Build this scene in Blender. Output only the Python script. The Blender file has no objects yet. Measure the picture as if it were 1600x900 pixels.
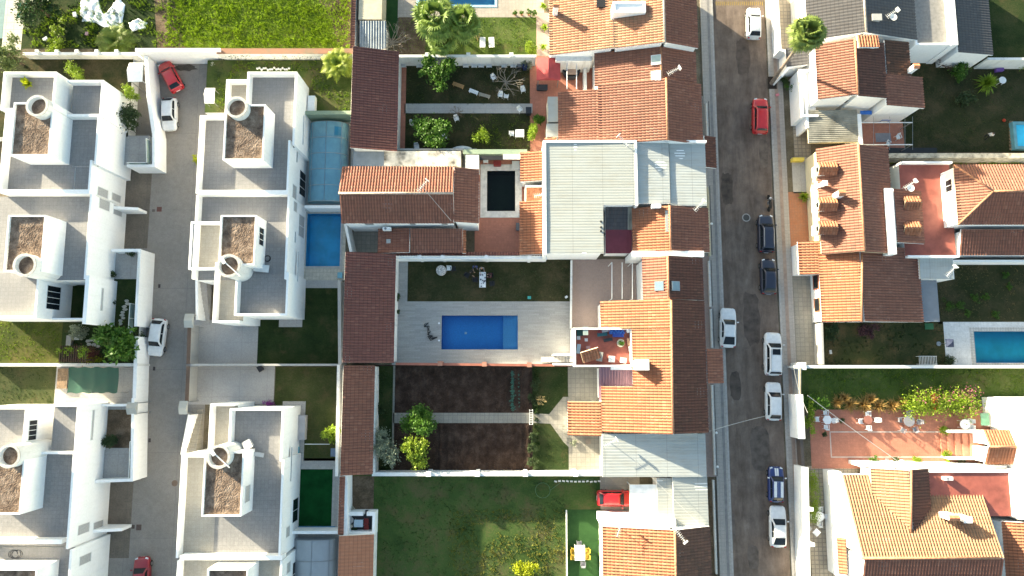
import bpy, bmesh, math, random
import numpy as np
from mathutils import Vector, Matrix, noise
random.seed(7); rng = np.random.default_rng(7)
SC = bpy.context.scene
COL = SC.collection
F = 1067.0; TILT = math.radians(6.8); HC = 76.0
rad = math.radians

def W(px, py, z=0.0):
    "point of the place that stands at picture position px,py and height z"
    dx = (px - 800) / F; dy = (450 - py) / F
    vy = math.sin(TILT) + dy * math.cos(TILT); vz = -math.cos(TILT) + dy * math.sin(TILT)
    t = (HC - z) / -vz
    return (dx * t, vy * t)

def RC(x0, y0, x1, y1, z=0.0):
    xm, ym = (x0 + x1) / 2, (y0 + y1) / 2
    X0 = W(x0, ym, z)[0]; X1 = W(x1, ym, z)[0]; Y1 = W(xm, y0, z)[1]; Y0 = W(xm, y1, z)[1]
    return (min(X0, X1), min(Y0, Y1), max(X0, X1), max(Y0, Y1))

# ------------------------------------------------------------------ mesh collector
class MB:
    def __init__(s): s.v = []; s.f = []; s.m = []; s.uv = None
    def add(s, vs, fs, m=0):
        b = len(s.v); s.v += [tuple(p) for p in vs]
        s.f += [tuple(i + b for i in f) for f in fs]; s.m += [m] * len(fs); return s
    def box(s, x0, y0, z0, x1, y1, z1, m=0):
        vs = [(x0,y0,z0),(x1,y0,z0),(x1,y1,z0),(x0,y1,z0),(x0,y0,z1),(x1,y0,z1),(x1,y1,z1),(x0,y1,z1)]
        return s.add(vs, [(0,3,2,1),(4,5,6,7),(0,1,5,4),(1,2,6,5),(2,3,7,6),(3,0,4,7)], m)
    def cbox(s, cx, cy, cz, sx, sy, sz, rz=0, m=0, tilt=0):
        c, sn = math.cos(rz), math.sin(rz); vs = []
        for dx, dy, dz in [(-1,-1,-1),(1,-1,-1),(1,1,-1),(-1,1,-1),(-1,-1,1),(1,-1,1),(1,1,1),(-1,1,1)]:
            x, y, z = dx*sx/2, dy*sy/2, dz*sz/2
            y, z = y*math.cos(tilt) - z*math.sin(tilt), y*math.sin(tilt) + z*math.cos(tilt)
            vs.append((cx + x*c - y*sn, cy + x*sn + y*c, cz + z))
        return s.add(vs, [(0,3,2,1),(4,5,6,7),(0,1,5,4),(1,2,6,5),(2,3,7,6),(3,0,4,7)], m)
    def prism(s, poly, z0, z1, m=0):
        n = len(poly); a = sum(poly[i][0]*poly[(i+1)%n][1]-poly[(i+1)%n][0]*poly[i][1] for i in range(n))
        if a < 0: poly = poly[::-1]
        f0 = (lambda i: z0) ; f1 = (lambda i: z1[i]) if isinstance(z1, (list, tuple)) else (lambda i: z1)
        vs = [(p[0],p[1],z0) for p in poly] + [(p[0],p[1],f1(i)) for i, p in enumerate(poly)]
        return s.add(vs, [tuple(range(n))[::-1], tuple(range(n, 2*n))] + [(i,(i+1)%n,n+(i+1)%n,n+i) for i in range(n)], m)
    def cyl(s, cx, cy, z0, z1, r0, r1=None, n=20, m=0, cap=True):
        r1 = r0 if r1 is None else r1
        vs = [(cx+r0*math.cos(2*math.pi*i/n), cy+r0*math.sin(2*math.pi*i/n), z0) for i in range(n)]
        vs += [(cx+r1*math.cos(2*math.pi*i/n), cy+r1*math.sin(2*math.pi*i/n), z1) for i in range(n)]
        fs = [(i,(i+1)%n,n+(i+1)%n,n+i) for i in range(n)]
        if cap: fs += [tuple(range(n))[::-1], tuple(range(n,2*n))]
        return s.add(vs, fs, m)
    def lathe(s, cx, cy, prof, n=24, m=0):
        k = len(prof); vs = []
        for r, z in prof: vs += [(cx+r*math.cos(2*math.pi*i/n), cy+r*math.sin(2*math.pi*i/n), z) for i in range(n)]
        fs = [(j*n+i, j*n+(i+1)%n, (j+1)*n+(i+1)%n, (j+1)*n+i) for j in range(k-1) for i in range(n)]
        return s.add(vs, fs, m)
    def tube(s, pts, r, n=6, m=0):
        pts = [Vector(p) for p in pts]; rs = r if isinstance(r, (list, tuple)) else [r]*len(pts); vs = []
        for i, p in enumerate(pts):
            d = (pts[min(i+1, len(pts)-1)] - pts[max(i-1, 0)]).normalized()
            a = d.orthogonal().normalized() if i == 0 else (a - d*a.dot(d)).normalized()
            b = d.cross(a)
            vs += [p + (a*math.cos(2*math.pi*k/n) + b*math.sin(2*math.pi*k/n))*rs[i] for k in range(n)]
        fs = [(i*n+k, i*n+(k+1)%n, (i+1)*n+(k+1)%n, (i+1)*n+k) for i in range(len(pts)-1) for k in range(n)]
        fs += [tuple(range(n))[::-1], tuple((len(pts)-1)*n+k for k in range(n))]
        return s.add(vs, fs, m)
    def grid(s, P, nu, nv, m=0, close=False):
        vs = [P(i, j) for j in range(nv) for i in range(nu)]
        fs = [(j*nu+i, j*nu+i+1, (j+1)*nu+i+1, (j+1)*nu+i) for j in range(nv-1) for i in range(nu-1)]
        if close: fs += [(j*nu+nu-1, j*nu, (j+1)*nu, (j+1)*nu+nu-1) for j in range(nv-1)]
        return s.add(vs, fs, m)
    def build(s, name, mats, parent=None, smooth=False, origin=None):
        me = bpy.data.meshes.new(name)
        mats = mats if isinstance(mats, (list, tuple)) else [mats]
        if parent is not None:
            o = parent
            while o.parent is not None: o = o.parent
            org = Vector(o.location)
        elif origin is not None: org = Vector(origin)
        else:
            a = np.array(s.v); org = Vector(((a[:,0].min()+a[:,0].max())/2, (a[:,1].min()+a[:,1].max())/2, a[:,2].min()))
        me.from_pydata([(p[0]-org.x, p[1]-org.y, p[2]-org.z) for p in s.v], [], s.f)
        for k in mats: me.materials.append(k)
        if len(mats) > 1: me.polygons.foreach_set('material_index', s.m)
        if smooth: me.polygons.foreach_set('use_smooth', [True]*len(me.polygons))
        me.update()
        ob = bpy.data.objects.new(name, me); COL.objects.link(ob)
        if parent is not None: ob.parent = parent
        else: ob.location = org
        return ob

def tag(o, label=None, cat=None, group=None, kind=None):
    if label: o['label'] = label
    if cat: o['category'] = cat
    if group: o['group'] = group
    if kind: o['kind'] = kind
    return o
def thing(name, label, cat, x, y, z=0.0, group=None):
    o = bpy.data.objects.new(name, None); COL.objects.link(o); o.location = (x, y, z)
    o.empty_display_size = 0.2
    return tag(o, label, cat, group)
def dup(root, loc, rz=0.0, label=None, sc=None, group=None):
    def cp(o, par):
        c = o.copy(); COL.objects.link(c); c.parent = par
        for ch in o.children: cp(ch, c)
        return c
    r = cp(root, None); r.location = loc; r.rotation_euler = (0, 0, rz)
    if sc is not None: r.scale = (sc, sc, sc) if isinstance(sc, (int, float)) else sc
    if label: r['label'] = label
    if group: r['group'] = group
    return r
class Pool:
    "first placement moves the prototype itself, later ones copy it"
    def __init__(s, proto): s.p = proto; s.used = False
    def put(s, x, y, z=0.0, rz=0.0, label=None, sc=None, group=None):
        if s.used: return dup(s.p, (x, y, z), rz, label, sc, group)
        s.used = True; r = s.p; r.location = (x, y, z); r.rotation_euler = (0, 0, rz)
        if sc is not None: r.scale = (sc, sc, sc) if isinstance(sc, (int, float)) else sc
        if label: r['label'] = label
        if group: r['group'] = group
        return r

# ------------------------------------------------------------------ materials
def nt(name):
    m = bpy.data.materials.new(name); m.use_nodes = True
    t = m.node_tree; b = t.nodes['Principled BSDF']; return m, t, b
def N(t, ty, **k):
    n = t.nodes.new(ty)
    for a, v in k.items():
        if a in n.inputs: n.inputs[a].default_value = v
        else: setattr(n, a, v)
    return n
def L(t, a, b): t.links.new(a, b)
def ramp(t, fac, stops):
    r = N(t, 'ShaderNodeValToRGB'); e = r.color_ramp.elements
    while len(e) < len(stops): e.new(0.5)
    for i, (p, c) in enumerate(stops): e[i].position = p; e[i].color = (*c, 1)
    L(t, fac, r.inputs[0]); return r.outputs[0]
def noi(t, vec, scale, detail=6, rough=.6):
    n = N(t, 'ShaderNodeTexNoise'); n.inputs['Scale'].default_value = scale; n.inputs['Detail'].default_value = detail
    n.inputs['Roughness'].default_value = rough
    if vec is not None: L(t, vec, n.inputs['Vector'])
    return n.outputs['Fac']
def mixc(t, fac, a, b, mode='MIX'):
    m = N(t, 'ShaderNodeMix', data_type='RGBA', blend_type=mode)
    for s, v in ((0, fac), (6, a), (7, b)):
        if hasattr(v, 'is_linked') or hasattr(v, 'links'): L(t, v, m.inputs[s])
        elif isinstance(v, (int, float)): m.inputs[s].default_value = v
        else: m.inputs[s].default_value = (*v, 1)
    return m.outputs[2]
def mm(t, op, a, b=0.0, clamp=False):
    m = N(t, 'ShaderNodeMath', operation=op); m.use_clamp = clamp
    for i, v in enumerate((a, b)):
        if isinstance(v, (int, float)): m.inputs[i].default_value = v
        else: L(t, v, m.inputs[i])
    return m.outputs[0]
def bump(t, b, h, strength, dist):
    n = N(t, 'ShaderNodeBump'); n.inputs['Strength'].default_value = strength; n.inputs['Distance'].default_value = dist
    L(t, h, n.inputs['Height']); L(t, n.outputs[0], b.inputs['Normal'])
def pos(t, sx=1, sy=1, sz=1, world=True):
    if world: o = N(t, 'ShaderNodeNewGeometry').outputs['Position']
    else: o = N(t, 'ShaderNodeTexCoord').outputs['Object']
    if (sx, sy, sz) == (1, 1, 1): return o
    m = N(t, 'ShaderNodeMapping'); m.inputs['Scale'].default_value = (sx, sy, sz); L(t, o, m.inputs[0]); return m.outputs[0]

def flat(name, c, rough=.6, metal=0.0, var=.12, vs=1.5, spec=.4, world=True, coat=0.0, bmp=0.0, bs=30):
    m, t, b = nt(name)
    p = pos(t, world=world); n1 = noi(t, p, vs, 5)
    dk = tuple(x*(1-var*1.6) for x in c); lt = tuple(min(1, x*(1+var)) for x in c)
    L(t, ramp(t, n1, [(.3, dk), (.55, c), (.75, lt)]), b.inputs['Base Color'])
    b.inputs['Roughness'].default_value = rough; b.inputs['Metallic'].default_value = metal
    b.inputs['Specular IOR Level'].default_value = spec
    if coat: b.inputs['Coat Weight'].default_value = coat; b.inputs['Coat Roughness'].default_value = .05
    if bmp: bump(t, b, noi(t, p, bs, 4), bmp, .02)
    return m

def sheetm(name, c):
    m, t, b = nt(name); p = pos(t); s1 = noi(t, pos(t, .25, 3.0, 1), 1.0, 6, .7); s2 = noi(t, p, .5, 6, .7)
    k = mm(t, 'MULTIPLY', mm(t, 'SUBTRACT', mm(t, 'ADD', mm(t, 'MULTIPLY', s1, .6), mm(t, 'MULTIPLY', s2, .4)), .47, True), 4.0, True)
    sp = N(t, 'ShaderNodeSeparateXYZ'); L(t, p, sp.inputs[0]); fr = mm(t, 'GREATER_THAN', mm(t, 'FRACT', mm(t, 'MULTIPLY', sp.outputs[0], .31)), .985)
    col = mixc(t, k, c, (.30,.29,.25)); L(t, mixc(t, mm(t, 'MULTIPLY', fr, .5), col, (.16,.16,.15)), b.inputs['Base Color']); b.inputs['Roughness'].default_value = .55; b.inputs['Specular IOR Level'].default_value = .3
    return m

def plaster(name, c=(.90,.895,.885), stain=(.55,.53,.49), amt=.30):
    m, t, b = nt(name); p = pos(t)
    big = noi(t, p, .35, 6, .65); fine = noi(t, p, 4, 6)
    st = noi(t, pos(t, 2.2, 2.2, .25), 1.0, 6, .7)      # runs down the wall
    f = mm(t, 'MULTIPLY', mm(t, 'SMOOTHSTEP' if False else 'SUBTRACT', st, .52, True), 3.0*amt, True)
    base = ramp(t, fine, [(.3, tuple(x*.93 for x in c)), (.6, c)])
    base = mixc(t, mm(t, 'MULTIPLY', mm(t, 'SUBTRACT', big, .5, True), amt*1.2, True), base, stain)
    L(t, mixc(t, f, base, stain), b.inputs['Base Color']); b.inputs['Roughness'].default_value = .85
    bump(t, b, noi(t, p, 25, 5), .25, .01); return m

def tilefloor(name, c, grout, sx, sy, mortar=.025, var=.12, dirt=.35, dcol=(.16,.15,.13), offset=0.0, ds=.5, rough=.75):
    m, t, b = nt(name); p = pos(t)
    br = N(t, 'ShaderNodeTexBrick'); br.offset = offset; br.squash = 1
    L(t, p, br.inputs['Vector']); br.inputs['Scale'].default_value = 1
    br.inputs['Brick Width'].default_value = sx; br.inputs['Row Height'].default_value = sy
    br.inputs['Mortar Size'].default_value = mortar; br.inputs['Mortar Smooth'].default_value = .3
    br.inputs['Color1'].default_value = (*c, 1); br.inputs['Color2'].default_value = (*[x*(1-var) for x in c], 1)
    br.inputs['Mortar'].default_value = (*grout, 1)
    d = noi(t, p, ds, 8, .7); d2 = noi(t, p, ds*7, 6, .7)
    f = mm(t, 'MULTIPLY', mm(t, 'SUBTRACT', mm(t, 'MULTIPLY', mm(t, 'ADD', d, d2), .5), .42, True), dirt*5, True)
    col = mixc(t, f, br.outputs['Color'], dcol)
    L(t, mixc(t, .25, col, ramp(t, noi(t, p, 9, 5), [(.3, (.35,.35,.35)), (.7, (.9,.9,.9))]), 'OVERLAY'), b.inputs['Base Color'])
    b.inputs['Roughness'].default_value = rough
    bump(t, b, mm(t, 'ADD', mm(t, 'MULTIPLY', br.outputs['Fac'], -.5), noi(t, p, 20, 4)), .3, .01); return m

def rooftile(name, c, dark, light, moss=(.09,.08,.06), mossamt=.3, rough=.8):
    m, t, b = nt(name)
    uv = N(t, 'ShaderNodeUVMap').outputs[0]
    fl = N(t, 'ShaderNodeVectorMath', operation='FLOOR'); L(t, uv, fl.inputs[0])
    wn = N(t, 'ShaderNodeTexWhiteNoise', noise_dimensions='2D'); L(t, fl.outputs[0], wn.inputs['Vector'])
    col = ramp(t, wn.outputs['Value'], [(0, tuple(.5*x+.5*y for x,y in zip(dark,c))), (.25, c), (.85, c), (1, tuple(.55*x+.45*y for x,y in zip(light,c)))])
    p = pos(t); big = noi(t, p, .45, 7, .7); sm = noi(t, p, 6, 6, .7)
    col = mixc(t, mm(t, 'MULTIPLY', mm(t, 'SUBTRACT', mm(t, 'ADD', mm(t, 'MULTIPLY', big, .6), mm(t, 'MULTIPLY', sm, .4)), .50, True), mossamt*9, True), col, moss)
    # darker line where one course laps the next
    sp = N(t, 'ShaderNodeSeparateXYZ'); L(t, uv, sp.inputs[0]); fr = mm(t, 'FRACT', sp.outputs[1])
    col = mixc(t, mm(t, 'MULTIPLY', mm(t, 'GREATER_THAN', fr, .86), .45), col, tuple(x*.35 for x in dark))
    col = mixc(t, .18, col, ramp(t, noi(t, p, 14, 4), [(.3, (.3,.3,.3)), (.7, (.8,.8,.8))]), 'OVERLAY')
    L(t, col, b.inputs['Base Color']); b.inputs['Roughness'].default_value = rough; b.inputs['Specular IOR Level'].default_value = .25
    return m

def groundmat(name, cols, scale=.6, fine=8, rough=.95, bmp=.6, bd=.05, stripes=None, thr=(.38,.5,.62), wear=None):
    wear = ('lawn' in name or 'meadow' in name) if wear is None else wear
    m, t, b = nt(name); p = pos(t)
    a = noi(t, p, scale, 8, .65); f = noi(t, p, fine, 6, .7)
    k = mm(t, 'ADD', mm(t, 'MULTIPLY', a, .65), mm(t, 'MULTIPLY', f, .35))
    col = ramp(t, k, [(thr[0], cols[0]), (thr[1], cols[1]), (thr[2], cols[2])])
    col = mixc(t, .5, col, ramp(t, noi(t, p, fine*5, 4, .8), [(.3, (.25,.25,.25)), (.7, (.85,.85,.85))]), 'OVERLAY')
    if wear:
        w1 = noi(t, p, .42, 7, .75); col = mixc(t, mm(t, 'MULTIPLY', mm(t, 'SUBTRACT', w1, .53, True), 5.0, True), col, tuple(.45*x+.55*y for x, y in zip(cols[2], (.11,.075,.038))))
    h = f
    if stripes:
        ax, per, amp = stripes
        sp = N(t, 'ShaderNodeSeparateXYZ'); L(t, p, sp.inputs[0])
        w = mm(t, 'SINE', mm(t, 'ADD', mm(t, 'MULTIPLY', sp.outputs[ax], 2*math.pi/per), mm(t, 'MULTIPLY', noi(t, p, 1.2, 3), 2.0)))
        h = mm(t, 'ADD', f, mm(t, 'MULTIPLY', w, amp))
    L(t, col, b.inputs['Base Color']); b.inputs['Roughness'].default_value = rough; b.inputs['Specular IOR Level'].default_value = .15
    bump(t, b, h, bmp, bd); return m

def leafmat(name, c, var=.35, trans=.3, gain=1.6):
    c = tuple(min(.9, x*gain) for x in c) if max(c) < .3 else c
    m = bpy.data.materials.new(name); m.use_nodes = True; t = m.node_tree; t.nodes.clear()
    out = N(t, 'ShaderNodeOutputMaterial'); g = N(t, 'ShaderNodeNewGeometry')
    cl = noi(t, pos(t), 1.5, 3, .6)
    col = ramp(t, mm(t, 'ADD', mm(t, 'MULTIPLY', g.outputs['Random Per Island'], .55), mm(t, 'MULTIPLY', mm(t, 'SUBTRACT', cl, .32), 1.25)), [(0, tuple(x*(1-var) for x in c)), (.6, c), (1, tuple(min(1, x*(1+var)) for x in c))])
    d = N(t, 'ShaderNodeBsdfPrincipled'); d.inputs['Roughness'].default_value = .55; d.inputs['Specular IOR Level'].default_value = .3
    tr = N(t, 'ShaderNodeBsdfTranslucent'); mx = N(t, 'ShaderNodeMixShader'); mx.inputs[0].default_value = trans
    L(t, col, d.inputs['Base Color']); L(t, col, tr.inputs[0]); L(t, d.outputs[0], mx.inputs[1]); L(t, tr.outputs[0], mx.inputs[2])
    L(t, mx.outputs[0], out.inputs[0]); return m

def watermat(name, tint=(.75,.93,1.0)):
    "clear water: mirror by Fresnel over a tinted see-through surface, real basin below"
    m = bpy.data.materials.new(name); m.use_nodes = True; t = m.node_tree; t.nodes.clear()
    out = N(t, 'ShaderNodeOutputMaterial'); fr = N(t, 'ShaderNodeFresnel'); fr.inputs[0].default_value = 1.33
    gl = N(t, 'ShaderNodeBsdfGlossy'); gl.inputs['Roughness'].default_value = .04
    tr = N(t, 'ShaderNodeBsdfTransparent'); tr.inputs[0].default_value = (*tint, 1)
    mx = N(t, 'ShaderNodeMixShader'); L(t, fr.outputs[0], mx.inputs[0]); L(t, tr.outputs[0], mx.inputs[1]); L(t, gl.outputs[0], mx.inputs[2])
    bp = N(t, 'ShaderNodeBump'); bp.inputs['Strength'].default_value = .8; bp.inputs['Distance'].default_value = .06
    L(t, noi(t, pos(t), 2.2, 4), bp.inputs['Height']); L(t, bp.outputs[0], fr.inputs['Normal']); L(t, bp.outputs[0], gl.inputs['Normal'])
    L(t, mx.outputs[0], out.inputs[0]); return m

def sheen(name, c, alpha, rough=.3):
    m = bpy.data.materials.new(name); m.use_nodes = True; t = m.node_tree; t.nodes.clear()
    out = N(t, 'ShaderNodeOutputMaterial'); p = N(t, 'ShaderNodeBsdfPrincipled'); p.inputs['Base Color'].default_value = (*c, 1)
    p.inputs['Roughness'].default_value = rough; tr = N(t, 'ShaderNodeBsdfTransparent'); tr.inputs[0].default_value = (*[.6+.4*x for x in c], 1)
    mx = N(t, 'ShaderNodeMixShader')
    n = ramp(t, noi(t, pos(t), 1.2, 5), [(.3, (alpha-.06,)*3), (.7, (alpha+.06,)*3)])
    L(t, n, mx.inputs[0])
    L(t, tr.outputs[0], mx.inputs[1]); L(t, p.outputs[0], mx.inputs[2]); L(t, mx.outputs[0], out.inputs[0]); return m

white = plaster('white_plaster')
white2 = plaster('aged_white_plaster', (.76,.75,.72), (.30,.28,.25), .7)
cream = plaster('cream_plaster', (.72,.62,.42), (.45,.38,.26), .4)
yellowp = plaster('yellow_paint', (.72,.55,.10), (.3,.2,.05), .4)
greyp = plaster('grey_plaster', (.40,.39,.37), (.2,.2,.19), .6)
greenp = plaster('green_plaster', (.27,.34,.24), (.15,.16,.12), .5)
terr = tilefloor('terrace_tiles', (.235,.229,.228), (.18,.176,.177), .4, .4, .02, .10, .42, (.155,.152,.155), 0, .32)
terr2 = tilefloor('cream_terrace_tiles', (.36,.335,.29), (.30,.28,.24), .4, .4, .018, .1, .35, (.24,.22,.19), 0, .4)
laneD = tilefloor('stained_lane_concrete', (.155,.13,.105), (.12,.10,.085), 5.2, 3.0, .03, .1, .7, (.07,.06,.045), 0, .8)
laneM = tilefloor('lane_concrete', (.235,.215,.195), (.16,.15,.14), 5.2, 9.0, .025, .06, .5, (.135,.118,.10), 0, .28)
yardM = tilefloor('pale_concrete', (.38,.365,.35), (.28,.27,.26), 3.0, 3.0, .02, .05, .45, (.24,.23,.22), 0, .6)
walkM = tilefloor('pavement_tiles', (.33,.305,.28), (.24,.225,.215), .4, .4, .02, .10, .25, (.25,.22,.20))
kerbM = flat('kerb_stone', (.37,.35,.33), .85, var=.15, vs=3)
deckM = tilefloor('pool_deck_planks', (.34,.33,.315), (.25,.245,.24), 1.2, .2, .010, .20, .22, (.25,.24,.23), .5)
pinkM = tilefloor('pink_brown_paving', (.30,.225,.195), (.28,.22,.2), .33, .33, .02, .1, .2, (.28,.2,.18))
redM = tilefloor('terracotta_paving', (.42,.165,.11), (.34,.14,.095), .3, .3, .02, .16, .2, (.22,.09,.06))
redP = flat('red_floor_paint', (.33,.095,.07), .6, var=.22, vs=.8)
stoneM = tilefloor('yard_stone', (.27,.25,.215), (.17,.16,.14), .5, .5, .03, .15, .5, (.17,.16,.13))
cobble = tilefloor('cobbled_paving', (.33,.28,.22), (.17,.15,.12), .45, .45, .05, .2, .4, (.18,.15,.11))
gravelM = groundmat('roof_gravel', [(.07,.048,.038), (.19,.135,.10), (.34,.26,.20)], 1.5, 11, .95, 1.0, .06, thr=(.36,.5,.64))
soilM = groundmat('tilled_soil', [(.026,.016,.012), (.050,.031,.023), (.085,.056,.043)], .9, 9, 1, 1, .10)
brownS = groundmat('bare_earth', [(.06,.045,.03), (.12,.085,.055), (.19,.14,.10)], .8, 6, 1, .9, .06)
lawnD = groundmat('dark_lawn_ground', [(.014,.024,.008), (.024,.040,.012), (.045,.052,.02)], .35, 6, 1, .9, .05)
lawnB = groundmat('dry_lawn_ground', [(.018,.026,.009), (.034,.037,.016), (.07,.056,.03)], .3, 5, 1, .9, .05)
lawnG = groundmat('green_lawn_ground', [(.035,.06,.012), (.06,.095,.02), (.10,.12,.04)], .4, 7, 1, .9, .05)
fieldM = groundmat('meadow_ground', [(.06,.10,.012), (.11,.16,.018), (.16,.17,.04)], .5, 5, 1, 1, .12)
turfM = groundmat('artificial_turf', [(.014,.042,.013), (.021,.060,.018), (.030,.076,.023)], .5, 12, .9, .3, .02)
asph = None
def mk_asph():
    m, t, b = nt('asphalt'); p = pos(t)
    a = noi(t, p, .5, 8, .7); s = noi(t, pos(t, .9, .16, 1), 1.0, 7, .7); f = noi(t, p, 14, 6, .75)
    k = mm(t, 'ADD', mm(t, 'ADD', mm(t, 'MULTIPLY', a, .35), mm(t, 'MULTIPLY', s, .45)), mm(t, 'MULTIPLY', f, .2))
    L(t, ramp(t, k, [(.35, (.055,.037,.028)), (.45, (.108,.078,.061)), (.55, (.17,.127,.102)), (.65, (.26,.205,.17))]), b.inputs['Base Color'])
    b.inputs['Roughness'].default_value = .9; bump(t, b, f, .4, .02); return m
asph = mk_asph()
tOr = rooftile('orange_roof_tiles', (.295,.122,.068), (.21,.083,.05), (.38,.19,.12), (.15,.105,.08), mossamt=.30)
tTn = rooftile('tan_roof_tiles', (.265,.155,.095), (.21,.115,.07), (.34,.22,.145), (.20,.15,.11), mossamt=.2)
tBr = rooftile('brown_orange_roof_tiles', (.215,.10,.072), (.15,.068,.05), (.30,.16,.115), (.11,.08,.06), mossamt=.32)
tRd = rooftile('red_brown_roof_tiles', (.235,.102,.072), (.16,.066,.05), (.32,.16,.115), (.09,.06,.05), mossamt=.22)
tDk = rooftile('shaded_slope_tiles', (.125,.055,.042), (.065,.033,.028), (.20,.095,.065), (.05,.045,.035), .35)  # weathered tiles, colour darkened to carry the shade of slopes facing away from the sun
tOl = rooftile('old_lichen_tiles', (.33,.165,.105), (.17,.095,.065), (.46,.32,.20), (.19,.18,.12), .6)
tMr = rooftile('maroon_glazed_tiles', (.165,.062,.052), (.11,.038,.035), (.24,.105,.08), mossamt=.12, rough=.45)
tBl = rooftile('charcoal_sheet', (.075,.072,.075), (.06,.055,.055), (.10,.095,.095), mossamt=.03, rough=.6)
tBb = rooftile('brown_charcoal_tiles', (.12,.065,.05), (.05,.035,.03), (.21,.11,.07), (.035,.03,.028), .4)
ridgeM = flat('ridge_tile', (.44,.21,.12), .8, var=.25, vs=3)
ridgeD = flat('pale_ridge_mortar', (.52,.42,.34), .85, var=.25, vs=3)
shW = sheetm('white_sheet_metal', (.34,.355,.34))
shB = sheetm('blue_white_sheet_metal', (.37,.39,.385))
shG = flat('grey_fibre_cement_sheet', (.27,.26,.22), .85, 0.0, .3, .8, .3)
shM = flat('maroon_sheet', (.16,.03,.045), .5, var=.12)
glassD = flat('dark_glass', (.012,.016,.02), .12, 0.0, .2, .5, .28)
shutM = tilefloor('grey_roller_blind', (.42,.42,.42), (.22,.22,.22), 3, .09, .012, .03, .1)
greyMt = flat('grey_metal', (.35,.36,.37), .4, .7, .1)
whiteMt = flat('white_metal', (.75,.75,.74), .4, 0, .08)
blackP = flat('black_plastic', (.02,.02,.022), .5)
rubber = flat('rubber', (.018,.018,.018), .85)
plasW = flat('white_plastic', (.78,.79,.80), .4, var=.05, world=False)
plasG = flat('grey_plastic', (.22,.22,.25), .5, var=.08, world=False)
woodM = flat('weathered_wood', (.28,.19,.12), .8, var=.3, vs=4, world=False)
barkM = flat('bark', (.14,.10,.07), .95, var=.35, vs=6, world=False, bmp=.6)
palmB = flat('palm_bark', (.24,.19,.15), .95, var=.4, vs=8, world=False, bmp=.8)
potM = flat('terracotta_pot', (.42,.17,.10), .8, var=.15, world=False)
blueT = tilefloor('pool_mosaic', (.045,.30,.74), (.08,.42,.82), .12, .12, .012, .14, .05, (.03,.17,.45))
blueL = tilefloor('pale_pool_mosaic', (.22,.55,.88), (.2,.5,.8), .12, .12, .012, .12, .05, (.1,.35,.65))
blueC = flat('turquoise_pool_paint', (.04,.50,.78), .5, var=.15, vs=.6)
darkC = flat('dark_pool_liner', (.012,.016,.014), .5)
coping = flat('pool_coping', (.42,.41,.39), .7, var=.12, vs=3)
water = watermat('clear_water'); waterD = watermat('green_water', (.35,.5,.42))
greenC = flat('green_pool_cover', (.008,.065,.018), .95, var=.25, vs=.7, spec=.05)
bluePl = flat('blue_plastic', (.03,.16,.55), .45, var=.15)
tealPl = flat('teal_tarp', (.02,.34,.28), .6, var=.2)
EXPO=2.3
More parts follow.
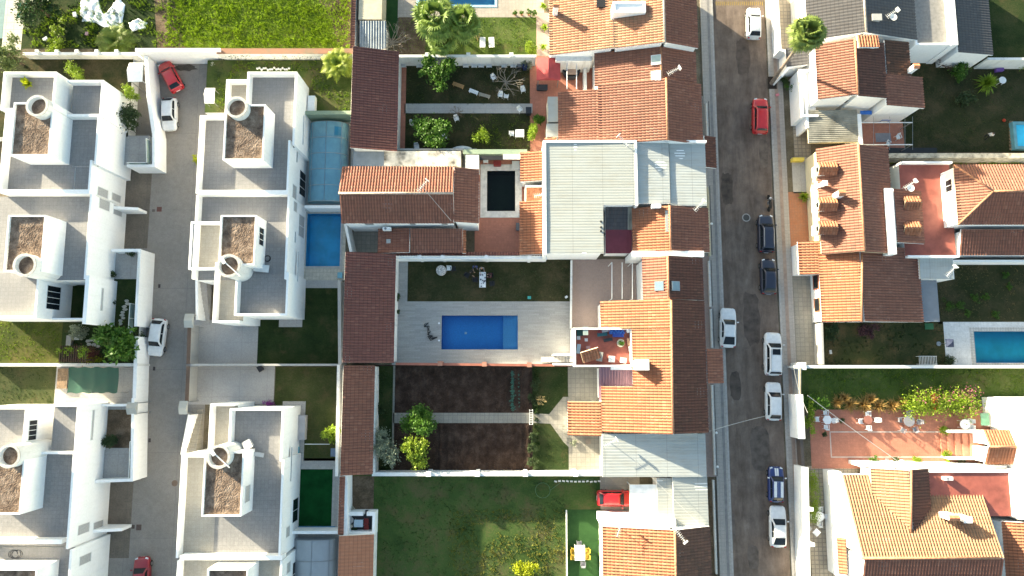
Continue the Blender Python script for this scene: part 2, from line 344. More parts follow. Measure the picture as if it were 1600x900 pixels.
# ------------------------------------------------------------------ roofs
def roof_face(root, pts, mat, prof='tile', name='roof', pitch=.30, course=.42, under=None, lift=0.03, thick=.14):
    "pts: planar polygon, first two points are the eave; columns of tiles run up the slope"
    P = [Vector(p) for p in pts]; O = P[0]; u = (P[1]-P[0]).normalized()
    n = u.cross(P[2]-P[1] if (P[2]-P[1]).length > .01 else P[-1]-P[0]).normalized()
    if n.z < 0: n = -n
    v = n.cross(u).normalized()
    c = sum(P, Vector())/len(P)
    if (c-O).dot(v) < 0: v = -v
    q = [((p-O).dot(u), (p-O).dot(v)) for p in P]
    u0, u1 = min(a for a, _ in q), max(a for a, _ in q); v0, v1 = min(b for _, b in q), max(b for _, b in q)
    if prof == 'tile':
        us = []; ph = [0, .18, .36, .5, .64, .82]
        k0 = math.floor(u0/pitch)
        for k in range(k0, math.ceil(u1/pitch)+1): us += [(k+a)*pitch for a in ph]
        def hu(x):
            a = (x/pitch) % 1; return .10*math.sin(math.pi*min(1, max(0, (a-.18)/.64)))**.8 if .18 < a < .82 else 0
        vs = []
        for k in range(math.floor(v0/course), math.ceil(v1/course)+1): vs += [(k*course, .035), ((k+.93)*course, 0.0)]
        if len(vs)*len(us) > 60000:
            vs = vs[::1]
    else:
        pitch = .30 if prof == 'sheet' else pitch; us = []
        k0 = math.floor(u0/pitch); ph = [0, .3, .4, .9] if prof == 'sheet' else [0, .25, .5, .75]
        for k in range(k0, math.ceil(u1/pitch)+1): us += [(k+a)*pitch for a in ph]
        def hu(x):
            a = round((x/pitch) % 1, 3)
            return (.009 if .35 < a < .95 else 0) if prof == 'sheet' else .03*(1-math.cos(2*math.pi*a))
        vs = [(v0-.01, 0), ((v0*2+v1)/3, .0), ((v0+2*v1)/3, .0), (v1+.01, 0)]
    us = [x for x in us if u0-pitch <= x <= u1+pitch]
    bm = bmesh.new(); uvl = bm.loops.layers.uv.new('UVMap')
    H = [hu(x+1e-6) for x in us]; rows = []
    wob = random.uniform(0, 50)
    for (y, h) in vs:
        y2 = min(max(y, v0), v1)
        rows.append([bm.verts.new(O + u*x + v*y2 + n*(h + H[i] + lift + .012*math.sin(x*.9+wob)*math.sin(y2*.7+wob))) for i, x in enumerate(us)])
    for j in range(len(vs)-1):
        cv = (vs[j][0]+vs[j+1][0])/2
        for i in range(len(us)-1):
            try: f = bm.faces.new((rows[j][i], rows[j][i+1], rows[j+1][i+1], rows[j+1][i]))
            except ValueError: continue
            f.smooth = prof != 'sheet'
            cu = (us[i]+us[i+1])/2/pitch
            for lp, (a, b) in zip(f.loops, ((us[i], vs[j][0]), (us[i+1], vs[j][0]), (us[i+1], vs[j+1][0]), (us[i], vs[j+1][0]))):
                vv = b/course
                if j % 2 == 0 and b == vs[j+1][0]: vv -= .0001
                lp[uvl].uv = (a/pitch + 100, vv + 100)
    bmesh.ops.dissolve_degenerate(bm, edges=bm.edges, dist=1e-5)
    m = len(P)
    for i in range(m):
        a, b2 = P[i], P[(i+1) % m]; e = (b2-a)
        if e.length < .02: continue
        no = e.cross(n).normalized()
        if (c-a).dot(no) > 0: no = -no
        g = bm.verts[:] + bm.edges[:] + bm.faces[:]
        bmesh.ops.bisect_plane(bm, geom=g, plane_co=a, plane_no=no, clear_outer=True)
    b0 = len(bm.verts)
    top = [bm.verts.new(p + n*.02) for p in P]; bot = [bm.verts.new(p - n*thick) for p in P]
    fs = [bm.faces.new(top), bm.faces.new(bot[::-1])] + [bm.faces.new((top[i], bot[i], bot[(i+1) % m], top[(i+1) % m])) for i in range(m)]
    for f in fs: f.material_index = 1
    bmesh.ops.recalc_face_normals(bm, faces=fs)
    org = Vector(root.location) if root else Vector((0, 0, 0))
    for w in bm.verts: w.co -= org
    me = bpy.data.meshes.new(name); bm.to_mesh(me); bm.free()
    me.materials.append(mat); me.materials.append(under or cream)
    o = bpy.data.objects.new(name, me); COL.objects.link(o); o.parent = root
    return o

EPS = [0.0]
def skirt(root, pts, wall, z0=0.0, inset=.18, name='wall', drop=.12):
    P = [Vector(p) for p in pts]; c = sum(P, Vector())/len(P); q = []
    for p in P:
        d = Vector((c.x-p.x, c.y-p.y)); s = Vector((math.copysign(min(inset, abs(d.x)), d.x), math.copysign(min(inset, abs(d.y)), d.y)))
        q.append((p.x+s.x, p.y+s.y, p.z-drop))
    EPS[0] += .0007
    m = MB(); m.prism([(a[0]+EPS[0]%.01, a[1]+EPS[0]%.01) for a in q] if False else [(a[0], a[1]) for a in q], z0, 0)
    # tops follow the slope
    k = len(q); m = MB()
    m.add([(a[0], a[1], z0) for a in q] + q, [tuple(range(k))[::-1], tuple(range(k, 2*k))] + [(i, (i+1) % k, k+(i+1) % k, k+i) for i in range(k)])
    o = m.build(name, wall, root)
    bm = bmesh.new(); bm.from_mesh(o.data); bmesh.ops.recalc_face_normals(bm, faces=bm.faces); bm.to_mesh(o.data); bm.free()
    return o

def slope(root, side, lo, hi, a, b, zl, zh, mat, wall=white, prof='tile', z0=0.0, name='roof', inset=.18, under=None, **k):
    "one plane of a roof; side is where its eave is; lo/hi/a/b are picture coordinates of eave, top edge and the two ends"
    zm = (zl+zh)/2
    if side in 'WE':
        xm = (lo+hi)/2; ym = (a+b)/2
        xl = W(lo, ym, zl)[0]; xh = W(hi, ym, zh)[0]; ya = W(xm, a, zm)[1]; yb = W(xm, b, zm)[1]
        pts = [(xl, yb, zl), (xl, ya, zl), (xh, ya, zh), (xh, yb, zh)]
    else:
        ym = (lo+hi)/2; xm = (a+b)/2
        yl = W(xm, lo, zl)[1]; yh = W(xm, hi, zh)[1]; xa = W(a, ym, zm)[0]; xb = W(b, ym, zm)[0]
        pts = [(xa, yl, zl), (xb, yl, zl), (xb, yh, zh), (xa, yh, zh)]
    roof_face(root, pts, mat, prof, name, under=under or wall, **k)
    if wall is not None: skirt(root, pts, wall, z0, inset)
    return pts
def ridge(root, p, q, mat=None, r=.13):
    m = MB(); m.tube([p, q], r, 8); return m.build('ridge', mat or ridgeM, root, True)
def gabley(root, w, r, e, n, s, zw, zr, ze, mw, me_, wall=white, rm=None, **k):
    a = slope(root, 'W', w, r, n, s, zw, zr, mw, wall, **k); b = slope(root, 'E', e, r, n, s, ze, zr, me_, wall, **k)
    ridge(root, a[3][:2]+(zr+.04,), a[2][:2]+(zr+.04,), rm); return a, b
def gablex(root, n, r, s, w, e, zn, zr, zs, mn, ms, wall=white, rm=None, **k):
    a = slope(root, 'N', n, r, w, e, zn, zr, mn, wall, **k); b = slope(root, 'S', s, r, w, e, zs, zr, ms, wall, **k)
    ridge(root, a[3][:2]+(zr+.04,), a[2][:2]+(zr+.04,), rm); return a, b

CNT = [0]
def blk(root, x0, y0, x1, y1, z, ph=1.0, sides='NSEW', floor=None, wall=white, z0=0.0, t=.22):
    "flat-roofed block: walls, roof floor, parapets; x0..y1 are picture coordinates at the parapet top"
    CNT[0] += 1; e = (CNT[0] % 9)*.004; z = z + e
    X0, Y0, X1, Y1 = RC(x0, y0, x1, y1, z)
    m = MB(); m.box(X0, Y0, z0-e, X1, Y1, z-ph)
    if ph > 0:
        if 'W' in sides: m.box(X0, Y0, z-ph, X0+t, Y1, z)
        if 'E' in sides: m.box(X1-t, Y0, z-ph, X1, Y1, z)
        a, b = X0+(t if 'W' in sides else 0), X1-(t if 'E' in sides else 0)
        if 'N' in sides: m.box(a, Y1-t, z-ph, b, Y1, z)
        if 'S' in sides: m.box(a, Y0, z-ph, b, Y0+t, z)
    m.build('wall', wall, root)
    if floor is not None:
        f = MB(); a = X0+(t if 'W' in sides and ph > 0 else 0.0); b = X1-(t if 'E' in sides and ph > 0 else 0.0)
        c = Y0+(t if 'S' in sides and ph > 0 else 0.0); d = Y1-(t if 'N' in sides and ph > 0 else 0.0)
        f.box(a+.003, c+.003, z-ph-.03, b-.003, d-.003, z-ph+.006+e*.3); f.build('terrace_floor', floor, root)
    return X0, Y0, X1, Y1

def opening(root, face, c, z0, z1, w0, w1, kind='window', fr=whiteMt, fill=None, mul=1):
    "window or door in a wall; face W/E/N/S, c = wall plane coordinate, w0..w1 along the wall"
    s = {'W': -1, 'E': 1, 'N': 1, 'S': -1}[face]; t = .05
    def bx(m, a, b, za, zb, d0, d1):
        lo, hi = sorted((c+s*d0, c+s*d1))
        if face in 'WE': m.box(lo, a, za, hi, b, zb)
        else: m.box(a, lo, za, b, hi, zb)
    g = MB(); bx(g, w0+t, w1-t, z0+t, z1-t, -.02, .012); gw = g.build(kind, fill or glassD, root)
    f = MB()
    bx(f, w0, w1, z1-t, z1, -.02, .045); bx(f, w0, w1, z0, z0+t, -.02, .06); bx(f, w0, w0+t, z0+t, z1-t, -.02, .045); bx(f, w1-t, w1, z0+t, z1-t, -.02, .045)
    for i in range(1, mul): 
        xm = w0+(w1-w0)*i/mul; bx(f, xm-.025, xm+.025, z0+t, z1-t, -.02, .04)
    f.build('frame', fr, gw)
    return gw

def wallrun(pts, h, t, mat, label, name='garden_wall', cap=None, piers=None, pier=.42, group=None, cat='wall', pm=None, z0=0.0, close=False):
    "free-standing wall through picture points taken at its top"
    P = [Vector(W(x, y, h)) for x, y in pts]; c = P[0]
    r = thing(name, label, cat, c.x, c.y, 0, group); m = MB(); cp = MB()
    CNT[0] += 1; e = (CNT[0] % 7)*.003
    for a, b in zip(P, P[1:]):
        e += .0027; d = (b-a); l = d.length; d = d/l; rz = math.atan2(d.y, d.x); mid = (a+b)/2
        m.cbox(mid.x, mid.y, z0+(h-z0)/2-.03, l+t, t, h-z0-.06+e, rz)
        cp.cbox(mid.x, mid.y, h-.03+e*2, l+t+.06, t+.08, .07, rz)
    m.build('wall', mat, r); cp.build('coping', cap or mat, r)
    if piers:
        for x, y in piers:
            q = W(x, y, h); k = MB(); k.cbox(q[0], q[1], (h+.25)/2, pier, pier, h+.25); k.cbox(q[0], q[1], h+.29, pier+.1, pier+.1, .08)
            k.build('pier', pm or mat, r)
    return r

LV = [0]
def patch(name, x0, y0, x1, y1, mat, lvl, holes=(), kind='structure', z=0.0):
    "ground surface as a thin sheet; lvl steps of 4 mm"
    X0, Y0, X1, Y1 = RC(x0, y0, x1, y1, 0)
    return sheet(name, X0, Y0, X1, Y1, mat, lvl*.004, holes)
def sheet(name, X0, Y0, X1, Y1, mat, z, holes=()):
    xs = sorted({X0, X1} | {h[i] for h in holes for i in (0, 2) if X0 < h[i] < X1})
    ys = sorted({Y0, Y1} | {h[i] for h in holes for i in (1, 3) if Y0 < h[i] < Y1})
    m = MB(); idx = {}
    for j, y in enumerate(ys):
        for i, x in enumerate(xs): idx[i, j] = len(m.v); m.v.append((x, y, z))
    for j in range(len(ys)-1):
        for i in range(len(xs)-1):
            cx, cy = (xs[i]+xs[i+1])/2, (ys[j]+ys[j+1])/2
            if any(h[0] < cx < h[2] and h[1] < cy < h[3] for h in holes): continue
            m.f.append((idx[i, j], idx[i+1, j], idx[i+1, j+1], idx[i, j+1])); m.m.append(0)
    o = m.build(name, mat); o['kind'] = 'structure'; return o
def poly(name, pts, mat, lvl):
    m = MB(); P = [(*W(x, y, 0), lvl*.004) for x, y in pts]
    a = sum(P[i][0]*P[(i+1)%len(P)][1]-P[(i+1)%len(P)][0]*P[i][1] for i in range(len(P)))
    if a < 0: P = P[::-1]
    m.add(P, [tuple(range(len(P)))]); o = m.build(name, mat); o['kind'] = 'structure'; return o

POOLS = []
def pool(label, hole, lining, cop=coping, depth=1.5, name='swimming_pool', wm=None, cw=.28, wz=-.10, steps=None, top=.05):
    X0, Y0, X1, Y1 = hole; r = thing(name, label, 'swimming pool', (X0+X1)/2, (Y0+Y1)/2, 0)
    b = MB(); z = -depth; t = .2
    b.box(X0-t, Y0-t, z-.1, X1+t, Y1+t, z)
    b.box(X0-t, Y0-t, z, X0, Y1+t, -.004); b.box(X1, Y0-t, z, X1+t, Y1+t, -.004); b.box(X0, Y0-t, z, X1, Y0, -.004); b.box(X0, Y1, z, X1, Y1+t, -.004)
    b.build('basin', lining, r)
    c = MB(); c.box(X0-cw, Y0-cw, -.02, X0, Y1+cw, top); c.box(X1, Y0-cw, -.02, X1+cw, Y1+cw, top); c.box(X0, Y0-cw, -.02, X1, Y0, top); c.box(X0, Y1, -.02, X1, Y1+cw, top)
    c.build('coping', cop, r)
    w = MB(); nx = max(4, int((X1-X0)*5)); ny = max(4, int((Y1-Y0)*5))
    w.grid(lambda i, j: (X0+(X1-X0)*i/(nx-1), Y0+(Y1-Y0)*j/(ny-1), wz+.012*noise.noise(Vector((i*.45, j*.45, X0)))), nx, ny)
    w.build('water', wm or water, r, True)
    return r

# ------------------------------------------------------------------ vegetation
def leafquads(C, size, flatn=.35, asp=1.6):
    "C: Nx3 centres -> random leaf quads"
    n = len(C); nrm = rng.normal(size=(n, 3)); nrm[:, 2] = np.abs(nrm[:, 2])+flatn; nrm /= np.linalg.norm(nrm, axis=1)[:, None]
    a = np.cross(nrm, rng.normal(size=(n, 3))); a /= np.linalg.norm(a, axis=1)[:, None]; b = np.cross(nrm, a)
    s = size*rng.uniform(.6, 1.35, size=(n, 1)); a = a*s*asp/2; b = b*s/2
    V = np.stack([C-a, C-b*.9, C+a, C+b*.9], axis=1).reshape(-1, 3)
    return V
def mesh_quads(name, V, mat, parent, k=4):
    me = bpy.data.meshes.new(name); n = len(V)//k
    o0 = parent
    while o0 is not None and o0.parent is not None: o0 = o0.parent
    if o0 is not None: V = V - np.array(o0.location)[None]
    me.vertices.add(n*k); me.vertices.foreach_set('co', V.astype(np.float32).ravel())
    me.loops.add(n*k); me.loops.foreach_set('vertex_index', np.arange(n*k, dtype=np.int32))
    me.polygons.add(n); me.polygons.foreach_set('loop_start', np.arange(0, n*k, k, dtype=np.int32))
    me.polygons.foreach_set('loop_total', np.full(n, k, dtype=np.int32)); me.materials.append(mat); me.update(calc_edges=True)
    o = bpy.data.objects.new(name, me); COL.objects.link(o); o.parent = parent; return o
def crownpts(n, cx, cy, cz, rx, ry, rz, lobes=9, seed=0, shell=.45):
    n = int(n*1.25)
    r = np.random.default_rng(seed); P = []
    L_ = []
    for k in range(lobes):
        d = r.normal(size=3); d /= np.linalg.norm(d); d[2] = d[2]*.7+.15; q = r.uniform(.35, .92)
        L_.append((d*q, r.uniform(.20, .48)))
    L_.append((np.zeros(3), .55)); w = np.array([l[1]**2 for l in L_]); w /= w.sum()
    ch = r.choice(len(L_), size=n, p=w); d = r.normal(size=(n, 3)); d /= np.linalg.norm(d, axis=1)[:, None]
    rad_ = (shell+(1-shell)*r.random(n))[:, None]
    cen = np.array([l[0] for l in L_])[ch]; rr = np.array([l[1] for l in L_])[ch][:, None]
    p = cen + d*rad_*rr*(1+.25*r.normal(size=(n, 1)))
    # thin gaps between twigs
    keep = np.array([noise.noise(Vector(x*4.2+seed)) > -.12 for x in p]); p = p[keep]
    return np.array([cx, cy, cz]) + p*np.array([rx, ry, rz])*1.38
def tree(label, px, py, r, h, mat, n=5000, size=.16, name='garden_tree', cat='tree', group=None, ry=None, trunk=True, seed=None, lobes=10, th=None, asp=1.6, zoff=0.0, lean=(0, 0)):
    "px,py: picture position of the middle of the crown"
    ch = h*.5 if th is None else (h-th)/2; cz = h-ch
    x, y = W(px, py, cz+zoff); seed = int(px*7+py) if seed is None else seed
    o = thing(name, label, cat, x, y, zoff, group)
    R = random.Random(seed)
    if trunk:
        t = MB(); tr = max(.04, r*.07); x0, y0 = x-lean[0], y-lean[1]
        t.tube([(x0, y0, zoff), (x0+.06*r+lean[0]*.4, y0+lean[1]*.4, zoff+h*.3), (x, y, zoff+h*.6)], [tr*1.3, tr, tr*.7], 8)
        for k in range(7):
            a = k*2.4+R.random(); e = R.uniform(.45, .8)*r
            t.tube([(x, y, zoff+h*.38+.03*k), (x+e*.5*math.cos(a), y+e*.5*math.sin(a), zoff+cz+.1*ch), (x+e*math.cos(a), y+e*math.sin(a), zoff+cz+R.uniform(-.1, .5)*ch)], [tr*.6, tr*.35, tr*.12], 5)
        t.build('trunk', barkM, o, True)
    P = crownpts(n, x, y, cz+zoff, r, ry or r, ch, lobes, seed)
    mesh_quads('crown', leafquads(P, size, asp=asp), mat, o)
    return o
def shrub(label, px, py, r, h, mat, n=900, size=.10, name='garden_shrub', cat='shrub', group=None, z=0.0, lobes=6, ry=None):
    x, y = W(px, py, h/2+z); o = thing(name, label, cat, x, y, z, group)
    P = crownpts(n, x, y, h*.52+z, r, ry or r, h*.5, lobes, int(px*3+py*5)); P[:, 2] = np.maximum(P[:, 2], z+.02)
    mesh_quads('foliage', leafquads(P, size), mat, o)
    t = MB()
    for k in range(4):
        a = k*1.6; t.tube([(x, y, z), (x+r*.4*math.cos(a), y+r*.4*math.sin(a), z+h*.6)], [.03, .01], 5)
    t.build('stem', barkM, o); return o
def hedge(label, pts, w, h, mat, n=3000, size=.09, name='hedge', cat='hedge', z=0.0):
    P = [Vector(W(x, y, h)) for x, y in pts]; o = thing(name, label, cat, P[0].x, P[0].y, z)
    Ls = [(b-a).length for a, b in zip(P, P[1:])]; T = sum(Ls); C = []
    for a, b, l in zip(P, P[1:], Ls):
        k = int(n*l/T); t = rng.random(k); C.append(np.stack([a.x+(b.x-a.x)*t+rng.normal(size=k)*w*.32, a.y+(b.y-a.y)*t+rng.normal(size=k)*w*.32, z+h*rng.random(k)**.6], 1))
    C = np.concatenate(C)
    keep = np.array([noise.noise(Vector((p[0]*1.1, p[1]*1.1, p[2]))) > -.35 for p in C])
    mesh_quads('foliage', leafquads(C[keep], size), mat, o); return o
def tufts(name, rect, dens, h, mat, holes=(), wdt=.035, z=0.0, seed=1, blades=5, thr=-1.0, nscale=.5):
    "grass blades as real geometry, one stuff object"
    X0, Y0, X1, Y1 = rect; r = np.random.default_rng(seed); n = int((X1-X0)*(Y1-Y0)*dens)
    x = r.uniform(X0, X1, n); y = r.uniform(Y0, Y1, n); k = np.ones(n, bool)
    for hh in holes: k &= ~((x > hh[0]) & (x < hh[2]) & (y > hh[1]) & (y < hh[3]))
    x, y = x[k], y[k]
    nn = np.array([noise.noise(Vector((a*nscale, b*nscale, seed))) for a, b in zip(x, y)]); k = nn > thr; x, y, nn = x[k], y[k], nn[k]; n = len(x)
    x = np.repeat(x, blades)+r.normal(size=n*blades)*.05; y = np.repeat(y, blades)+r.normal(size=n*blades)*.05; hh = h*np.repeat(1+.8*nn, blades)*r.uniform(.5, 1.3, n*blades)
    a = r.uniform(0, 2*np.pi, n*blades); w = wdt*r.uniform(.6, 1.4, n*blades); ca, sa = np.cos(a)*w/2, np.sin(a)*w/2
    lx, ly = r.normal(size=n*blades)*.45*h, r.normal(size=n*blades)*.45*h; zz = np.full(n*blades, z)
    V = np.stack([np.stack([x-ca, y-sa, zz], 1), np.stack([x+ca, y+sa, zz], 1), np.stack([x+lx, y+ly, z+hh], 1)], 1).reshape(-1, 3)
    o = mesh_quads(name, V, mat, None, 3); o['kind'] = 'stuff'; o['label'] = name.replace('_', ' ')+' growing on the ground'; return o

def palm(label, bx, by, px, py, h, r, mat, n=26, name='fan_palm', group=None, feather=False, tr=.2, cat='palm tree', dead=None, z=0.0, up=.55, seed=3):
    "base at picture point bx,by on the ground; crown centre at px,py at height h"
    X0, Y0 = W(bx, by, z); X1, Y1 = W(px, py, h); o = thing(name, label, cat, X0, Y0, z, group); R = random.Random(seed)
    if h-z > .8:
        t = MB(); pts = []; rs = []
        K = 24
        for k in range(K+1):
            f = k/K; pts.append((X0+(X1-X0)*f**.8, Y0+(Y1-Y0)*f**.8, z+(h-z)*f)); rs.append(tr*(1.45-.5*min(1, f*4))*(1+.10*(k % 2)))
        t.tube(pts, rs, 12); t.build('trunk', palmB, o, False)
    def fronds(cnt, rr, m_, nm, lo, hi, seed2):
        Rr = random.Random(seed2); V = []
        for k in range(cnt):
            a = k*2.39996+Rr.uniform(-.2, .2); el = lo+(hi-lo)*((k+.5)/cnt)+Rr.uniform(-.1, .1); ln = rr*Rr.uniform(.8, 1.1)
            d = Vector((math.cos(a)*math.cos(el), math.sin(a)*math.cos(el), math.sin(el))); sd = Vector((-math.sin(a), math.cos(a), 0)); upv = sd.cross(d)*-1
            o0 = Vector((X1, Y1, h))
            def Q(p0, p1, w0, w1, s_):
                V.extend([p0-s_*w0, p0+s_*w0, p1+s_*w1, p1-s_*w1])
            if not feather:
                st = ln*.48; tip = o0+d*st-Vector((0, 0, .05*ln)); Q(o0, tip, .035, .02, sd)
                for q in range(19):
                    b = (q/18-.5)*4.0; dd = (d*math.cos(b)+sd*math.sin(b)).normalized(); l2 = ln*.56*(1-.25*abs(b)/2)
                    m1 = tip+dd*l2*.6; m2 = tip+dd*l2-Vector((0, 0, l2*.30*Rr.uniform(.5, 1.5))); s2 = dd.cross(upv).normalized()
                    Q(tip, m1, .025, .115, s2); Q(m1, m2, .115, .010, s2)
            else:
                prev = o0; K2 = 12
                for q in range(1, K2+1):
                    f = q/K2; c = o0+d*ln*f-Vector((0, 0, ln*.55*f*f)); Q(prev, c, .025, .02, sd)
                    if q > 1:
                        for s_ in (-1, 1):
                            l2 = ln*.30*math.sin(math.pi*min(.97, f*.86+.12))
                            e = c+(sd*s_*.86+d*.5).normalized()*l2-Vector((0, 0, l2*.25)); ax = (c-prev).normalized()
                            Q(c, e, .055, .008, ax)
                            c2 = (c+prev)/2; e2 = c2+(sd*s_*.86+d*.5).normalized()*l2-Vector((0, 0, l2*.2)); Q(c2, e2, .055, .008, ax)
                    prev = c
        mesh_quads(nm, np.array([tuple(p) for p in V]), m_, o)
    fronds(n, r, mat, 'fronds', -.45 if not feather else .05, 1.25, seed)
    if dead: fronds(8, r*.8, dead, 'dry_fronds', -1.2, -.8, seed+1)
    return o
def spiky(label, px, py, r, h, mat, n=60, name='spiky_plant', z=0.0, cat='plant', group=None, w=.05, lo=.15):
    X, Y = W(px, py, z+h*.5); o = thing(name, label, cat, X, Y, z, group); R = random.Random(int(px+py)); V = []
    for k in range(n):
        a = R.uniform(0, 6.283); el = R.uniform(lo, 1.4); l = R.uniform(.6, 1.1)
        d = Vector((math.cos(a)*math.cos(el)*r, math.sin(a)*math.cos(el)*r, math.sin(el)*h))*l; s_ = Vector((-math.sin(a), math.cos(a), 0))
        b = Vector((X, Y, z+.03)); m1 = b+d*.6+Vector((0, 0, h*.12)); tp = b+d-Vector((0, 0, h*.12*math.cos(el)))
        V += [b-s_*w*.5, b+s_*w*.5, m1+s_*w, m1-s_*w, m1-s_*w, m1+s_*w, tp+s_*.006, tp-s_*.006]
    mesh_quads('leaves', np.array([tuple(p) for p in V]), mat, o); return o
def baretree(label, px, py, h, r, n=14, mat=None, name='bare_tree', group=None, seed=5, z=0.0):
    x, y = W(px, py, h*.55); o = thing(name, label, 'tree', x, y, z, group); R = random.Random(seed)
    t = MB(); t.tube([(x, y, z), (x+.03, y, z+h*.35)], [r*.06+.03, r*.04+.02], 8); t.build('trunk', mat or barkM, o, True)
    b = MB()
    def br(p, d, l, w, k):
        q = p+d*l; b.tube([p, (p+q)/2+Vector((R.uniform(-1, 1), R.uniform(-1, 1), 0))*l*.08, q], [w, w*.8, w*.55], 4)
        if k > 0:
            for _ in range(3):
                e = (d+Vector((R.uniform(-1, 1), R.uniform(-1, 1), R.uniform(-.35, .6)))*.75).normalized(); br(q, e, l*R.uniform(.5, .8), w*.5, k-1)
    for k in range(n):
        a = k*2.4; br(Vector((x+.03, y, z+h*.3)), Vector((math.cos(a), math.sin(a), R.uniform(.3, 1.0))).normalized(), r*.42, .035+r*.008, 2)
    b.build('branches', mat or barkM, o); return o

# ------------------------------------------------------------------ cars
def paint(name, c, coat=.8, metal=0.0):
    m, t, b = nt(name); n = noi(t, pos(t, world=False), 3, 4)
    L(t, ramp(t, n, [(.35, tuple(x*.88 for x in c)), (.65, c)]), b.inputs['Base Color'])
    b.inputs['Roughness'].default_value = .35; b.inputs['Metallic'].default_value = metal
    b.inputs['Coat Weight'].default_value = coat; b.inputs['Coat Roughness'].default_value = .06; return m
lampW = flat('headlamp_glass', (.7,.72,.74), .1, var=.05, world=False); lampR = flat('tail_lamp_glass', (.35,.01,.01), .15, var=.05, world=False)
rimM = flat('alloy_rim', (.45,.46,.48), .3, .9, .05, world=False)
def car(label, pm, Ln=4.2, Wd=1.76, Ht=1.48, style='hatch', name='parked_car', roof_mat=None, stripes=None, rails=False, panel=None, group='cars parked in the streets'):
    o = thing(name, label, 'car', 0, 0, 0, group); hw = Wd/2; hl = Ln/2
    if style == 'hatch': yb, yt, yr, ye = .235, .105, -.33, -.46; hood, belt, tail = .92, .96, .93
    elif style == 'suv': yb, yt, yr, ye = .245, .125, -.40, -.475; hood, belt, tail = 1.02, 1.08, 1.06
    elif style == 'coupe': yb, yt, yr, ye = .20, .055, -.22, -.44; hood, belt, tail = .86, .93, .95
    else: yb, yt, yr, ye = .23, .10, -.30, -.42; hood, belt, tail = .90, .95, .94
    # lower body
    St = [(-.5, .66, .62, .50), (-.488, .86, .80, .36), (-.46, .94, tail-.06, .27), (-.40, .985, tail, .22), (-.30, 1, belt, .2), (-.15, 1, belt, .19), (0, 1, belt, .19), (.12, 1, belt-.01, .19),
          (.22, .995, hood+.02, .19), (.30, .985, hood-.02, .2), (.38, .965, hood-.07, .21), (.44, .91, hood-.13, .24), (.478, .80, hood-.22, .27), (.495, .64, .58, .33), (.5, .50, .50, .42)]
    prof = []
    for (y, w, d, b) in St:
        W_ = hw*w
        half = [(0, d+.015), (W_*.45, d+.01), (W_*.74, d-.01), (W_*.90, d-.05), (W_*.975, max(b+.12, d-.15)), (W_, (d+b)/2+.04), (W_*.985, b+.14), (W_*.92, b+.03), (W_*.6, b)]
        ring = [(x, z) for x, z in half] + [(-x, z) for x, z in half[::-1][:-1]]
        prof.append([(x, y*Ln, z) for x, z in ring])
    m = MB(); n = len(prof[0]); m.grid(lambda i, j: prof[j][i], n, len(prof), close=True)
    m.add(prof[0], [tuple(range(n))]); m.add(prof[-1], [tuple(range(n))[::-1]])
    # wheel-arch lips
    wy = (.30*Ln, -.305*Ln)
    # cabin
    wb, wt = hw*.86, hw*.66; zb = belt-.03
    def cab(y):
        if y > yt: f = (yb-y)/(yb-yt); return zb+(Ht-.03-zb)*f**.85, wb+(wt-wb)*f
        if y < yr: f = (y-ye)/(yr-ye); return zb+.02+(Ht-.05-zb)*max(0, f)**.8, wb*.96+(wt-wb*.96)*max(0, f)
        c = (y-yr)/(yt-yr); return Ht-.03*(1-c)-.02*abs(c-.5), wt
    ys = [yb, yb*.66+yt*.34, yb*.33+yt*.67, yt, yt*.66+yr*.34, yt*.33+yr*.67, yr, yr*.66+ye*.34, yr*.33+ye*.67, ye]
    cs = []
    for y in ys:
        z, w = cab(y); bw = wb*(.97 if y in (ys[0], ys[-1]) else 1.0)
        half = [(0, z+.02), (w*.6, z+.012), (w*.93, z-.012), (w*1.02, z-.05), ((w+bw)/2*1.01, (z+zb)/2-.02), (bw, zb-.02)]
        cs.append([(x, y*Ln, q) for x, q in [(-a, b) for a, b in half[::-1]] + half[1:]])
    m.grid(lambda i, j: cs[j][i], len(cs[0]), len(cs))
    body = m.build('body', pm, o, True)
    bm = bmesh.new(); bm.from_mesh(body.data); bmesh.ops.remove_doubles(bm, verts=bm.verts, dist=.0005); bmesh.ops.recalc_face_normals(bm, faces=bm.faces); bm.to_mesh(body.data); bm.free()
    for p in body.data.polygons: p.use_smooth = True
    sm = body.modifiers.new('s', 'SUBSURF'); sm.levels = sm.render_levels = 1
    # glass
    def pane(nm, y0, y1, k0, k1, lift=.02, nseg=6, w_=None):
        g = MB()
        def P(i, j):
            y = y0+(y1-y0)*j/5; z, w = cab(y); w = min(w, wt+(wb-wt)*.9); f = (i/(nseg-1)-.5)*2*(.86 if w_ is None else w_)
            return (w*f, y*Ln+(.02 if y0 > 0 else -.02), z+lift+.018*(1-f*f))
        g.grid(P, nseg, 6); return g.build(nm, glassD, o, True)
    pane('windscreen', yb-.006, yt+.012, 0, 0); pane('rear_window', ye+.022, yr-.012, 0, 0)
    for s_ in (-1, 1):
        for (a, b) in ((yt+.075, -.095), (-.108, yr-.03)):
            g = MB()
            def P(i, j):
                y = a+(b-a)*i/4; z, w = cab(y); t_ = .16+.66*j/3; bw = wb
                zz = zb+(z-.05-zb)*t_; ww = bw+(w*1.02-bw)*t_
                return (s_*(ww+.022), y*Ln, zz)
            g.grid(P, 5, 4); q = g.build('side_window', glassD, o, True)
        h = MB(); h.cbox(s_*hw*.63, .458*Ln, hood-.215, hw*.34, .16, .10, -s_*.42); h.build('headlight', lampW, o)
        h = MB(); h.cbox(s_*hw*.74, -.474*Ln, tail-.14, hw*.24, .10, .15, s_*.30); h.build('tail_light', lampR, o)
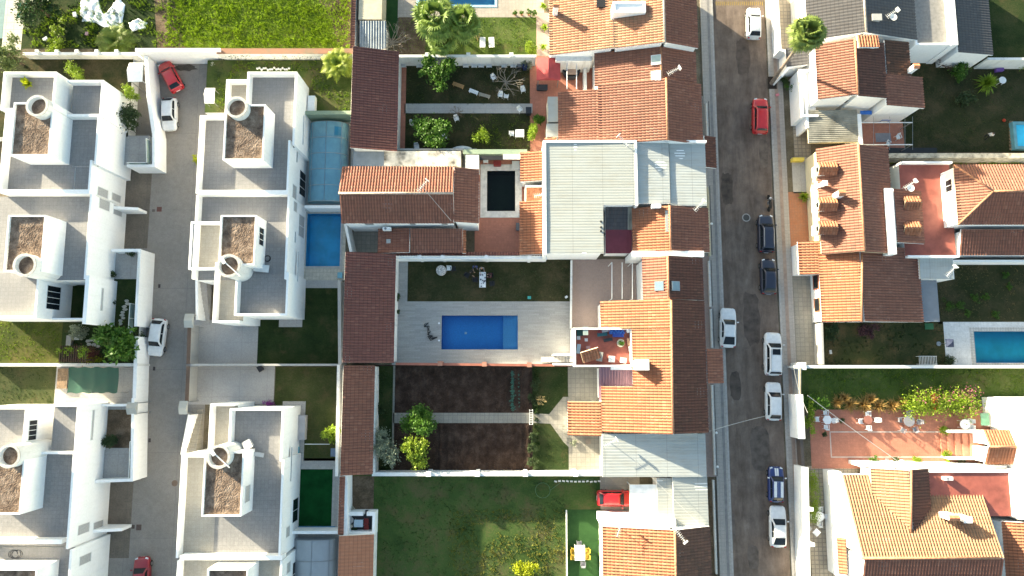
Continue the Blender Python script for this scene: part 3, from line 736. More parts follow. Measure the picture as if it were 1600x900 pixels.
        h = MB(); h.cbox(s_*(hw+.07), (yt+.085)*Ln, belt+.04, .19, .12, .13, s_*.15); h.build('mirror', pm if stripes is None else plasW, o)
        for y in wy:
            q = MB()
            for (ra, rb, x0, x1) in ((.30, .315, hw-.2, hw-.03), (.315, .27, hw-.03, hw+.012)):
                k = 20; vs = [(s_*x0, y+ra*math.cos(6.283*i/k), .315+ra*math.sin(6.283*i/k)) for i in range(k)]+[(s_*x1, y+rb*math.cos(6.283*i/k), .315+rb*math.sin(6.283*i/k)) for i in range(k)]
                q.add(vs, [(i, (i+1) % k, k+(i+1) % k, k+i) for i in range(k)]+[tuple(range(k)), tuple(range(k, 2*k))[::-1]])
            wh = q.build('wheel', rubber, o, True); q = MB(); k = 14
            q.add([(s_*(hw+.018), y+.19*math.cos(6.283*i/k), .315+.19*math.sin(6.283*i/k)) for i in range(k)], [tuple(range(k))]); q.build('rim', rimM, wh)
    def strip(nm, xa, xb, y0, y1, mt, up=.03, on='cab'):
        g = MB(); K = 8
        def P(i, j):
            y = y0+(y1-y0)*j/(K-1); x = xa+(xb-xa)*i/3
            if on == 'cab': z, w = cab(y); z = z+.02
            else:
                z = np.interp(y, [s[0] for s in St], [s[2] for s in St])+.012
            return (x, y*Ln, z+up-.02*(x/hw)**2)
        g.grid(P, 4, K); return g.build(nm, mt, o, True)
    if roof_mat: strip('roof', -wt*.88, wt*.88, yt, yr, roof_mat, .022)
    if panel: strip('sunroof', -wt*.68, wt*.68, yt-.02, yt-.15, glassD, .03)
    if stripes:
        ca, cb = stripes
        for s_ in (-1, 1):
            strip('stripe', s_*.10-.085, s_*.10+.085, yt-.003, yr+.003, cb, .034)
            strip('stripe', s_*.11-.09, s_*.11+.09, .455, .25, ca, .02, 'body')
    if rails:
        for s_ in (-1, 1):
            g = MB(); g.tube([(s_*wt*.9, y*Ln, cab(y)[0]+.05) for y in (yt-.02, -.1, yr+.02)], .022, 6); g.build('roof_rail', greyMt, o)
    g = MB(); g.cbox(0, .497*Ln, .45, .50, .02, .11); g.cbox(0, -.499*Ln, .62, .50, .02, .11); g.build('number_plate', plasW, o)
    g = MB()
    g.cbox(0, .487*Ln, .55, hw*.95, .05, .12); g.build('grille', blackP, o)
    return o

# ------------------------------------------------------------------ furniture (local coordinates, +y is the back)
def mchair(label, mat=None, arms=True, group=None, name='garden_chair'):
    o = thing(name, label, 'chair', 0, 0, 0, group); mat = mat or plasW
    m = MB(); m.cbox(0, 0, .42, .44, .44, .035); m.build('seat', mat, o)
    m = MB(); m.grid(lambda i, j: (-.22+.44*i/5, .20+.09*j/4-.05*(1-((i-2.5)/2.5)**2)*0+.02*((i-2.5)/2.5)**2*-1, .42+.43*j/4), 6, 5); 
    m.grid(lambda i, j: (-.22+.44*i/5, .23+.09*j/4-.02*((i-2.5)/2.5)**2, .42+.43*j/4), 6, 5); m.cbox(0, .32, .86, .44, .05, .03); m.build('backrest', mat, o)
    if arms:
        for s_ in (-1, 1):
            m = MB(); m.cbox(s_*.25, 0.0, .64, .055, .48, .025); m.cbox(s_*.25, -.2, .53, .04, .04, .22); m.build('armrest', mat, o)
    for sx in (-1, 1):
        for sy in (-1, 1):
            m = MB(); m.tube([(sx*.2, sy*.19, .42), (sx*.24, sy*.24, 0)], .022, 6); m.build('leg', mat, o)
    return o
def mtable(label, kind='round', a=.5, b=.5, mat=None, hgt=.73, group=None, name='garden_table'):
    o = thing(name, label, 'table', 0, 0, 0, group); mat = mat or plasW; m = MB()
    if kind == 'round': m.lathe(0, 0, [(0, hgt-.03), (a*.96, hgt-.03), (a, hgt-.015), (a*.98, hgt), (0, hgt+.002)], 28)
    elif kind == 'hex': m.cyl(0, 0, hgt-.03, hgt, a, n=6)
    else: m.cbox(0, 0, hgt-.02, 2*a, 2*b, .04)
    m.build('tabletop', mat, o)
    for sx in (-1, 1):
        for sy in (-1, 1):
            k = .62 if kind != 'rect' else .88
            m = MB(); m.tube([(sx*a*k, sy*b*k, hgt-.03), (sx*a*k*1.05, sy*b*k*1.05, 0)], .025, 6); m.build('leg', mat, o)
    return o
def lounger(label, group=None, name='sun_lounger'):
    o = thing(name, label, 'sun lounger', 0, 0, 0, group)
    m = MB()
    for k in range(9): m.cbox(0, -.85+.14*k, .33, .56, .115, .02)
    m.build('seat', plasW, o); m = MB()
    for k in range(5): m.cbox(0, .42+.10*k, .37+.085*k, .56, .115, .02, tilt=.7)
    m.build('backrest', plasW, o); m = MB()
    m.cbox(-.30, -.15, .31, .05, 1.5, .07); m.cbox(.30, -.15, .31, .05, 1.5, .07); m.cbox(0, -.90, .31, .55, .05, .07); m.build('frame', plasW, o)
    for sx in (-1, 1):
        for sy in (-.75, .45):
            m = MB(); m.cbox(sx*.28, sy, .14, .06, .08, .28); m.build('leg', plasW, o)
    return o
def antenna(label, px, py, z, h=1.6, rz=0.0, dish=False, group='television antennas on the roofs'):
    x, y = W(px, py, z+h); o = thing('television_antenna', label, 'antenna', x, y, z, group); mt = whiteMt
    m = MB(); m.tube([(x, y, z-.3), (x, y, z+h)], .03, 6); m.build('mast', greyMt, o)
    m = MB(); c, s_ = math.cos(rz), math.sin(rz); m.tube([(x-.7*c, y-.7*s_, z+h-.1), (x+.7*c, y+.7*s_, z+h-.1)], .025, 5)
    for k in range(7):
        f = -.7+.2*k; l = .28-.02*k; m.tube([(x+f*c+l*s_, y+f*s_-l*c, z+h-.1), (x+f*c-l*s_, y+f*s_+l*c, z+h-.1)], .016, 4)
    m.cbox(x+.75*c, y+.75*s_, z+h-.1, .06, .5, .5, rz); m.build('aerial', mt, o)
    if dish:
        m = MB(); m.lathe(x+.3, y-.25, [(0, z+h*.55), (.2, z+h*.55+.03), (.38, z+h*.55+.12)], 18); m.build('dish', whiteMt, o)
    return o
def chimney(label, px, py, z, h, w=.6, d=None, mat=None, cap='tile', parent=None):
    x, y = W(px, py, z+h); d = d or w; m = MB(); m.cbox(x, y, z+h/2-.6, w, d, h+1.2)
    c = MB()
    if cap == 'tile':
        for s_ in (-1, 1): c.cbox(x, y+s_*d*.27, z+h+.16, w+.16, d*.62, .06, tilt=-s_*.45)
        for s_ in (-1, 1): m.cbox(x+s_*w*.38, y, z+h+.04, .08, d, .14)
    else: c.cbox(x, y, z+h+.04, w+.14, d+.14, .08)
    o = m.build('chimney', mat or white, parent); 
    k = c.build('chimney_cap', tileflat if cap == 'tile' else (mat or white), o)
    return o
tileflat = flat('terracotta_cap', (.50,.21,.11), .8, var=.3, vs=5)
def acunit(label, px, py, z, w=.85, d=.35, h=.6, rz=0, z0=None):
    x, y = W(px, py, z+h); o = thing('air_conditioner', label, 'air conditioner', x, y, z); m = MB(); m.cbox(x, y, z+h/2, w, d, h, rz); m.build('casing', plasW, o)
    m = MB(); m.cyl(x-.12*math.cos(rz), y, z+h, z+h+.012, .13, n=16); m.build('fan_grille', plasG, o); 
    return o
def pottedplant(label, px, py, r, h, leaf, z=0.0, pm=None, name='potted_plant', group=None, n=260):
    x, y = W(px, py, z+h*.6); o = thing(name, label, 'potted plant', x, y, z, group)
    m = MB(); m.lathe(x, y, [(r*.36, z), (r*.5, z+.28), (r*.56, z+.3), (r*.5, z+.3), (r*.45, z+.26), (0, z+.26)], 16); m.build('pot', pm or potM, o, False)
    P = crownpts(n, x, y, z+.3+h*.35, r, r, h*.45, 5, int(px*11+py)); mesh_quads('foliage', leafquads(P, .09), leaf, o); return o

# ------------------------------------------------------------------ people
skinM = flat('skin', (.46,.28,.20), .55, var=.06, world=False); hairM = flat('dark_hair', (.02,.014,.01), .6, var=.2, world=False); hairB = flat('light_hair', (.30,.22,.14), .6, var=.2, world=False)
def cloth(n, c): return flat(n, c, .85, var=.15, vs=6, world=False)
def person(label, J, R_, top, bottom, hair=None, shoes=None):
    "J: joints of one pose; one continuous skinned body"
    o = thing('person', label, 'person', 0, 0, 0)
    names = list(J); idx = {k: i for i, k in enumerate(names)}
    E = [('hip','waist'),('waist','chest'),('chest','neck'),('neck','head'),('head','crown'),('chest','shL'),('shL','elL'),('elL','wrL'),('wrL','haL'),('chest','shR'),('shR','elR'),('elR','wrR'),('wrR','haR'),
         ('hip','hiL'),('hiL','knL'),('knL','anL'),('anL','toL'),('hip','hiR'),('hiR','knR'),('knR','anR'),('anR','toR')]
    vs = [J[k] for k in names]; es = [(idx[a], idx[b]) for a, b in E]
    fr = {}
    for s_ in 'LR':    # five fingers from each palm
        w, h = Vector(J['wr'+s_]), Vector(J['ha'+s_]); d = (h-w).normalized(); sd = d.cross(Vector((0, 0, 1)));
        sd = sd.normalized() if sd.length > .1 else Vector((1, 0, 0))
        for k, (off, ln) in enumerate(((-.032, .07), (-.011, .085), (.011, .08), (.03, .06), (-.05, .05))):
            b = h+sd*off-(d*.05 if k == 4 else d*0); vs.append(tuple(b)); i0 = len(vs)-1; vs.append(tuple(b+d*ln*.6+sd*off*(.5 if k == 4 else .15))); vs.append(tuple(b+d*ln+Vector((0, 0, -.015))+sd*off*(.6 if k == 4 else .15)))
            es += [(idx['ha'+s_], i0), (i0, i0+1), (i0+1, i0+2)]; fr[i0] = .011; fr[i0+1] = .009; fr[i0+2] = .007
    me = bpy.data.meshes.new('body'); me.from_pydata(vs, es, []); b = bpy.data.objects.new('body', me); COL.objects.link(b)
    md = b.modifiers.new('sk', 'SKIN'); md.use_smooth_shade = True
    sk = me.skin_vertices[0].data
    for i in range(len(vs)):
        r = fr.get(i) or R_[names[i]]; r = r if isinstance(r, tuple) else (r, r); sk[i].radius = r
    sk[idx['hip']].use_root = True
    ss = b.modifiers.new('ss', 'SUBSURF'); ss.levels = ss.render_levels = 2
    dg = bpy.context.evaluated_depsgraph_get(); me2 = bpy.data.meshes.new_from_object(b.evaluated_get(dg)); bpy.data.objects.remove(b)
    for k in (top, bottom, skinM, shoes or blackP): me2.materials.append(k)
    zone = {'hip':1,'waist':0,'chest':0,'neck':2,'head':2,'crown':2,'shL':0,'shR':0,'elL':0,'elR':0,'wrL':2,'wrR':2,'haL':2,'haR':2,'hiL':1,'hiR':1,'knL':1,'knR':1,'anL':1,'anR':1,'toL':3,'toR':3}
    jj = [(Vector(J[k]), z) for k, z in zone.items() if k in J]
    for E_ in E:
        a, c = Vector(J[E_[0]]), Vector(J[E_[1]])
        jj.append(((a+c)/2, zone[E_[0]] if zone[E_[0]] == zone[E_[1]] else (zone[E_[1]] if E_[0] in ('chest', 'hip') else zone[E_[0]])))
    for p in me2.polygons:
        c = p.center; p.material_index = min(jj, key=lambda q: (q[0]-c).length)[1]; p.use_smooth = True
    body = bpy.data.objects.new('body', me2); COL.objects.link(body); body.parent = o
    hd = Vector(J['head']); cr = Vector(J['crown']); up = (cr-hd).normalized(); m = MB()
    m.grid(lambda i, j: tuple(hd+up*.045+Vector((.098*math.cos(6.283*i/16)*math.sin(math.pi*.60*j/6), .112*math.sin(6.283*i/16)*math.sin(math.pi*.60*j/6)+.012, .125*math.cos(math.pi*.60*j/6)))), 16, 7, close=True)
    m.build('hair', hair or hairM, o, True)
    f = Vector((0, -1, 0)); m = MB()   # face towards -y
    c0 = hd+f*.088+up*.02; m.cbox(c0.x, c0.y-.006, c0.z, .026, .035, .045); m.build('nose', skinM, o)
    for s_ in (-1, 1):
        m = MB(); m.cbox(hd.x+s_*.034, hd.y-.088, hd.z+.045, .024, .012, .012); m.build('eye', blackP, o)
    m = MB(); m.cbox(hd.x, hd.y-.088, hd.z-.028, .045, .012, .012); m.build('mouth', lampR, o)
    return o
RAD = {'hip':(.15,.11),'waist':(.13,.10),'chest':(.16,.11),'neck':.055,'head':(.085,.10),'crown':(.07,.08),'shL':.06,'shR':.06,'elL':.043,'elR':.043,'wrL':.03,'wrR':.03,'haL':(.036,.02),'haR':(.036,.02),
       'hiL':.09,'hiR':.09,'knL':.06,'knR':.06,'anL':.04,'anR':.04,'toL':(.045,.03),'toR':(.045,.03)}
def standing(stride=.12, armf=-.1, lean=0.0):
    return {'hip':(0,0,.95),'waist':(0,-lean*.3,1.12),'chest':(0,-lean*.7,1.36),'neck':(0,-lean,1.50),'head':(0,-lean-.01,1.60),'crown':(0,-lean,1.69),
      'shL':(.18,-lean*.8,1.40),'elL':(.24,.02-lean*.5,1.12),'wrL':(.23,armf-lean,.90),'haL':(.23,armf-.05-lean,.82),'shR':(-.18,-lean*.8,1.40),'elR':(-.24,.03-lean*.5,1.12),'wrR':(-.22,armf-.12-lean,.96),'haR':(-.21,armf-.2-lean,.92),
      'hiL':(.095,0,.88),'knL':(.11,-stride,.50),'anL':(.11,-stride*.6,.09),'toL':(.12,-stride*.6-.14,.035),'hiR':(-.095,0,.88),'knR':(-.11,stride*.3,.50),'anR':(-.11,stride,.09),'toR':(-.12,stride-.14,.035)}
def sitting():
    return {'hip':(0,.08,.55),'waist':(0,.10,.72),'chest':(0,.08,.94),'neck':(0,.06,1.07),'head':(0,.03,1.17),'crown':(0,.04,1.26),
      'shL':(.18,.08,.98),'elL':(.23,-.02,.74),'wrL':(.15,-.22,.73),'haL':(.12,-.30,.75),'shR':(-.18,.08,.98),'elR':(-.23,-.02,.74),'wrR':(-.15,-.22,.73),'haR':(-.12,-.30,.75),
      'hiL':(.10,.06,.52),'knL':(.13,-.36,.50),'anL':(.13,-.36,.09),'toL':(.13,-.50,.035),'hiR':(-.10,.06,.52),'knR':(-.13,-.36,.50),'anR':(-.13,-.38,.09),'toR':(-.13,-.52,.035)}
# ================================================================== camera, sky, sun
cam = bpy.data.cameras.new('camera'); cam.sensor_width = 36; cam.lens = F/1600*36; cam.clip_end = 2000; cam.clip_start = 1
co = bpy.data.objects.new('camera', cam); COL.objects.link(co); co.location = (0, 0, HC); co.rotation_euler = (TILT, 0, 0); SC.camera = co
EL = rad(12.6); D = Vector((.803*math.cos(EL), -.596*math.cos(EL), -math.sin(EL)))
sl = bpy.data.lights.new('sun', 'SUN'); sl.energy = 4.7; sl.angle = rad(.6); sl.color = (1.0, .89, .73)
so = bpy.data.objects.new('sun', sl); COL.objects.link(so); so.rotation_euler = D.to_track_quat('-Z', 'Y').to_euler(); so.location = (-40, 30, 40)
wd = bpy.data.worlds.new('World'); SC.world = wd; wd.use_nodes = True; t = wd.node_tree
sk = t.nodes.new('ShaderNodeTexSky'); sk.sky_type = 'NISHITA'; sk.sun_disc = False; sk.sun_elevation = EL; sk.sun_rotation = math.atan2(-.803, .596)
sk.air_density = 1.0; sk.dust_density = 1.5; sk.ozone_density = 1.0
t.links.new(sk.outputs[0], t.nodes['Background'].inputs[0]); t.nodes['Background'].inputs[1].default_value = .10
vs_ = SC.view_settings; vs_.view_transform = 'Standard'; vs_.look = 'None'; vs_.exposure = EXPO; vs_.gamma = 1; vs_.use_white_balance = True; vs_.white_balance_temperature = 7100; vs_.white_balance_tint = 2; vs_.use_curve_mapping = False
SC.cycles.max_bounces = 6; SC.cycles.diffuse_bounces = 3; SC.cycles.transparent_max_bounces = 8; SC.cycles.use_denoising = True
SC.cycles.caustics_reflective = False; SC.cycles.caustics_refractive = False

# leaf colours
lfA = leafmat('citrus_leaves', (.045,.10,.012)); lfB = leafmat('bright_leaves', (.13,.19,.015)); lfC = leafmat('olive_leaves', (.17,.19,.13)); lfD = leafmat('dark_leaves', (.022,.045,.012))
lfE = leafmat('fan_palm_fronds', (.10,.15,.03)); lfF = leafmat('dry_fronds_colour', (.26,.18,.09)); lfG = leafmat('bougainvillea', (.36,.10,.16)); lfH = leafmat('ornamental_grass', (.38,.24,.08)); lfI = leafmat('yellow_leaves', (.38,.42,.02)); lfJ = leafmat('red_flowers', (.45,.05,.02))
lfK = leafmat('white_flowers', (.6,.6,.52)); lfL = leafmat('deep_green_leaves', (.035,.055,.02)); grB = leafmat('bright_grass', (.11,.17,.016)); grM = leafmat('meadow_grass', (.14,.21,.014)); grD = leafmat('lawn_grass', (.05,.075,.02)); grO = leafmat('dry_grass', (.15,.12,.055)); lfP = leafmat('purple_flowers', (.3,.06,.3))  # lfL is the dull dark green of the foliage itself

# ================================================================== ground
H_main = RC(690, 493, 809, 546); H_r2 = RC(479, 334, 532, 416); H_r3 = RC(466, 733, 519, 822); H_dark = RC(761, 267, 805, 330)
H_right = RC(1523, 518, 1680, 567); H_top = RC(655, -30, 773, 8); H_enc = RC(486, 208, 533, 312)
HOLES = [H_main, H_r2, H_r3, H_dark, H_right, H_top, H_enc]
big = 260
sheet('ground', -big, -big, big, big, groundmat('ground_earth', [(.07,.06,.04), (.12,.10,.07), (.18,.15,.11)], .5), 0, HOLES)
patch('lane', 160, 96, 326, 960, laneM, 2)
patch('lane_apron', 165, 264, 234, 388, laneD, 3); patch('lane_apron', 150, 724, 206, 872, laneD, 3)
X, Y = W(292, 106); m = MB(); rr0 = random.Random(3); m.prism([(X+rr0.uniform(.7, 1.6)*math.cos(k*.45), Y+rr0.uniform(.3, .55)*math.sin(k*.45)) for k in range(14)], .011, .0125); o = m.build('damp_stain', flat('damp_concrete', (.07,.06,.05), .8, var=.3, vs=3)); o['kind'] = 'structure'
patch('road', 1116, -60, 1214, 960, asph, 2)
# pavements with kerbs (raised)
def kerbed(name, x0, y0, x1, y1, mat, hgt=.12):
    X0, Y0, X1, Y1 = RC(x0, y0, x1, y1, 0); m = MB(); m.box(X0, Y0, 0, X1, Y1, hgt); o = m.build(name, mat); o['kind'] = 'structure'; return o
Xa = W(1109, 450)[0]; Xb = W(1129.5, 450)[0]; Xc = W(1216, 450)[0]; Xd = W(1219, 450)[0]; Xe = W(1238, 450)[0]
for nm, a, b, mt, h in (('pavement', Xa, Xb-.22, walkM, .12), ('kerb', Xb-.22, Xb, kerbM, .123), ('kerb', Xc, Xc+.22, kerbM, .123), ('pavement', Xc+.22, Xe, walkM, .12)):
    m = MB(); m.box(a, -60, 0, b, 70, h); o = m.build(nm, mt); o['kind'] = 'structure'
pinkStripe = flat('pinkish_paving_band', (.31,.235,.195), .85, var=.15, vs=2); greyStripe = flat('grey_paving_band', (.22,.21,.205), .85, var=.15, vs=2)
for a, b, mt in ((Xc+.62, Xc+1.0, pinkStripe), (Xa+.75, Xa+1.05, greyStripe)):
    m = MB(); m.box(a, -60, .12, b, 70, .124); o = m.build('pavement_band', mt); o['kind'] = 'structure'
# repair patches and worn strips in the asphalt
for i, (x0, y0, x1, y1, cc) in enumerate(((1150, 60, 1172, 118, (.10,.075,.062)), (1126, 268, 1146, 322, (.085,.064,.052)), (1160, 455, 1188, 540, (.10,.075,.062)), (1172, 664, 1204, 735, (.115,.09,.075)), (1141, 800, 1149, 845, (.14,.11,.095)), (1186, 215, 1200, 262, (.135,.105,.085)), (1140, 580, 1158, 626, (.09,.068,.056)), (1168, 850, 1186, 892, (.12,.095,.08)))):
    X0_, Y0_, X1_, Y1_ = RC(x0, y0, x1, y1); rq = random.Random(i); n_ = 22; cx_, cy_ = (X0_+X1_)/2, (Y0_+Y1_)/2
    m = MB(); m.add([(cx_+(X1_-X0_)/2*math.copysign(abs(math.cos(6.283*k/n_))**.6, math.cos(6.283*k/n_))*rq.uniform(.8, 1.05), cy_+(Y1_-Y0_)/2*math.copysign(abs(math.sin(6.283*k/n_))**.6, math.sin(6.283*k/n_))*rq.uniform(.85, 1.05), .0105) for k in range(n_)], [tuple(range(n_))]); o = m.build('road_patch', flat('asphalt_patch_%d' % i, cc, .9, var=.3, vs=1.2)); o['kind'] = 'structure'
# speed hump markings at the top of the street
yel = flat('yellow_road_paint', (.26,.18,.05), .8, var=.3, vs=5)
m = MB()
for k in range(24):
    X, Y = W(1119+3.15*k, 5.5, 0); m.box(X-.055, Y-.24, .008, X+.055, Y+.24, .014)
o = m.build('road_marking', yel); o['kind'] = 'structure'

# gardens (all at picture positions on the ground)
patch('meadow', 160, -60, 548, 76, fieldM, 1)
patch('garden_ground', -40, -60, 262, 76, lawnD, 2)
poly('earth_strip', [(478, -20), (548, -20), (549, 74), (528, 72), (520, 40), (508, 12)], brownS, 3)
poly('earth_strip', [(238, -40), (262, -40), (290, 76), (246, 76)], brownS, 3)
patch('driveway', 298, 500, 430, 632, yardM, 3)
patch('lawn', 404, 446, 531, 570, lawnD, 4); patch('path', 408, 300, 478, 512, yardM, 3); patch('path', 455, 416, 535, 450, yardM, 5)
patch('patio_step', 440, 300, 476, 511, yardM, 6); 
patch('lawn', 428, 573, 532, 720, lawnG and groundmat('brown_green_lawn', [(.03,.042,.014), (.05,.06,.02), (.085,.075,.035)], .3, 6), 4)
patch('path', 440, 627, 476, 726, yardM, 5); patch('pool_terrace', 458, 716, 532, 836, yardM, 4, [H_r3])
patch('pool_terrace', 476, 328, 540, 438, tilefloor('cream_pool_tiles', (.55,.50,.42), (.4,.37,.3), .4, .4), 7, [H_r2])
patch('pool_terrace', 478, 190, 545, 322, yardM, 4, [H_enc]); patch('pool_terrace', 455, 836, 530, 930, yardM, 4)
# middle gardens
patch('pool_terrace', 600, -60, 850, 28, tilefloor('beige_pool_paving', (.38,.33,.28), (.3,.26,.22), .4, .4), 2, [H_top])
patch('lawn', 622, 27, 842, 88, lawnG, 3); patch('flower_bed', 622, 27, 665, 90, brownS, 4); patch('path', 838, 20, 858, 88, pinkM, 4); patch('artificial_lawn', 596, -60, 622, 60, turfM, 4)
patch('lawn', 632, 92, 832, 236, lawnB, 2); patch('path', 632, 162, 832, 177, yardM, 4); patch('path', 620, 84, 634, 236, redM, 4)
patch('patio', 828, 84, 930, 240, redM, 3)
patch('patio', 742, 236, 860, 398, redM, 3, [H_dark]); 
patch('back_yard', 548, 232, 745, 262, yardM, 4)
patch('lawn', 637, 403, 893, 471, lawnB, 3); patch('pool_terrace', 614, 403, 896, 570, deckM, 2, [H_main])
patch('patio', 893, 405, 1005, 515, pinkM, 3)
patch('vegetable_garden', 583, 570, 892, 742, soilM, 2); 
def furrows(x0, y0, x1, y1):
    X0, Y0, X1, Y1 = RC(x0, y0, x1, y1); m = MB(); nx = int((X1-X0)/.085); ny = 70
    m.grid(lambda i, j: (X0+(X1-X0)*i/(nx-1), Y0+(Y1-Y0)*j/(ny-1), .015+.075*max(0, math.sin((X0+(X1-X0)*i/(nx-1))*2*math.pi/.80+.5*noise.noise(Vector((i*.05, j*.2, 1)))*3))+.09*abs(noise.noise(Vector((i*.33, j*.9, 0))))+.03*noise.noise(Vector((i*.9, j*1.9, 5)))), nx, ny)
    o = m.build('soil_furrows', soilM, smooth=True); o['kind'] = 'structure'
furrows(617, 574, 830, 643); furrows(686, 663, 828, 737)
patch('garden_verge', 583, 572, 613, 742, lawnD, 3)
patch('path', 614, 645, 840, 661, stoneM, 5); patch('path', 613, 571, 616, 742, stoneM, 5)
patch('lawn', 832, 572, 888, 742, lawnD, 4); patch('patio', 886, 572, 942, 742, stoneM, 3)
poly('path', [(838, 646), (858, 647), (880, 620), (890, 620), (890, 700), (880, 690), (860, 662), (838, 661)], stoneM, 6)
patch('lawn', 540, 742, 944, 960, groundmat('mixed_lawn', [(.026,.052,.014), (.050,.085,.022), (.10,.085,.04)], .25, 6), 2)
patch('flower_bed', 545, 744, 584, 803, brownS, 4); patch('artificial_lawn', 885, 796, 942, 960, turfM, 5); patch('driveway', 938, 745, 1000, 822, tilefloor('parking_concrete', (.33,.30,.25), (.24,.22,.2), 2.5, 2.5), 5)
# east side front yards
patch('front_yard', 1238, 120, 1264, 248, cobble, 3); patch('driveway', 1238, 246, 1262, 302, yardM, 4); patch('front_yard', 1232, 300, 1280, 400, tilefloor('orange_clay_paving', (.33,.13,.065), (.27,.11,.06), .3, .3), 4)
patch('front_yard', 1236, 400, 1262, 430, redM, 5); patch('driveway', 1238, 428, 1280, 572, stoneM, 4); patch('front_yard', 1214, -60, 1262, 120, cobble, 2)
patch('lawn', 1405, 95, 1680, 246, lawnB, 2); patch('lawn', 1535, -60, 1680, 92, lawnD, 3); patch('patio', 1344, 190, 1412, 240, redM, 5)
patch('back_yard', 1372, 238, 1680, 262, brownS, 3); patch('lawn', 1462, 408, 1680, 506, lawnB, 3); patch('lawn', 1284, 503, 1478, 574, groundmat('patchy_lawn', [(.022,.035,.012), (.04,.045,.018), (.12,.085,.04)], .35, 6), 3)
patch('pool_terrace', 1476, 503, 1700, 572, tilefloor('white_pool_paving', (.72,.71,.70), (.6,.6,.6), .6, .6), 4, [H_right])
patch('lawn', 1252, 574, 1700, 640, lawnG, 3); patch('patio', 1266, 640, 1564, 732, redM, 5); patch('path', 1266, 728, 1346, 960, cobble, 4)

# raised terrain west of and beside the lane
def plat(name, x0, y0, x1, y1, z, mat, top):
    X0, Y0, X1, Y1 = RC(x0, y0, x1, y1, z); m = MB(); m.box(X0, Y0, 0, X1, Y1, z-.02); o = m.build('terrain', white2); o['kind'] = 'structure'
    m = MB(); m.box(X0+.002, Y0+.002, z-.02, X1-.002, Y1-.002, z); o = m.build(name, mat); o['kind'] = 'structure'; return X0, Y0, X1, Y1
ZP = 1.5
plat('lawn', -60, 90, 204, 214, ZP, lawnB, 0); plat('courtyard', 182, 212, 232, 258, ZP, yardM, 0)
plat('courtyard', 160, 391, 219, 436, ZP, yardM, 0); plat('garden_ground', 160, 436, 218, 572, ZP-.01, lawnD, 0)
plat('lawn', -60, 430, 162, 500, ZP+.01, lawnD, 0); plat('lawn', -60, 498, 96, 572, ZP, groundmat('sunlit_lawn', [(.035,.05,.012), (.062,.072,.016), (.10,.09,.03)], .3, 6), 0); plat('patio', 94, 498, 162, 572, ZP-.005, lawnD, 0)
plat('lawn', -60, 571, 86, 636, ZP, groundmat('mossy_lawn', [(.035,.05,.018), (.065,.07,.028), (.10,.09,.045)], .3, 6), 0); plat('patio', 86, 571, 214, 640, ZP+.006, yardM, 0)
plat('garden_ground', 150, 630, 212, 705, ZP, brownS, 0); plat('courtyard', 140, 700, 210, 752, ZP+.01, yardM, 0)
plat('lawn', 322, 94, 549, 176, ZP, groundmat('raised_lawn', [(.03,.05,.012), (.055,.08,.02), (.10,.09,.04)], .35, 6), 0)

# ================================================================== white houses
def gbox(root, x0, y0, x1, y1, z, zf, rim=.32):
    X0, Y0, X1, Y1 = RC(x0, y0, x1, y1, z); t = .14; r = .30
    m = MB(); m.box(X0, Y0, zf-.5, X1, Y1, z-rim); m.box(X0, Y0, z-rim, X0+t, Y1, z); m.box(X1-t, Y0, z-rim, X1, Y1, z); m.box(X0+t, Y0, z-rim, X1-t, Y0+t, z); m.box(X0+t, Y1-t, z-rim, X1-t, Y1, z)
    m.build('stair_box', white, root)
    g = MB(); nx = max(6, int((X1-X0)/.09)); ny = max(6, int((Y1-Y0)/.09)); rr = random.Random(int(x0*3+y0))
    g.grid(lambda i, j: (X0+t+.002+(X1-X0-2*t-.004)*i/(nx-1), Y0+t+.002+(Y1-Y0-2*t-.004)*j/(ny-1), z-rim+.03+rr.random()*.055), nx, ny)
    g.build('gravel_roof', gravelM, root); return X0, Y0, X1, Y1
ringM = flat('weathered_render', (.50,.48,.44), .9, var=.2, vs=4)
def tower(root, cx, cy, rpx, z, zf, dark=True):
    x, y = W(cx, cy, z); r = abs(W(cx+rpx, cy, z)[0]-x); m = MB()
    m.lathe(x, y, [(r, zf-.3), (r, z-.05), (r-.02, z), (r-.2, z), (r-.22, z-.04), (r-.22, z-.55)], 36); o = m.build('tower', white2, root, False)
    for p in o.data.polygons: p.use_smooth = abs(p.normal.z) < .5
    g = MB(); g.cyl(x, y, z-.6, z-.52, r-.22, n=32); g.build('gravel_top', gravelM, o)
    k = MB(); k.lathe(x, y, [(r+.01, z-.10), (r+.03, z+.005), (r-.205, z+.012)], 36); k.build('rim', ringM, o); return x, y, r

ZR, FR = 5.9, 4.9
# --- first house east of the lane
h = thing('white_house', 'white flat-roofed house with round gravel-topped tower, beside the brick-topped wall and yellow-green palm', 'house', *W(400, 230), 0)
Ra = blk(h, 384, 112, 462, 226, ZR, floor=terr, sides='NWE'); blk(h, 352, 124, 387, 186, ZR-.05, floor=terr2, sides='NWS'); blk(h, 309, 180, 352, 302, ZR-.03, floor=terr, sides='NW'); Rc = blk(h, 350, 219, 452, 302, ZR-.02, floor=terr, sides='E')
gbox(h, 350, 163, 413, 250, 7.8, FR); tower(h, 369, 167, 17, 8.5, FR)
X1 = Rc[2]; y_ = lambda py, z: W(450, py, z)[1]
for (pa, pb) in ((289, 311),): opening(h, 'E', X1, 3.3, 4.6, y_(pb, 4), y_(pa, 4), 'window', fill=shutM)
opening(h, 'E', X1, .15, 2.4, y_(307, 1.2), y_(269, 1.2), 'window', mul=3)
opening(h, 'E', X1, 3.4, 3.75, y_(254, 3.6), y_(232, 3.6), 'window'); opening(h, 'E', Ra[2], 3.0, 3.25, y_(226, 3.2), y_(180, 3.2), 'window')
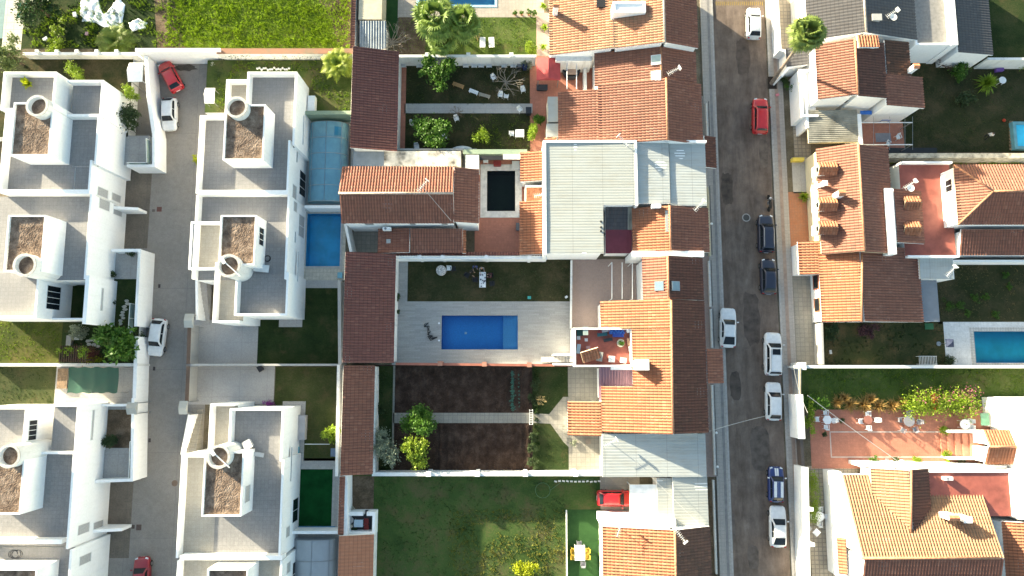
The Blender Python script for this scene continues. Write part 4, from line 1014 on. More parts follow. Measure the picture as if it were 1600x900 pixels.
# step down wall beside the pool enclosure
m = MB(); q = RC(481, 150, 492, 178, 2.2); m.box(q[0], q[1], 0, q[2], q[3], 2.3); m.build('side_wall', white, h)
m = MB(); m.box(*RC(310, 297, 450, 304, ZR)[:2], FR-.1, *RC(310, 297, 450, 304, ZR)[2:], ZR+.02); m.build('party_wall', white, h)
# --- second house east of the lane (mirror twin)
h = thing('white_house', 'white flat-roofed house with an aerial lying over its round tower, beside the bright blue pool', 'house', *W(400, 400), 0)
Rc = blk(h, 303, 304.5, 450, 436, ZR-.03, floor=terr, sides='WE'); Rd = blk(h, 296, 346, 345, 421, ZR, floor=terr2, sides='NWS')
Rs = blk(h, 334, 410, 376, 504, ZR-.05, floor=terr2, sides='WS'); Re = blk(h, 367, 425, 450, 493, ZR, floor=terr, sides='WSE')
gb = gbox(h, 343, 336, 399, 414, 7.8, FR); tx, ty, tr_ = tower(h, 357, 415, 18, 8.5, FR)
y_ = lambda py, z: W(455, py, z)[1]
opening(h, 'E', Rc[2], 3.4, 4.5, y_(331, 4), y_(315, 4), 'window', fill=shutM); opening(h, 'E', Rc[2], .6, 2.6, y_(371, 1.5), y_(337, 1.5), 'window', fill=shutM, mul=2)
opening(h, 'E', Rc[2], 3.5, 3.8, y_(379, 3.8), y_(361, 3.8), 'window'); opening(h, 'E', Re[2]+.0, 3.0, 3.25, y_(440, 3.2), y_(392, 3.2), 'window')
opening(h, 'E', gb[2], 5.6, 6.9, y_(384, 6.2), y_(356, 6.2), 'window', mul=3)
m = MB(); m.tube([(tx-.5, ty+.5, 8.75), (tx+1.3, ty-1.1, 8.6)], .06, 6); m.cbox(tx-.5, ty+.5, 8.78, .35, .8, .06, .6); m.build('aerial_mast', whiteMt, h)
def hose(px, py, z, r=.33, label='dark hose coiled on the terrace beside the gravel box'):
    x, y = W(px, py, z); m = MB()
    for k in range(2): m.tube([(x+(r-.05*k)*math.cos(a*.35), y+(r-.05*k)*math.sin(a*.35), z+.03+.03*k) for a in range(19)], .03, 5)
    o = m.build('coiled_hose', blackP, origin=(x, y, z)); return tag(o, label, 'hose')
hose(418, 404, FR)
# --- third house
ZR3 = 5.6
h = thing('white_house', 'white flat-roofed house with aerial on its tower, beside the green covered pool', 'house', *W(380, 750), 0)
R3w = blk(h, 326, 631, 364, 722, ZR3-.06, floor=terr2, sides='NW'); R3n = blk(h, 357, 638, 442, 721, ZR3, floor=terr, sides='NWE'); blk(h, 279, 711, 332, 872, ZR3-.05, floor=terr2, sides='NW'); R3c = blk(h, 330, 718, 441, 872, ZR3-.03, floor=terr, sides='E')

gb = gbox(h, 317, 706, 379, 807, 7.5, 4.6); tx, ty, tr_ = tower(h, 341, 714, 18, 8.3, 4.6)
m = MB(); m.tube([(tx-.5, ty+.5, 8.5), (tx+1.2, ty-1.0, 8.4)], .06, 6); m.cbox(tx-.5, ty+.5, 8.55, .35, .8, .06, .6); m.build('aerial_mast', whiteMt, h)
m = MB(); m.box(*RC(281, 868, 441, 875, ZR3)[:2], 4.4, *RC(281, 868, 441, 875, ZR3)[2:], ZR3+.02); m.build('party_wall', white, h)
y_ = lambda py, z: W(450, py, z)[1]
opening(h, 'E', R3c[2], 3.2, 3.5, y_(752, 3.2), y_(698, 3.2), 'window'); opening(h, 'E', R3c[2], .4, 2.3, y_(815, 1.2), y_(778, 1.2), 'window', mul=2); opening(h, 'E', R3c[2], 3.0, 4.2, y_(839, 3.5), y_(822, 3.5), 'window', fill=shutM)
opening(h, 'E', gb[2], 5.5, 6.8, y_(785, 6.2), y_(758, 6.2), 'window', fill=shutM)
# --- fourth house, cut by the frame
h = thing('white_house', 'white flat-roofed house cut off by the bottom edge, beside the arched grey pool cover', 'house', *W(370, 930), 0)
R4 = blk(h, 274, 876, 439, 985, ZR3-.03, floor=terr2, sides='WE'); gbox(h, 322, 889, 386, 965, 7.5, 4.6)
opening(h, 'E', R4[2], 3.0, 4.2, W(450, 878, 3.6)[1]-1.1, W(450, 878, 3.6)[1], 'window', fill=shutM)
opening(h, 'E', R4[2], .3, 2.3, W(450, 898, 1)[1]-1, W(450, 878, 1)[1]+.2, 'window', mul=2)
# --- first house west of the lane
ZL, FL = 6.5, 5.5
h = thing('white_house', 'white flat-roofed house with a banana plant on its corner terrace', 'house', *W(120, 230), 0)
Ln_ = blk(h, 3, 112, 86, 172, 7.4, floor=terr, ph=1.0); Le = blk(h, 103, 125, 160, 182, ZL, floor=terr, sides='NES'); Lc = blk(h, 106, 178, 153, 256, ZL-.02, floor=terr, sides='NE')
blk(h, 3, 168, 110, 301, ZL-.05, floor=terr, sides='W'); Ld = blk(h, 108, 250, 142, 301, ZL-.04, floor=terr, sides='E'); gb = gbox(h, 18, 160, 80, 243, 8.7, FL); tower(h, 57.5, 165, 17, 9.5, FL)
def lwin(h, X, py0, py1, z0, z1, **k): opening(h, 'E', X, z0, z1, W(165, py1, (z0+z1)/2)[1], W(165, py0, (z0+z1)/2)[1], 'window', fill=shutM, **k)
lwin(h, Ld[2], 294, 308, 3.3, 5.2, mul=1); lwin(h, Ld[2], 303, 315, .9, 2.6)
m = MB(); X, Y = Ld[2], W(200, 326, 2)[1]; m.prism([(X, Y-.15), (X+2.6, Y-.15), (X+2.6, Y+.15), (X, Y+.15)], 0, [2.6, 1.9, 1.9, 2.6]); m.build('fin_wall', white, h)
m = MB(); q = RC(3, 296, 140, 303, ZL); m.box(q[0], q[1], FL-.1, q[2], q[3], ZL+.02); m.build('party_wall', white, h)
# --- second house west
h = thing('white_house', 'white flat-roofed house with a sunken dark grass court, facing the white car in the lane', 'house', *W(110, 400), 0)
Lc = blk(h, -30, 303.5, 139, 436, ZL-.04, floor=terr, sides='E'); L2w = blk(h, -40, 424, 59, 497, ZL+.4, floor=terr, sides='SE')
m = MB(); q = RC(131, 430, 137, 506, ZL); m.box(q[0], q[1], 0, q[2], q[3], ZL-.01); 
q2 = RC(59, 496, 137, 500, ZL-2.2); m.box(q2[0], q2[1], 0, q[0], q2[1]+.2, ZL-2.0); m.build('court_wall', white, h)
gb = gbox(h, 9, 336, 68, 424, 8.7, FL); tower(h, 38, 414, 18, 9.5, FL-3.4)
lwin(h, Lc[2], 312, 328, 3.3, 5.2); lwin(h, Lc[2], 322, 337, .9, 2.6)
opening(h, 'E', L2w[2], 3.4, 5.6, W(80, 484, 4.5)[1], W(80, 447, 4.5)[1], 'window', mul=4)
opening(h, 'E', q[2], 3.9, 4.3, W(150, 486, 4)[1], W(150, 450, 4)[1], 'window', fill=shutM)
# --- third house west
h = thing('white_house', 'white flat-roofed house beside the brown earth bed west of the lane', 'house', *W(100, 750), 0)
L3n = blk(h, 72, 632, 121, 712, ZL, floor=terr, sides='NE'); L3w = blk(h, -40, 636, 40, 704, 7.3, floor=terr, sides='NE'); L3c = blk(h, -40, 706, 112, 858, ZL-.03, floor=terr, sides='NE'); 
gb = gbox(h, -30, 711, 35, 804, 8.7, FL); tower(h, 13, 713, 18, 9.5, FL-1)
lwin(h, L3c[2], 818, 834, 3.3, 5.2); lwin(h, L3c[2], 814, 826, .9, 2.6); opening(h, 'E', L3n[2], 3.9, 4.3, W(140, 688, 4)[1], W(140, 640, 4)[1], 'window', fill=shutM)
opening(h, 'E', L3w[2], 5.7, 6.9, W(60, 688, 6.2)[1], W(60, 656, 6.2)[1], 'window', mul=4)
m = MB(); X, Y = L3c[2], W(170, 828, 2)[1]; m.prism([(X, Y-.15), (X+2.6, Y-.15), (X+2.6, Y+.15), (X, Y+.15)], 0, [2.6, 1.9, 1.9, 2.6]); m.build('fin_wall', white, h)
m = MB(); q = RC(-40, 843, 96, 850, ZL); m.box(q[0], q[1], FL-.1, q[2], q[3], ZL+.02); m.build('party_wall', white, h)
h = thing('white_house', 'white flat-roofed house cut off by the bottom left corner, by the parked red car', 'house', *W(60, 920), 0)
L4 = blk(h, -40, 859, 108, 985, ZL-.05, floor=terr, sides='E'); gbox(h, -40, 889, 55, 965, 8.7, FL); lwin(h, L4[2], 838+28, 853+28, 3.3, 5.2)
m = MB()
for k in range(3): 
    x, y = W(20+k*3, 866, FL); m.tube([(x+.5*math.cos(a*.5+k)+.1*a*.1, y+.4*math.sin(a*.5+k), FL+.02) for a in range(13)], .02, 4)
tag(m.build('garden_hose', blackP), 'thin dark hose looped on the terrace at the bottom left corner', 'hose')
# banana plant on terrace
spiky('light green banana plant leaning on the white corner terrace', 41, 129, 1.1, 1.4, lfI, 16, 'banana_plant', 6.4, w=.17, lo=.3)

# ---- walls along the lane and gardens
wallrun([(38, 84), (212, 84)], 2.6, .25, white2, 'long cream garden wall with slanted buttresses below the white plastic sheets', piers=[(60+i*31, 82) for i in range(5)], pier=.3)
wallrun([(214, 78), (342, 78)], 3.2, .3, white, 'tall white wall closing the lane behind the parked red car')
wallrun([(343, 80), (548, 80)], 2.9, .55, white2, 'garden wall with a brick-red top behind the rockery stones', cap=tOl)
wallrun([(228, 90), (232, 150), (240, 205)], 2.4, .35, white, 'curved white lane wall beside the two parked cars')
wallrun([(240, 206), (240, 259), (200, 259)], 2.6, .22, white, 'white wall round the small concrete courtyard above the lane')
wallrun([(176, 391), (218, 391), (212, 508)], 3.0, .22, white, 'white lane wall with two small vents, in front of the sunken grass court')
wallrun([(213, 528), (210, 622)], 2.5, .3, white, 'white lane wall beside the big loquat tree')
wallrun([(-20, 570), (214, 570)], 2.4, .25, white2, 'thin wall between the mossy lawn and the green shade net')
wallrun([(208, 624), (206, 750), (150, 752)], 2.8, .22, white, 'white lane wall round the brown earth bed')
wallrun([(150, 633), (198, 633)], 2.7, .18, white, 'short white wall north of the brown earth bed')
wallrun([(300, 570), (530, 570)], 2.0, .14, greyp, 'thin grey wall dividing the two grassy back gardens')
wallrun([(307, 425), (308, 498)], 2.0, .2, white, 'slanted white stair wall on the east kerb of the lane')
wallrun([(296, 510), (294, 566)], 2.0, .3, greyp, 'low brown-topped wall above the lane gate', cap=flat('brown_gate_top', (.12,.08,.06), .8))
wallrun([(294, 575), (292, 625)], 2.0, .3, greyp, 'low brown-topped wall by the stained concrete driveway', cap=flat('brown_gate_top', (.12,.08,.06), .8))
wallrun([(296, 650), (285, 708)], 2.0, .25, white, 'slanted white stair wall beside the worn steps')
wallrun([(548, 236), (536, 395)], 2.4, .25, white2, 'pale wall between the pools and the long tiled house') if False else None
wallrun([(530, 440), (531, 568)], 2.6, .25, greyp, 'grey boundary wall along the dark tiled shed')
wallrun([(529, 572), (526, 742)], 2.6, .22, white2, 'pale boundary wall with yellow light, west of the narrow tiled shed')
wallrun([(540, 742), (540, 836)], 2.4, .3, white, 'white wall beside the tiny white-walled barbecue terrace')
wallrun([(478, 323), (534, 323)], 2.0, .25, white, 'white wall between the pool enclosure and the blue pool')
wallrun([(456, 832), (526, 832)], 2.0, .22, white, 'white wall between the green pool and the arched grey cover')
wallrun([(478, 176), (545, 176)], 2.6, .35, greenp, 'green hedge-coloured wall above the pool enclosure')
# steps by the lane
def steps(label, x0, y0, x1, y1, n, z1, mat, axis='y', z0=0.0):
    X0, Y0, X1, Y1 = RC(x0, y0, x1, y1, z1/2); o = thing('steps', label, 'steps', (X0+X1)/2, (Y0+Y1)/2, 0); m = MB()
    for k in range(n):
        z = z0+(z1-z0)*(k+1)/n
        if axis == 'y': a = Y0+(Y1-Y0)*k/n; m.box(X0, a, 0, X1, Y0+(Y1-Y0)*(k+1)/n-.002, z)
        elif axis == '-y': m.box(X0, Y1-(Y1-Y0)*(k+1)/n+.002, 0, X1, Y1-(Y1-Y0)*k/n, z)
        elif axis == 'x': m.box(X0+(X1-X0)*k/n, Y0, 0, X0+(X1-X0)*(k+1)/n-.002, Y1, z)
    m.build('step', mat, o); return o
steps('pale stone steps climbing beside the lane north of the driveway', 311, 432, 325, 505, 12, 1.6, yardM, 'y')
steps('worn beige steps climbing beside the lane south of the driveway', 294, 640, 312, 706, 9, 1.4, stoneM, '-y')
def tent(label, px, py, w, d, z, h, mat, rz=0.0, name='gate_canopy'):
    x, y = W(px, py, z+h*.3); o = thing(name, label, 'canopy', x, y, 0); m = MB(); c, s_ = math.cos(rz), math.sin(rz)
    P = [(-w/2,-d/2,z),(w/2,-d/2,z),(w/2,d/2,z),(-w/2,d/2,z),(-w/2*.9,0,z+h),(w/2*.9,0,z+h)]; P = [(x+a*c-b*s_, y+a*s_+b*c, q) for a, b, q in P]
    m.add(P, [(0,1,5,4),(2,3,4,5),(1,2,5),(3,0,4),(3,2,1,0)]); m.build('roof', mat, o)
    m = MB()
    for a, b in ((-1,-1),(1,-1),(1,1),(-1,1)): m.tube([(x+a*w*.42, y+b*d*.42, 0), (x+a*w*.42, y+b*d*.42, z+.05)], .05, 6)
    m.build('post', greyMt, o); return o
tent('small white pitched gate canopy at the top end of the lane wall', 211, 112, 1.6, 2.2, 3.4, .5, white)
tent('pale blue-white gate canopy on the east side of the lane by the white car', 295, 501, 1.0, 1.5, 2.6, .3, shW)
tent('pale gate canopy on the east side of the lane above the worn steps', 286, 637, .9, 1.4, 2.6, .3, shW)
tent('pale gate canopy on the west side of the lane beside the earth bed', 206, 638, 1.1, 1.3, 2.8, .4, shW)
tent('white gate canopy by the yellow shrub in front of the first eastern house', 327, 149, 1.1, 1.8, 2.8, .4, white)
# glass balustrades
def glassrail(label, pts, h, z):
    P = [Vector((*W(x, y, h+z), 0)) for x, y in pts]; o = thing('glass_railing', label, 'railing', P[0].x, P[0].y, z); g = MB(); p = MB()
    for a, b in zip(P, P[1:]):
        d = b-a; l = d.length; rz = math.atan2(d.y, d.x); mid = (a+b)/2; g.cbox(mid.x, mid.y, z+h/2, l, .02, h, rz); n = max(1, int(l/1.5)); p.cbox(mid.x, mid.y, z+h, l, .05, .04, rz)
        for k in range(n+1): q = a+d*k/n; p.cbox(q.x, q.y, z+h/2, .05, .05, h)
    g.build('glass_panel', sheen('tinted_glass_'+str(int(pts[0][0])), (.35,.45,.42), .55, .1), o); p.build('post', whiteMt, o); return o
glassrail('glass railing round the small concrete courtyard', [(228, 216), (229, 254), (198, 254)], .8, 2.2)
glassrail('glass railing beside the bare courtyard west of the lane', [(216, 394), (215, 460)], .9, 2.2)
glassrail('glass railing along the garden path with stepping stones', [(203, 474), (200, 520)], .9, 2.0)
glassrail('glass railing below the brown earth bed', [(203, 690), (201, 748)], .9, 2.0)
# manholes in the lane
for i, (x, y, a, b, c_) in enumerate(((249, 327, .55, .55, (.14,.06,.05)), (240, 329, .3, .3, (.12,.1,.09)), (249, 447, .25, .42, (.05,.04,.04)), (241, 576, .25, .42, (.05,.04,.04)), (234, 688, .25, .42, (.05,.04,.04)), (217, 824, .55, .6, (.10,.07,.06)), (208, 823, .35, .4, (.08,.06,.05)), (199, 275, .9, .6, (.05,.03,.025)))):
    X, Y = W(x, y); m = MB(); m.cbox(X, Y, .018, a, b, .016)
    L_ = ('reddish square drain cover in the lane', 'small grey drain cover beside the reddish one', 'dark slot drain in the lane above the white car', 'dark slot drain in the lane below the white car', 'dark slot drain in the lane beside the earth bed wall', 'large brown drain cover near the bottom of the lane', 'small dark drain cover beside the large brown one', 'dark doormat-like drain cover under the courtyard wall')[i]
    tag(m.build('drain_cover', flat('drain_%d' % i, c_, .8, var=.2, vs=8)), L_, 'drain cover')
X, Y = W(273, 755); m = MB(); m.cyl(X, Y, .008, .022, .33, n=24); tag(m.build('manhole_cover', flat('manhole_brown', (.16,.11,.08), .8)), 'round brown manhole cover at the east edge of the lane', 'manhole cover')
X, Y = W(1166, 340); m = MB(); m.cyl(X, Y, .008, .022, .36, n=28); mo = m.build('manhole_cover', flat('manhole_iron', (.07,.065,.06), .7)); tag(mo, 'round iron manhole cover with pale ring in the asphalt street', 'manhole cover')
m = MB(); m.lathe(X, Y, [(.36, .02), (.46, .021), (.47, .009)], 28); m.build('rim', kerbM, mo)
# ================================================================== pools
pool('rectangular blue mosaic pool with corner steps, in the middle wooden-look deck', H_main, blueT, depth=1.35, cw=.12, cop=deckM, wz=-.08, top=.012)
pm_ = [o for o in bpy.data.objects if o.name == 'swimming_pool'][0]
q = RC(786, 509, 809, 546); m = MB(); m.box(q[0], q[1], -1.3, q[2], q[3], -.45); m.build('shallow_shelf', blueL, pm_)
m = MB(); q = RC(786, 493, 809, 509)
for k in range(4): m.box(q[0]+(q[2]-q[0])*k/4+.002, q[1]+.002, -1.3, q[0]+(q[2]-q[0])*(k+1)/4-.002, q[3], -.95+.2*k if k < 3 else -.28)
m.build('pool_step', blueL, pm_)
X0, Y0, X1, Y1 = H_main; m = MB(); m.box(X0+.004, Y0+.012, -.2, X1-.004, Y0+.016, -.02); m.box(X0+.012, Y0, -.2, X0+.016, Y1, -.02); m.box(X0+.004, Y1-.016, -.2, X1-.004, Y1-.012, -.02); m.build('waterline_tiles', flat('dark_blue_tiles', (.02,.08,.30), .4), pm_)
m = MB(); m.cyl(X0+2.6, (Y0+Y1)/2, -1.36, -1.33, .14, n=16); m.build('drain', plasW, pm_)
pool('bright blue rectangular pool beside the second white house', H_r2, blueC, depth=1.3)
m = MB(); q = RC(478, 325.5, 534, 331); m.box(q[0], q[1], .05, q[2], q[3], .35); rl = m.build('cover_roller', flat('white_roller', (.6,.62,.62), .4)); tag(rl, 'white pool cover roller box at the top end of the bright blue pool', 'pool cover roller')
pool('pool under a dark green cover beside the third white house', H_r3, greenC, depth=.5, wm=waterD)
m = MB(); m.box(H_r3[0]+.02, H_r3[1]+.02, -.06, H_r3[2]-.02, H_r3[3]-.02, -.03)
tag(m.build('pool_cover', greenC), 'dark green taut cover lying over the pool by the third white house', 'pool cover')
m = MB(); q = RC(460, 822, 524, 830); m.box(q[0], q[1], .03, q[2], q[3], .12); q = RC(460, 726, 464, 822); m.box(q[0], q[1], .02, q[2], q[3], .08); tag(m.build('pool_tarpaulin', flat('blue_tarp', (.08,.25,.42), .5, var=.2)), 'folded light blue tarpaulin along two edges of the green covered pool', 'tarpaulin')
pool('narrow pool of near-black water on the red tiled patio', H_dark, darkC, depth=1.6, cw=.75, cop=flat('white_stone_coping', (.62,.60,.57), .7, var=.15, vs=2), wm=waterD, top=.06)
pool('turquoise pool on white paving at the right edge', H_right, blueC, depth=1.4, cw=.45, cop=tilefloor('patterned_coping', (.55,.53,.50), (.3,.3,.3), .3, .3), wm=watermat('greener_water', (.6,.93,.9)))
pool('pale blue pool with rounded coping at the top edge behind the fan palms', H_top, flat('pale_blue_liner', (.18,.52,.72), .5, var=.05), depth=1.0, cop=flat('light_blue_coping', (.35,.62,.75), .6))
pool('pool under the long arched see-through enclosure', H_enc, blueC, depth=1.2)
def enclosure(label, x0, y0, x1, y1, h, c, alpha, nseg, axis='y'):
    X0, Y0, X1, Y1 = RC(x0, y0, x1, y1, h*.5); o = thing('pool_enclosure', label, 'pool enclosure', (X0+X1)/2, (Y0+Y1)/2, 0); g = MB(); f = MB(); K = 14
    prof = [(X0+(X1-X0)*(.5-.5*math.cos(math.pi*i/K)), .25+h*math.sin(math.pi*i/K)**.55) for i in range(K+1)]
    g.grid(lambda i, j: (prof[i][0], Y0+(Y1-Y0)*j/8, prof[i][1]), K+1, 9)
    for yy in (Y0, Y1): g.add([(prof[i][0], yy, prof[i][1]) for i in range(K+1)], [tuple(range(K+1))])
    g.build('arched_panel', sheen('enclosure_panel_%d' % x0, c, alpha, .35), o, True)
    for j in range(nseg+1): f.tube([(a, Y0+(Y1-Y0)*j/nseg, z+.02) for a, z in prof], .035, 5)
    for a in (.2, .5, .8): i = round(a*K); f.tube([(prof[i][0], Y0, prof[i][1]+.03), (prof[i][0], Y1, prof[i][1]+.03)], .025, 5)
    f.build('frame', greyMt, o)
    r = MB(); r.box(X0-.06, Y0, 0, X0+.02, Y1, .25); r.box(X1-.02, Y0, 0, X1+.06, Y1, .25); r.build('rail', greyMt, o); return o, prof, Y0, Y1
e_, pr, ya, yb_ = enclosure('long arched transparent pool enclosure with blue tint beside the first white house', 483, 194, 541, 317, 1.5, (.30,.62,.74), .46, 5)
m = MB(); m.grid(lambda i, j: (pr[9+i][0], yb_-.6-1.0*j, pr[9+i][1]+.05), 3, 2); m.build('blue_hatch', flat('deep_blue_panel', (.02,.20,.34), .4), e_)
enclosure('arched grey pool cover at the bottom edge', 457, 841, 523, 940, 1.4, (.42,.45,.48), .85, 3)

# ================================================================== long tiled sheds and the house between the gardens
h = thing('tiled_outbuilding', 'long dark tiled outbuilding beside the garden with white loungers', 'outbuilding', *W(585, 155), 0)
slope(h, 'E', 622, 549, 77, 234, 3.0, 4.3, tMr, white2)
h = thing('tiled_outbuilding', 'long dark tiled outbuilding at the west end of the blue pool deck', 'outbuilding', *W(577, 480), 0)
slope(h, 'E', 617, 537, 395, 567, 3.0, 4.5, tMr, white2)
h = thing('tiled_outbuilding', 'narrow red tiled outbuilding catching orange sun, west of the ploughed garden', 'outbuilding', *W(560, 650), 0)
slope(h, 'E', 584, 534, 571, 742, 2.8, 3.9, tRd, white2)
h = thing('tiled_outbuilding', 'orange ribbed-roof shed at the bottom edge below the barbecue terrace', 'outbuilding', *W(555, 880), 0)
slope(h, 'E', 583, 528, 836, 960, 2.7, 3.4, rooftile('smooth_orange_tiles', (.36,.155,.09), (.32,.13,.075), (.40,.18,.11), mossamt=.08), white2, 'wave', pitch=.36)
h = thing('brick_coping_wall', 'narrow wall topped with a strip of red tiles beside the green covered pool', 'wall', *W(532, 790), 0)
slope(h, 'E', 538, 529, 744, 835, 2.5, 2.7, tRd, white2, inset=.05)
h = thing('brick_coping_wall', 'tile-topped boundary wall between the meadow and the sloping yard', 'wall', *W(553, 40), 0)
slope(h, 'E', 556, 549, -60, 78, 2.7, 2.8, tRd, white2, inset=.04)

h = thing('tiled_house', 'two-sided red tiled house with ridge running across, west of the dark pool', 'house', *W(620, 305), 0)
a, b = gablex(h, 261, 302, 349, 532, 709, 5.2, 6.4, 5.2, tRd, tRd, rm=ridgeD)
slope(h, 'E', 748, 709, 263, 348, 4.7, 5.5, tRd)
S_ = b[0][1]+.18
for xa, xb in ((570, 585), (640, 650), (690, 700)): opening(h, 'S', S_, 3.6, 4.7, W(xa, 352, 4)[0], W(xb, 352, 4)[0], 'window', fill=shutM)
slope(h, 'S', 395, 357, 641, 723, 2.9, 3.5, tRd); slope(h, 'W', 591, 640, 357, 395, 2.9, 3.4, tRd)
slope(h, 'E', 728, 723, 360, 396, 2.8, 2.9, tOr)
m = MB(); m.cbox(*W(607, 377, 3.2), 3.2, .45, .45, .12); m.build('roof_hatch', yardM, h)
antenna('spindly television aerial on the ridge of the house west of the dark pool', 660, 290, 6.4, 1.8, .9)
acunit('white air conditioner on the wall between the red house and the lower roof', 604, 357, 3.4)
wallrun([(540, 352), (548, 392)], 2.6, .2, white2, 'white slanted wall of the small dark service yard')
m = MB(); X0, Y0, X1, Y1 = RC(552, 362, 590, 394); m.box(X0, Y0, 0, X1, Y1, .03); tag(m.build('service_yard', stoneM), kind='structure')
# white stained flat roof strip north of the house
h = thing('lean_to', 'stained white flat lean-to roof along the north side of the red tiled house', 'lean-to', *W(680, 247), 0)
blk(h, 600, 236, 720, 259, 2.6, ph=0, wall=flat('stained_white_roof', (.58,.54,.47), .8, var=.55, vs=.9)); blk(h, 552, 237, 600, 259, 2.5, ph=0, wall=flat('blue_grey_roof', (.22,.26,.30), .6))
blk(h, 727, 242, 748, 264, 2.4, ph=0, wall=white2)
wallrun([(622, 233.5), (726, 233.5)], 2.0, .14, greyp, 'thin stained wall at the south end of the lounger garden')
wallrun([(727, 237), (820, 237)], 2.2, .45, greenp, 'mossy green wall above the dark pool patio')
wallrun([(624, 87.5), (836, 87.5)], 2.3, .22, white2, 'pale garden wall behind the row of white loungers', piers=[(668, 87), (732, 87), (799, 87)], pier=.35)
wallrun([(618, 402), (853, 402.5)], 2.3, .2, white, 'white wall with red tile capping along the top of the dining lawn', cap=None, piers=[(656, 402), (692, 402), (760, 402), (827, 403)], pier=.32)
h = thing('tile_capping', 'strip of maroon tiles capping the wall above the dining lawn', 'wall capping', *W(735, 397), 0)
slope(h, 'N', 394.5, 400, 618, 855, 2.35, 2.55, tMr, white2, inset=.03, z0=2.2)
wallrun([(620, 568.5), (892, 571)], 1.9, .18, white, 'low white and brick wall along the bottom of the blue pool deck', cap=flat('brick_red_coping', (.36,.13,.09), .8), piers=[(688, 568), (757, 569), (827, 570)], pier=.4, pm=flat('brick_pier', (.42,.20,.14), .8))
wallrun([(584, 741), (938, 741)], 1.9, .3, white, 'white wall with square lanterns below the ploughed garden', piers=[(670, 740), (746, 740), (821, 740), (899, 740)], pier=.42, cap=white2)
wallrun([(893, 408), (892, 512)], .7, .14, white2, 'low pale wall between the lawn and the pink paved patio')
wallrun([(585.5, 574), (584.5, 738)], 2.0, .14, white2, 'patchy white edge wall of the ploughed garden')
wallrun([(885, 798), (886, 930)], .35, .07, white2, 'row of white edging along the artificial turf', name='edging', cat='edging')

# top middle houses
h = thing('tiled_house', 'lichen-covered tiled house with white roof box at the top edge', 'house', *W(970, 30), 0)
slope(h, 'W', 858, 958, -60, 81, 3.6, 5.4, tOl); gabley(h, 959, 1037, 1088, -60, 71, 5.6, 7.0, 5.6, tOl, tRd, rm=ridgeD)
blk(h, 958, 2, 1009, 19, 7.0, ph=.15, z0=5)
chimney('', 869, 9, 4.6, .9, .5, mat=white, parent=h); x_, y_0 = W(940, 6, 5.2); m = MB(); m.cbox(x_, y_0, 5.25, 1.1, .9, .2); m.build('roof_hatch', blackP, h)
h = thing('tiled_house', 'tiled house with two white skylights beside the striped whirlpool yard', 'house', *W(1000, 100), 0)
gabley(h, 929, 1033, 1087, 77, 130, 3.7, 5.6, 4.2, tBr, tRd); blk(h, 868, 83, 925, 95, 3.0, ph=0, wall=white2)
def rooflight(root, px, py, z, w, d, tilt_axis, ang, mat, fr=whiteMt, name='skylight'):
    x, y = W(px, py, z); c, s_ = math.cos(ang), math.sin(ang)
    def put(m, w, d, z0, hh):
        vs = []
        for a, b, e in [(-1,-1,0),(1,-1,0),(1,1,0),(-1,1,0),(-1,-1,1),(1,-1,1),(1,1,1),(-1,1,1)]:
            u, v, q = a*w/2, b*d/2, z0+e*hh
            if tilt_axis == 'y': vs.append((x+u*c-q*s_, y+v, z+u*s_+q*c))
            else: vs.append((x+u, y+v*c-q*s_, z+v*s_+q*c))
        m.add(vs, [(0,3,2,1),(4,5,6,7),(0,1,5,4),(1,2,6,5),(2,3,7,6),(3,0,4,7)])
    m = MB(); put(m, w, d, -.1, .24); f = m.build(name, fr, root); m = MB(); put(m, w-.16, d-.16, .142, .012); m.build('pane', mat, f); return f
rooflight(h, 1025, 94, 5.55, 1.05, 1.1, 'y', .27, flat('milky_glass', (.42,.50,.45), .3)); rooflight(h, 1025, 119, 5.55, 1.05, 1.1, 'y', .27, whiteMt)
antenna('white television aerial on the brown slope beside the skylights', 1053, 110, 5.0, 1.2, .5)
h = thing('tiled_house', 'wide orange tiled house with low west wing, north of the white metal roof', 'house', *W(1000, 175), 0)
gabley(h, 935, 1042, 1096, 127, 223, 4.2, 5.8, 4.3, tBr, tRd); slope(h, 'W', 872, 935, 142, 223, 3.2, 4.0, tBr)
blk(h, 856, 151, 873, 190, 3.0, ph=0, wall=shW); blk(h, 854, 193, 872, 214, 2.9, ph=0, wall=shW); slope(h, 'W', 851, 870, 215, 223, 2.6, 3.0, tOr)
# white metal roofs
h = thing('metal_roof_house', 'big building with white and pale blue ribbed metal roofs', 'house', *W(960, 300), 0)
slope(h, 'W', 852, 993, 222, 320.5, 5.1, 5.2, shW, prof='sheet'); slope(h, 'W', 852, 943, 320.5, 396, 5.1, 5.165, shW, prof='sheet')
slope(h, 'E', 1046, 996, 222, 318, 4.85, 4.95, shB, prof='sheet'); slope(h, 'E', 1103, 1047, 222, 321, 4.55, 4.65, shB, prof='sheet')
blk(h, 851, 219, 995, 222.5, 5.3, ph=0); blk(h, 995, 219, 1104, 222.5, 5.05, ph=0); blk(h, 849, 219, 853.5, 397, 5.25, ph=0); blk(h, 992.5, 219, 996, 321, 5.28, ph=0)
slope(h, 'S', 359, 322, 946, 981, 3.2, 3.6, tBl, prof='wave', pitch=.4); slope(h, 'S', 359, 322, 981, 988, 3.25, 3.65, shG, prof='wave')
slope(h, 'S', 396, 359, 946, 987, 2.9, 3.2, shM, prof='sheet')
gabley(h, 988, 1047, 1107, 323, 393, 3.9, 5.0, 3.8, tOr, tRd); blk(h, 1040, 329, 1049, 362, 5.05, ph=0, wall=shW, z0=4.4)
blk(h, 988, 392, 1100, 401, 4.6, ph=0); blk(h, 1019, 319, 1033, 324, 5.3, ph=0, z0=4.5)
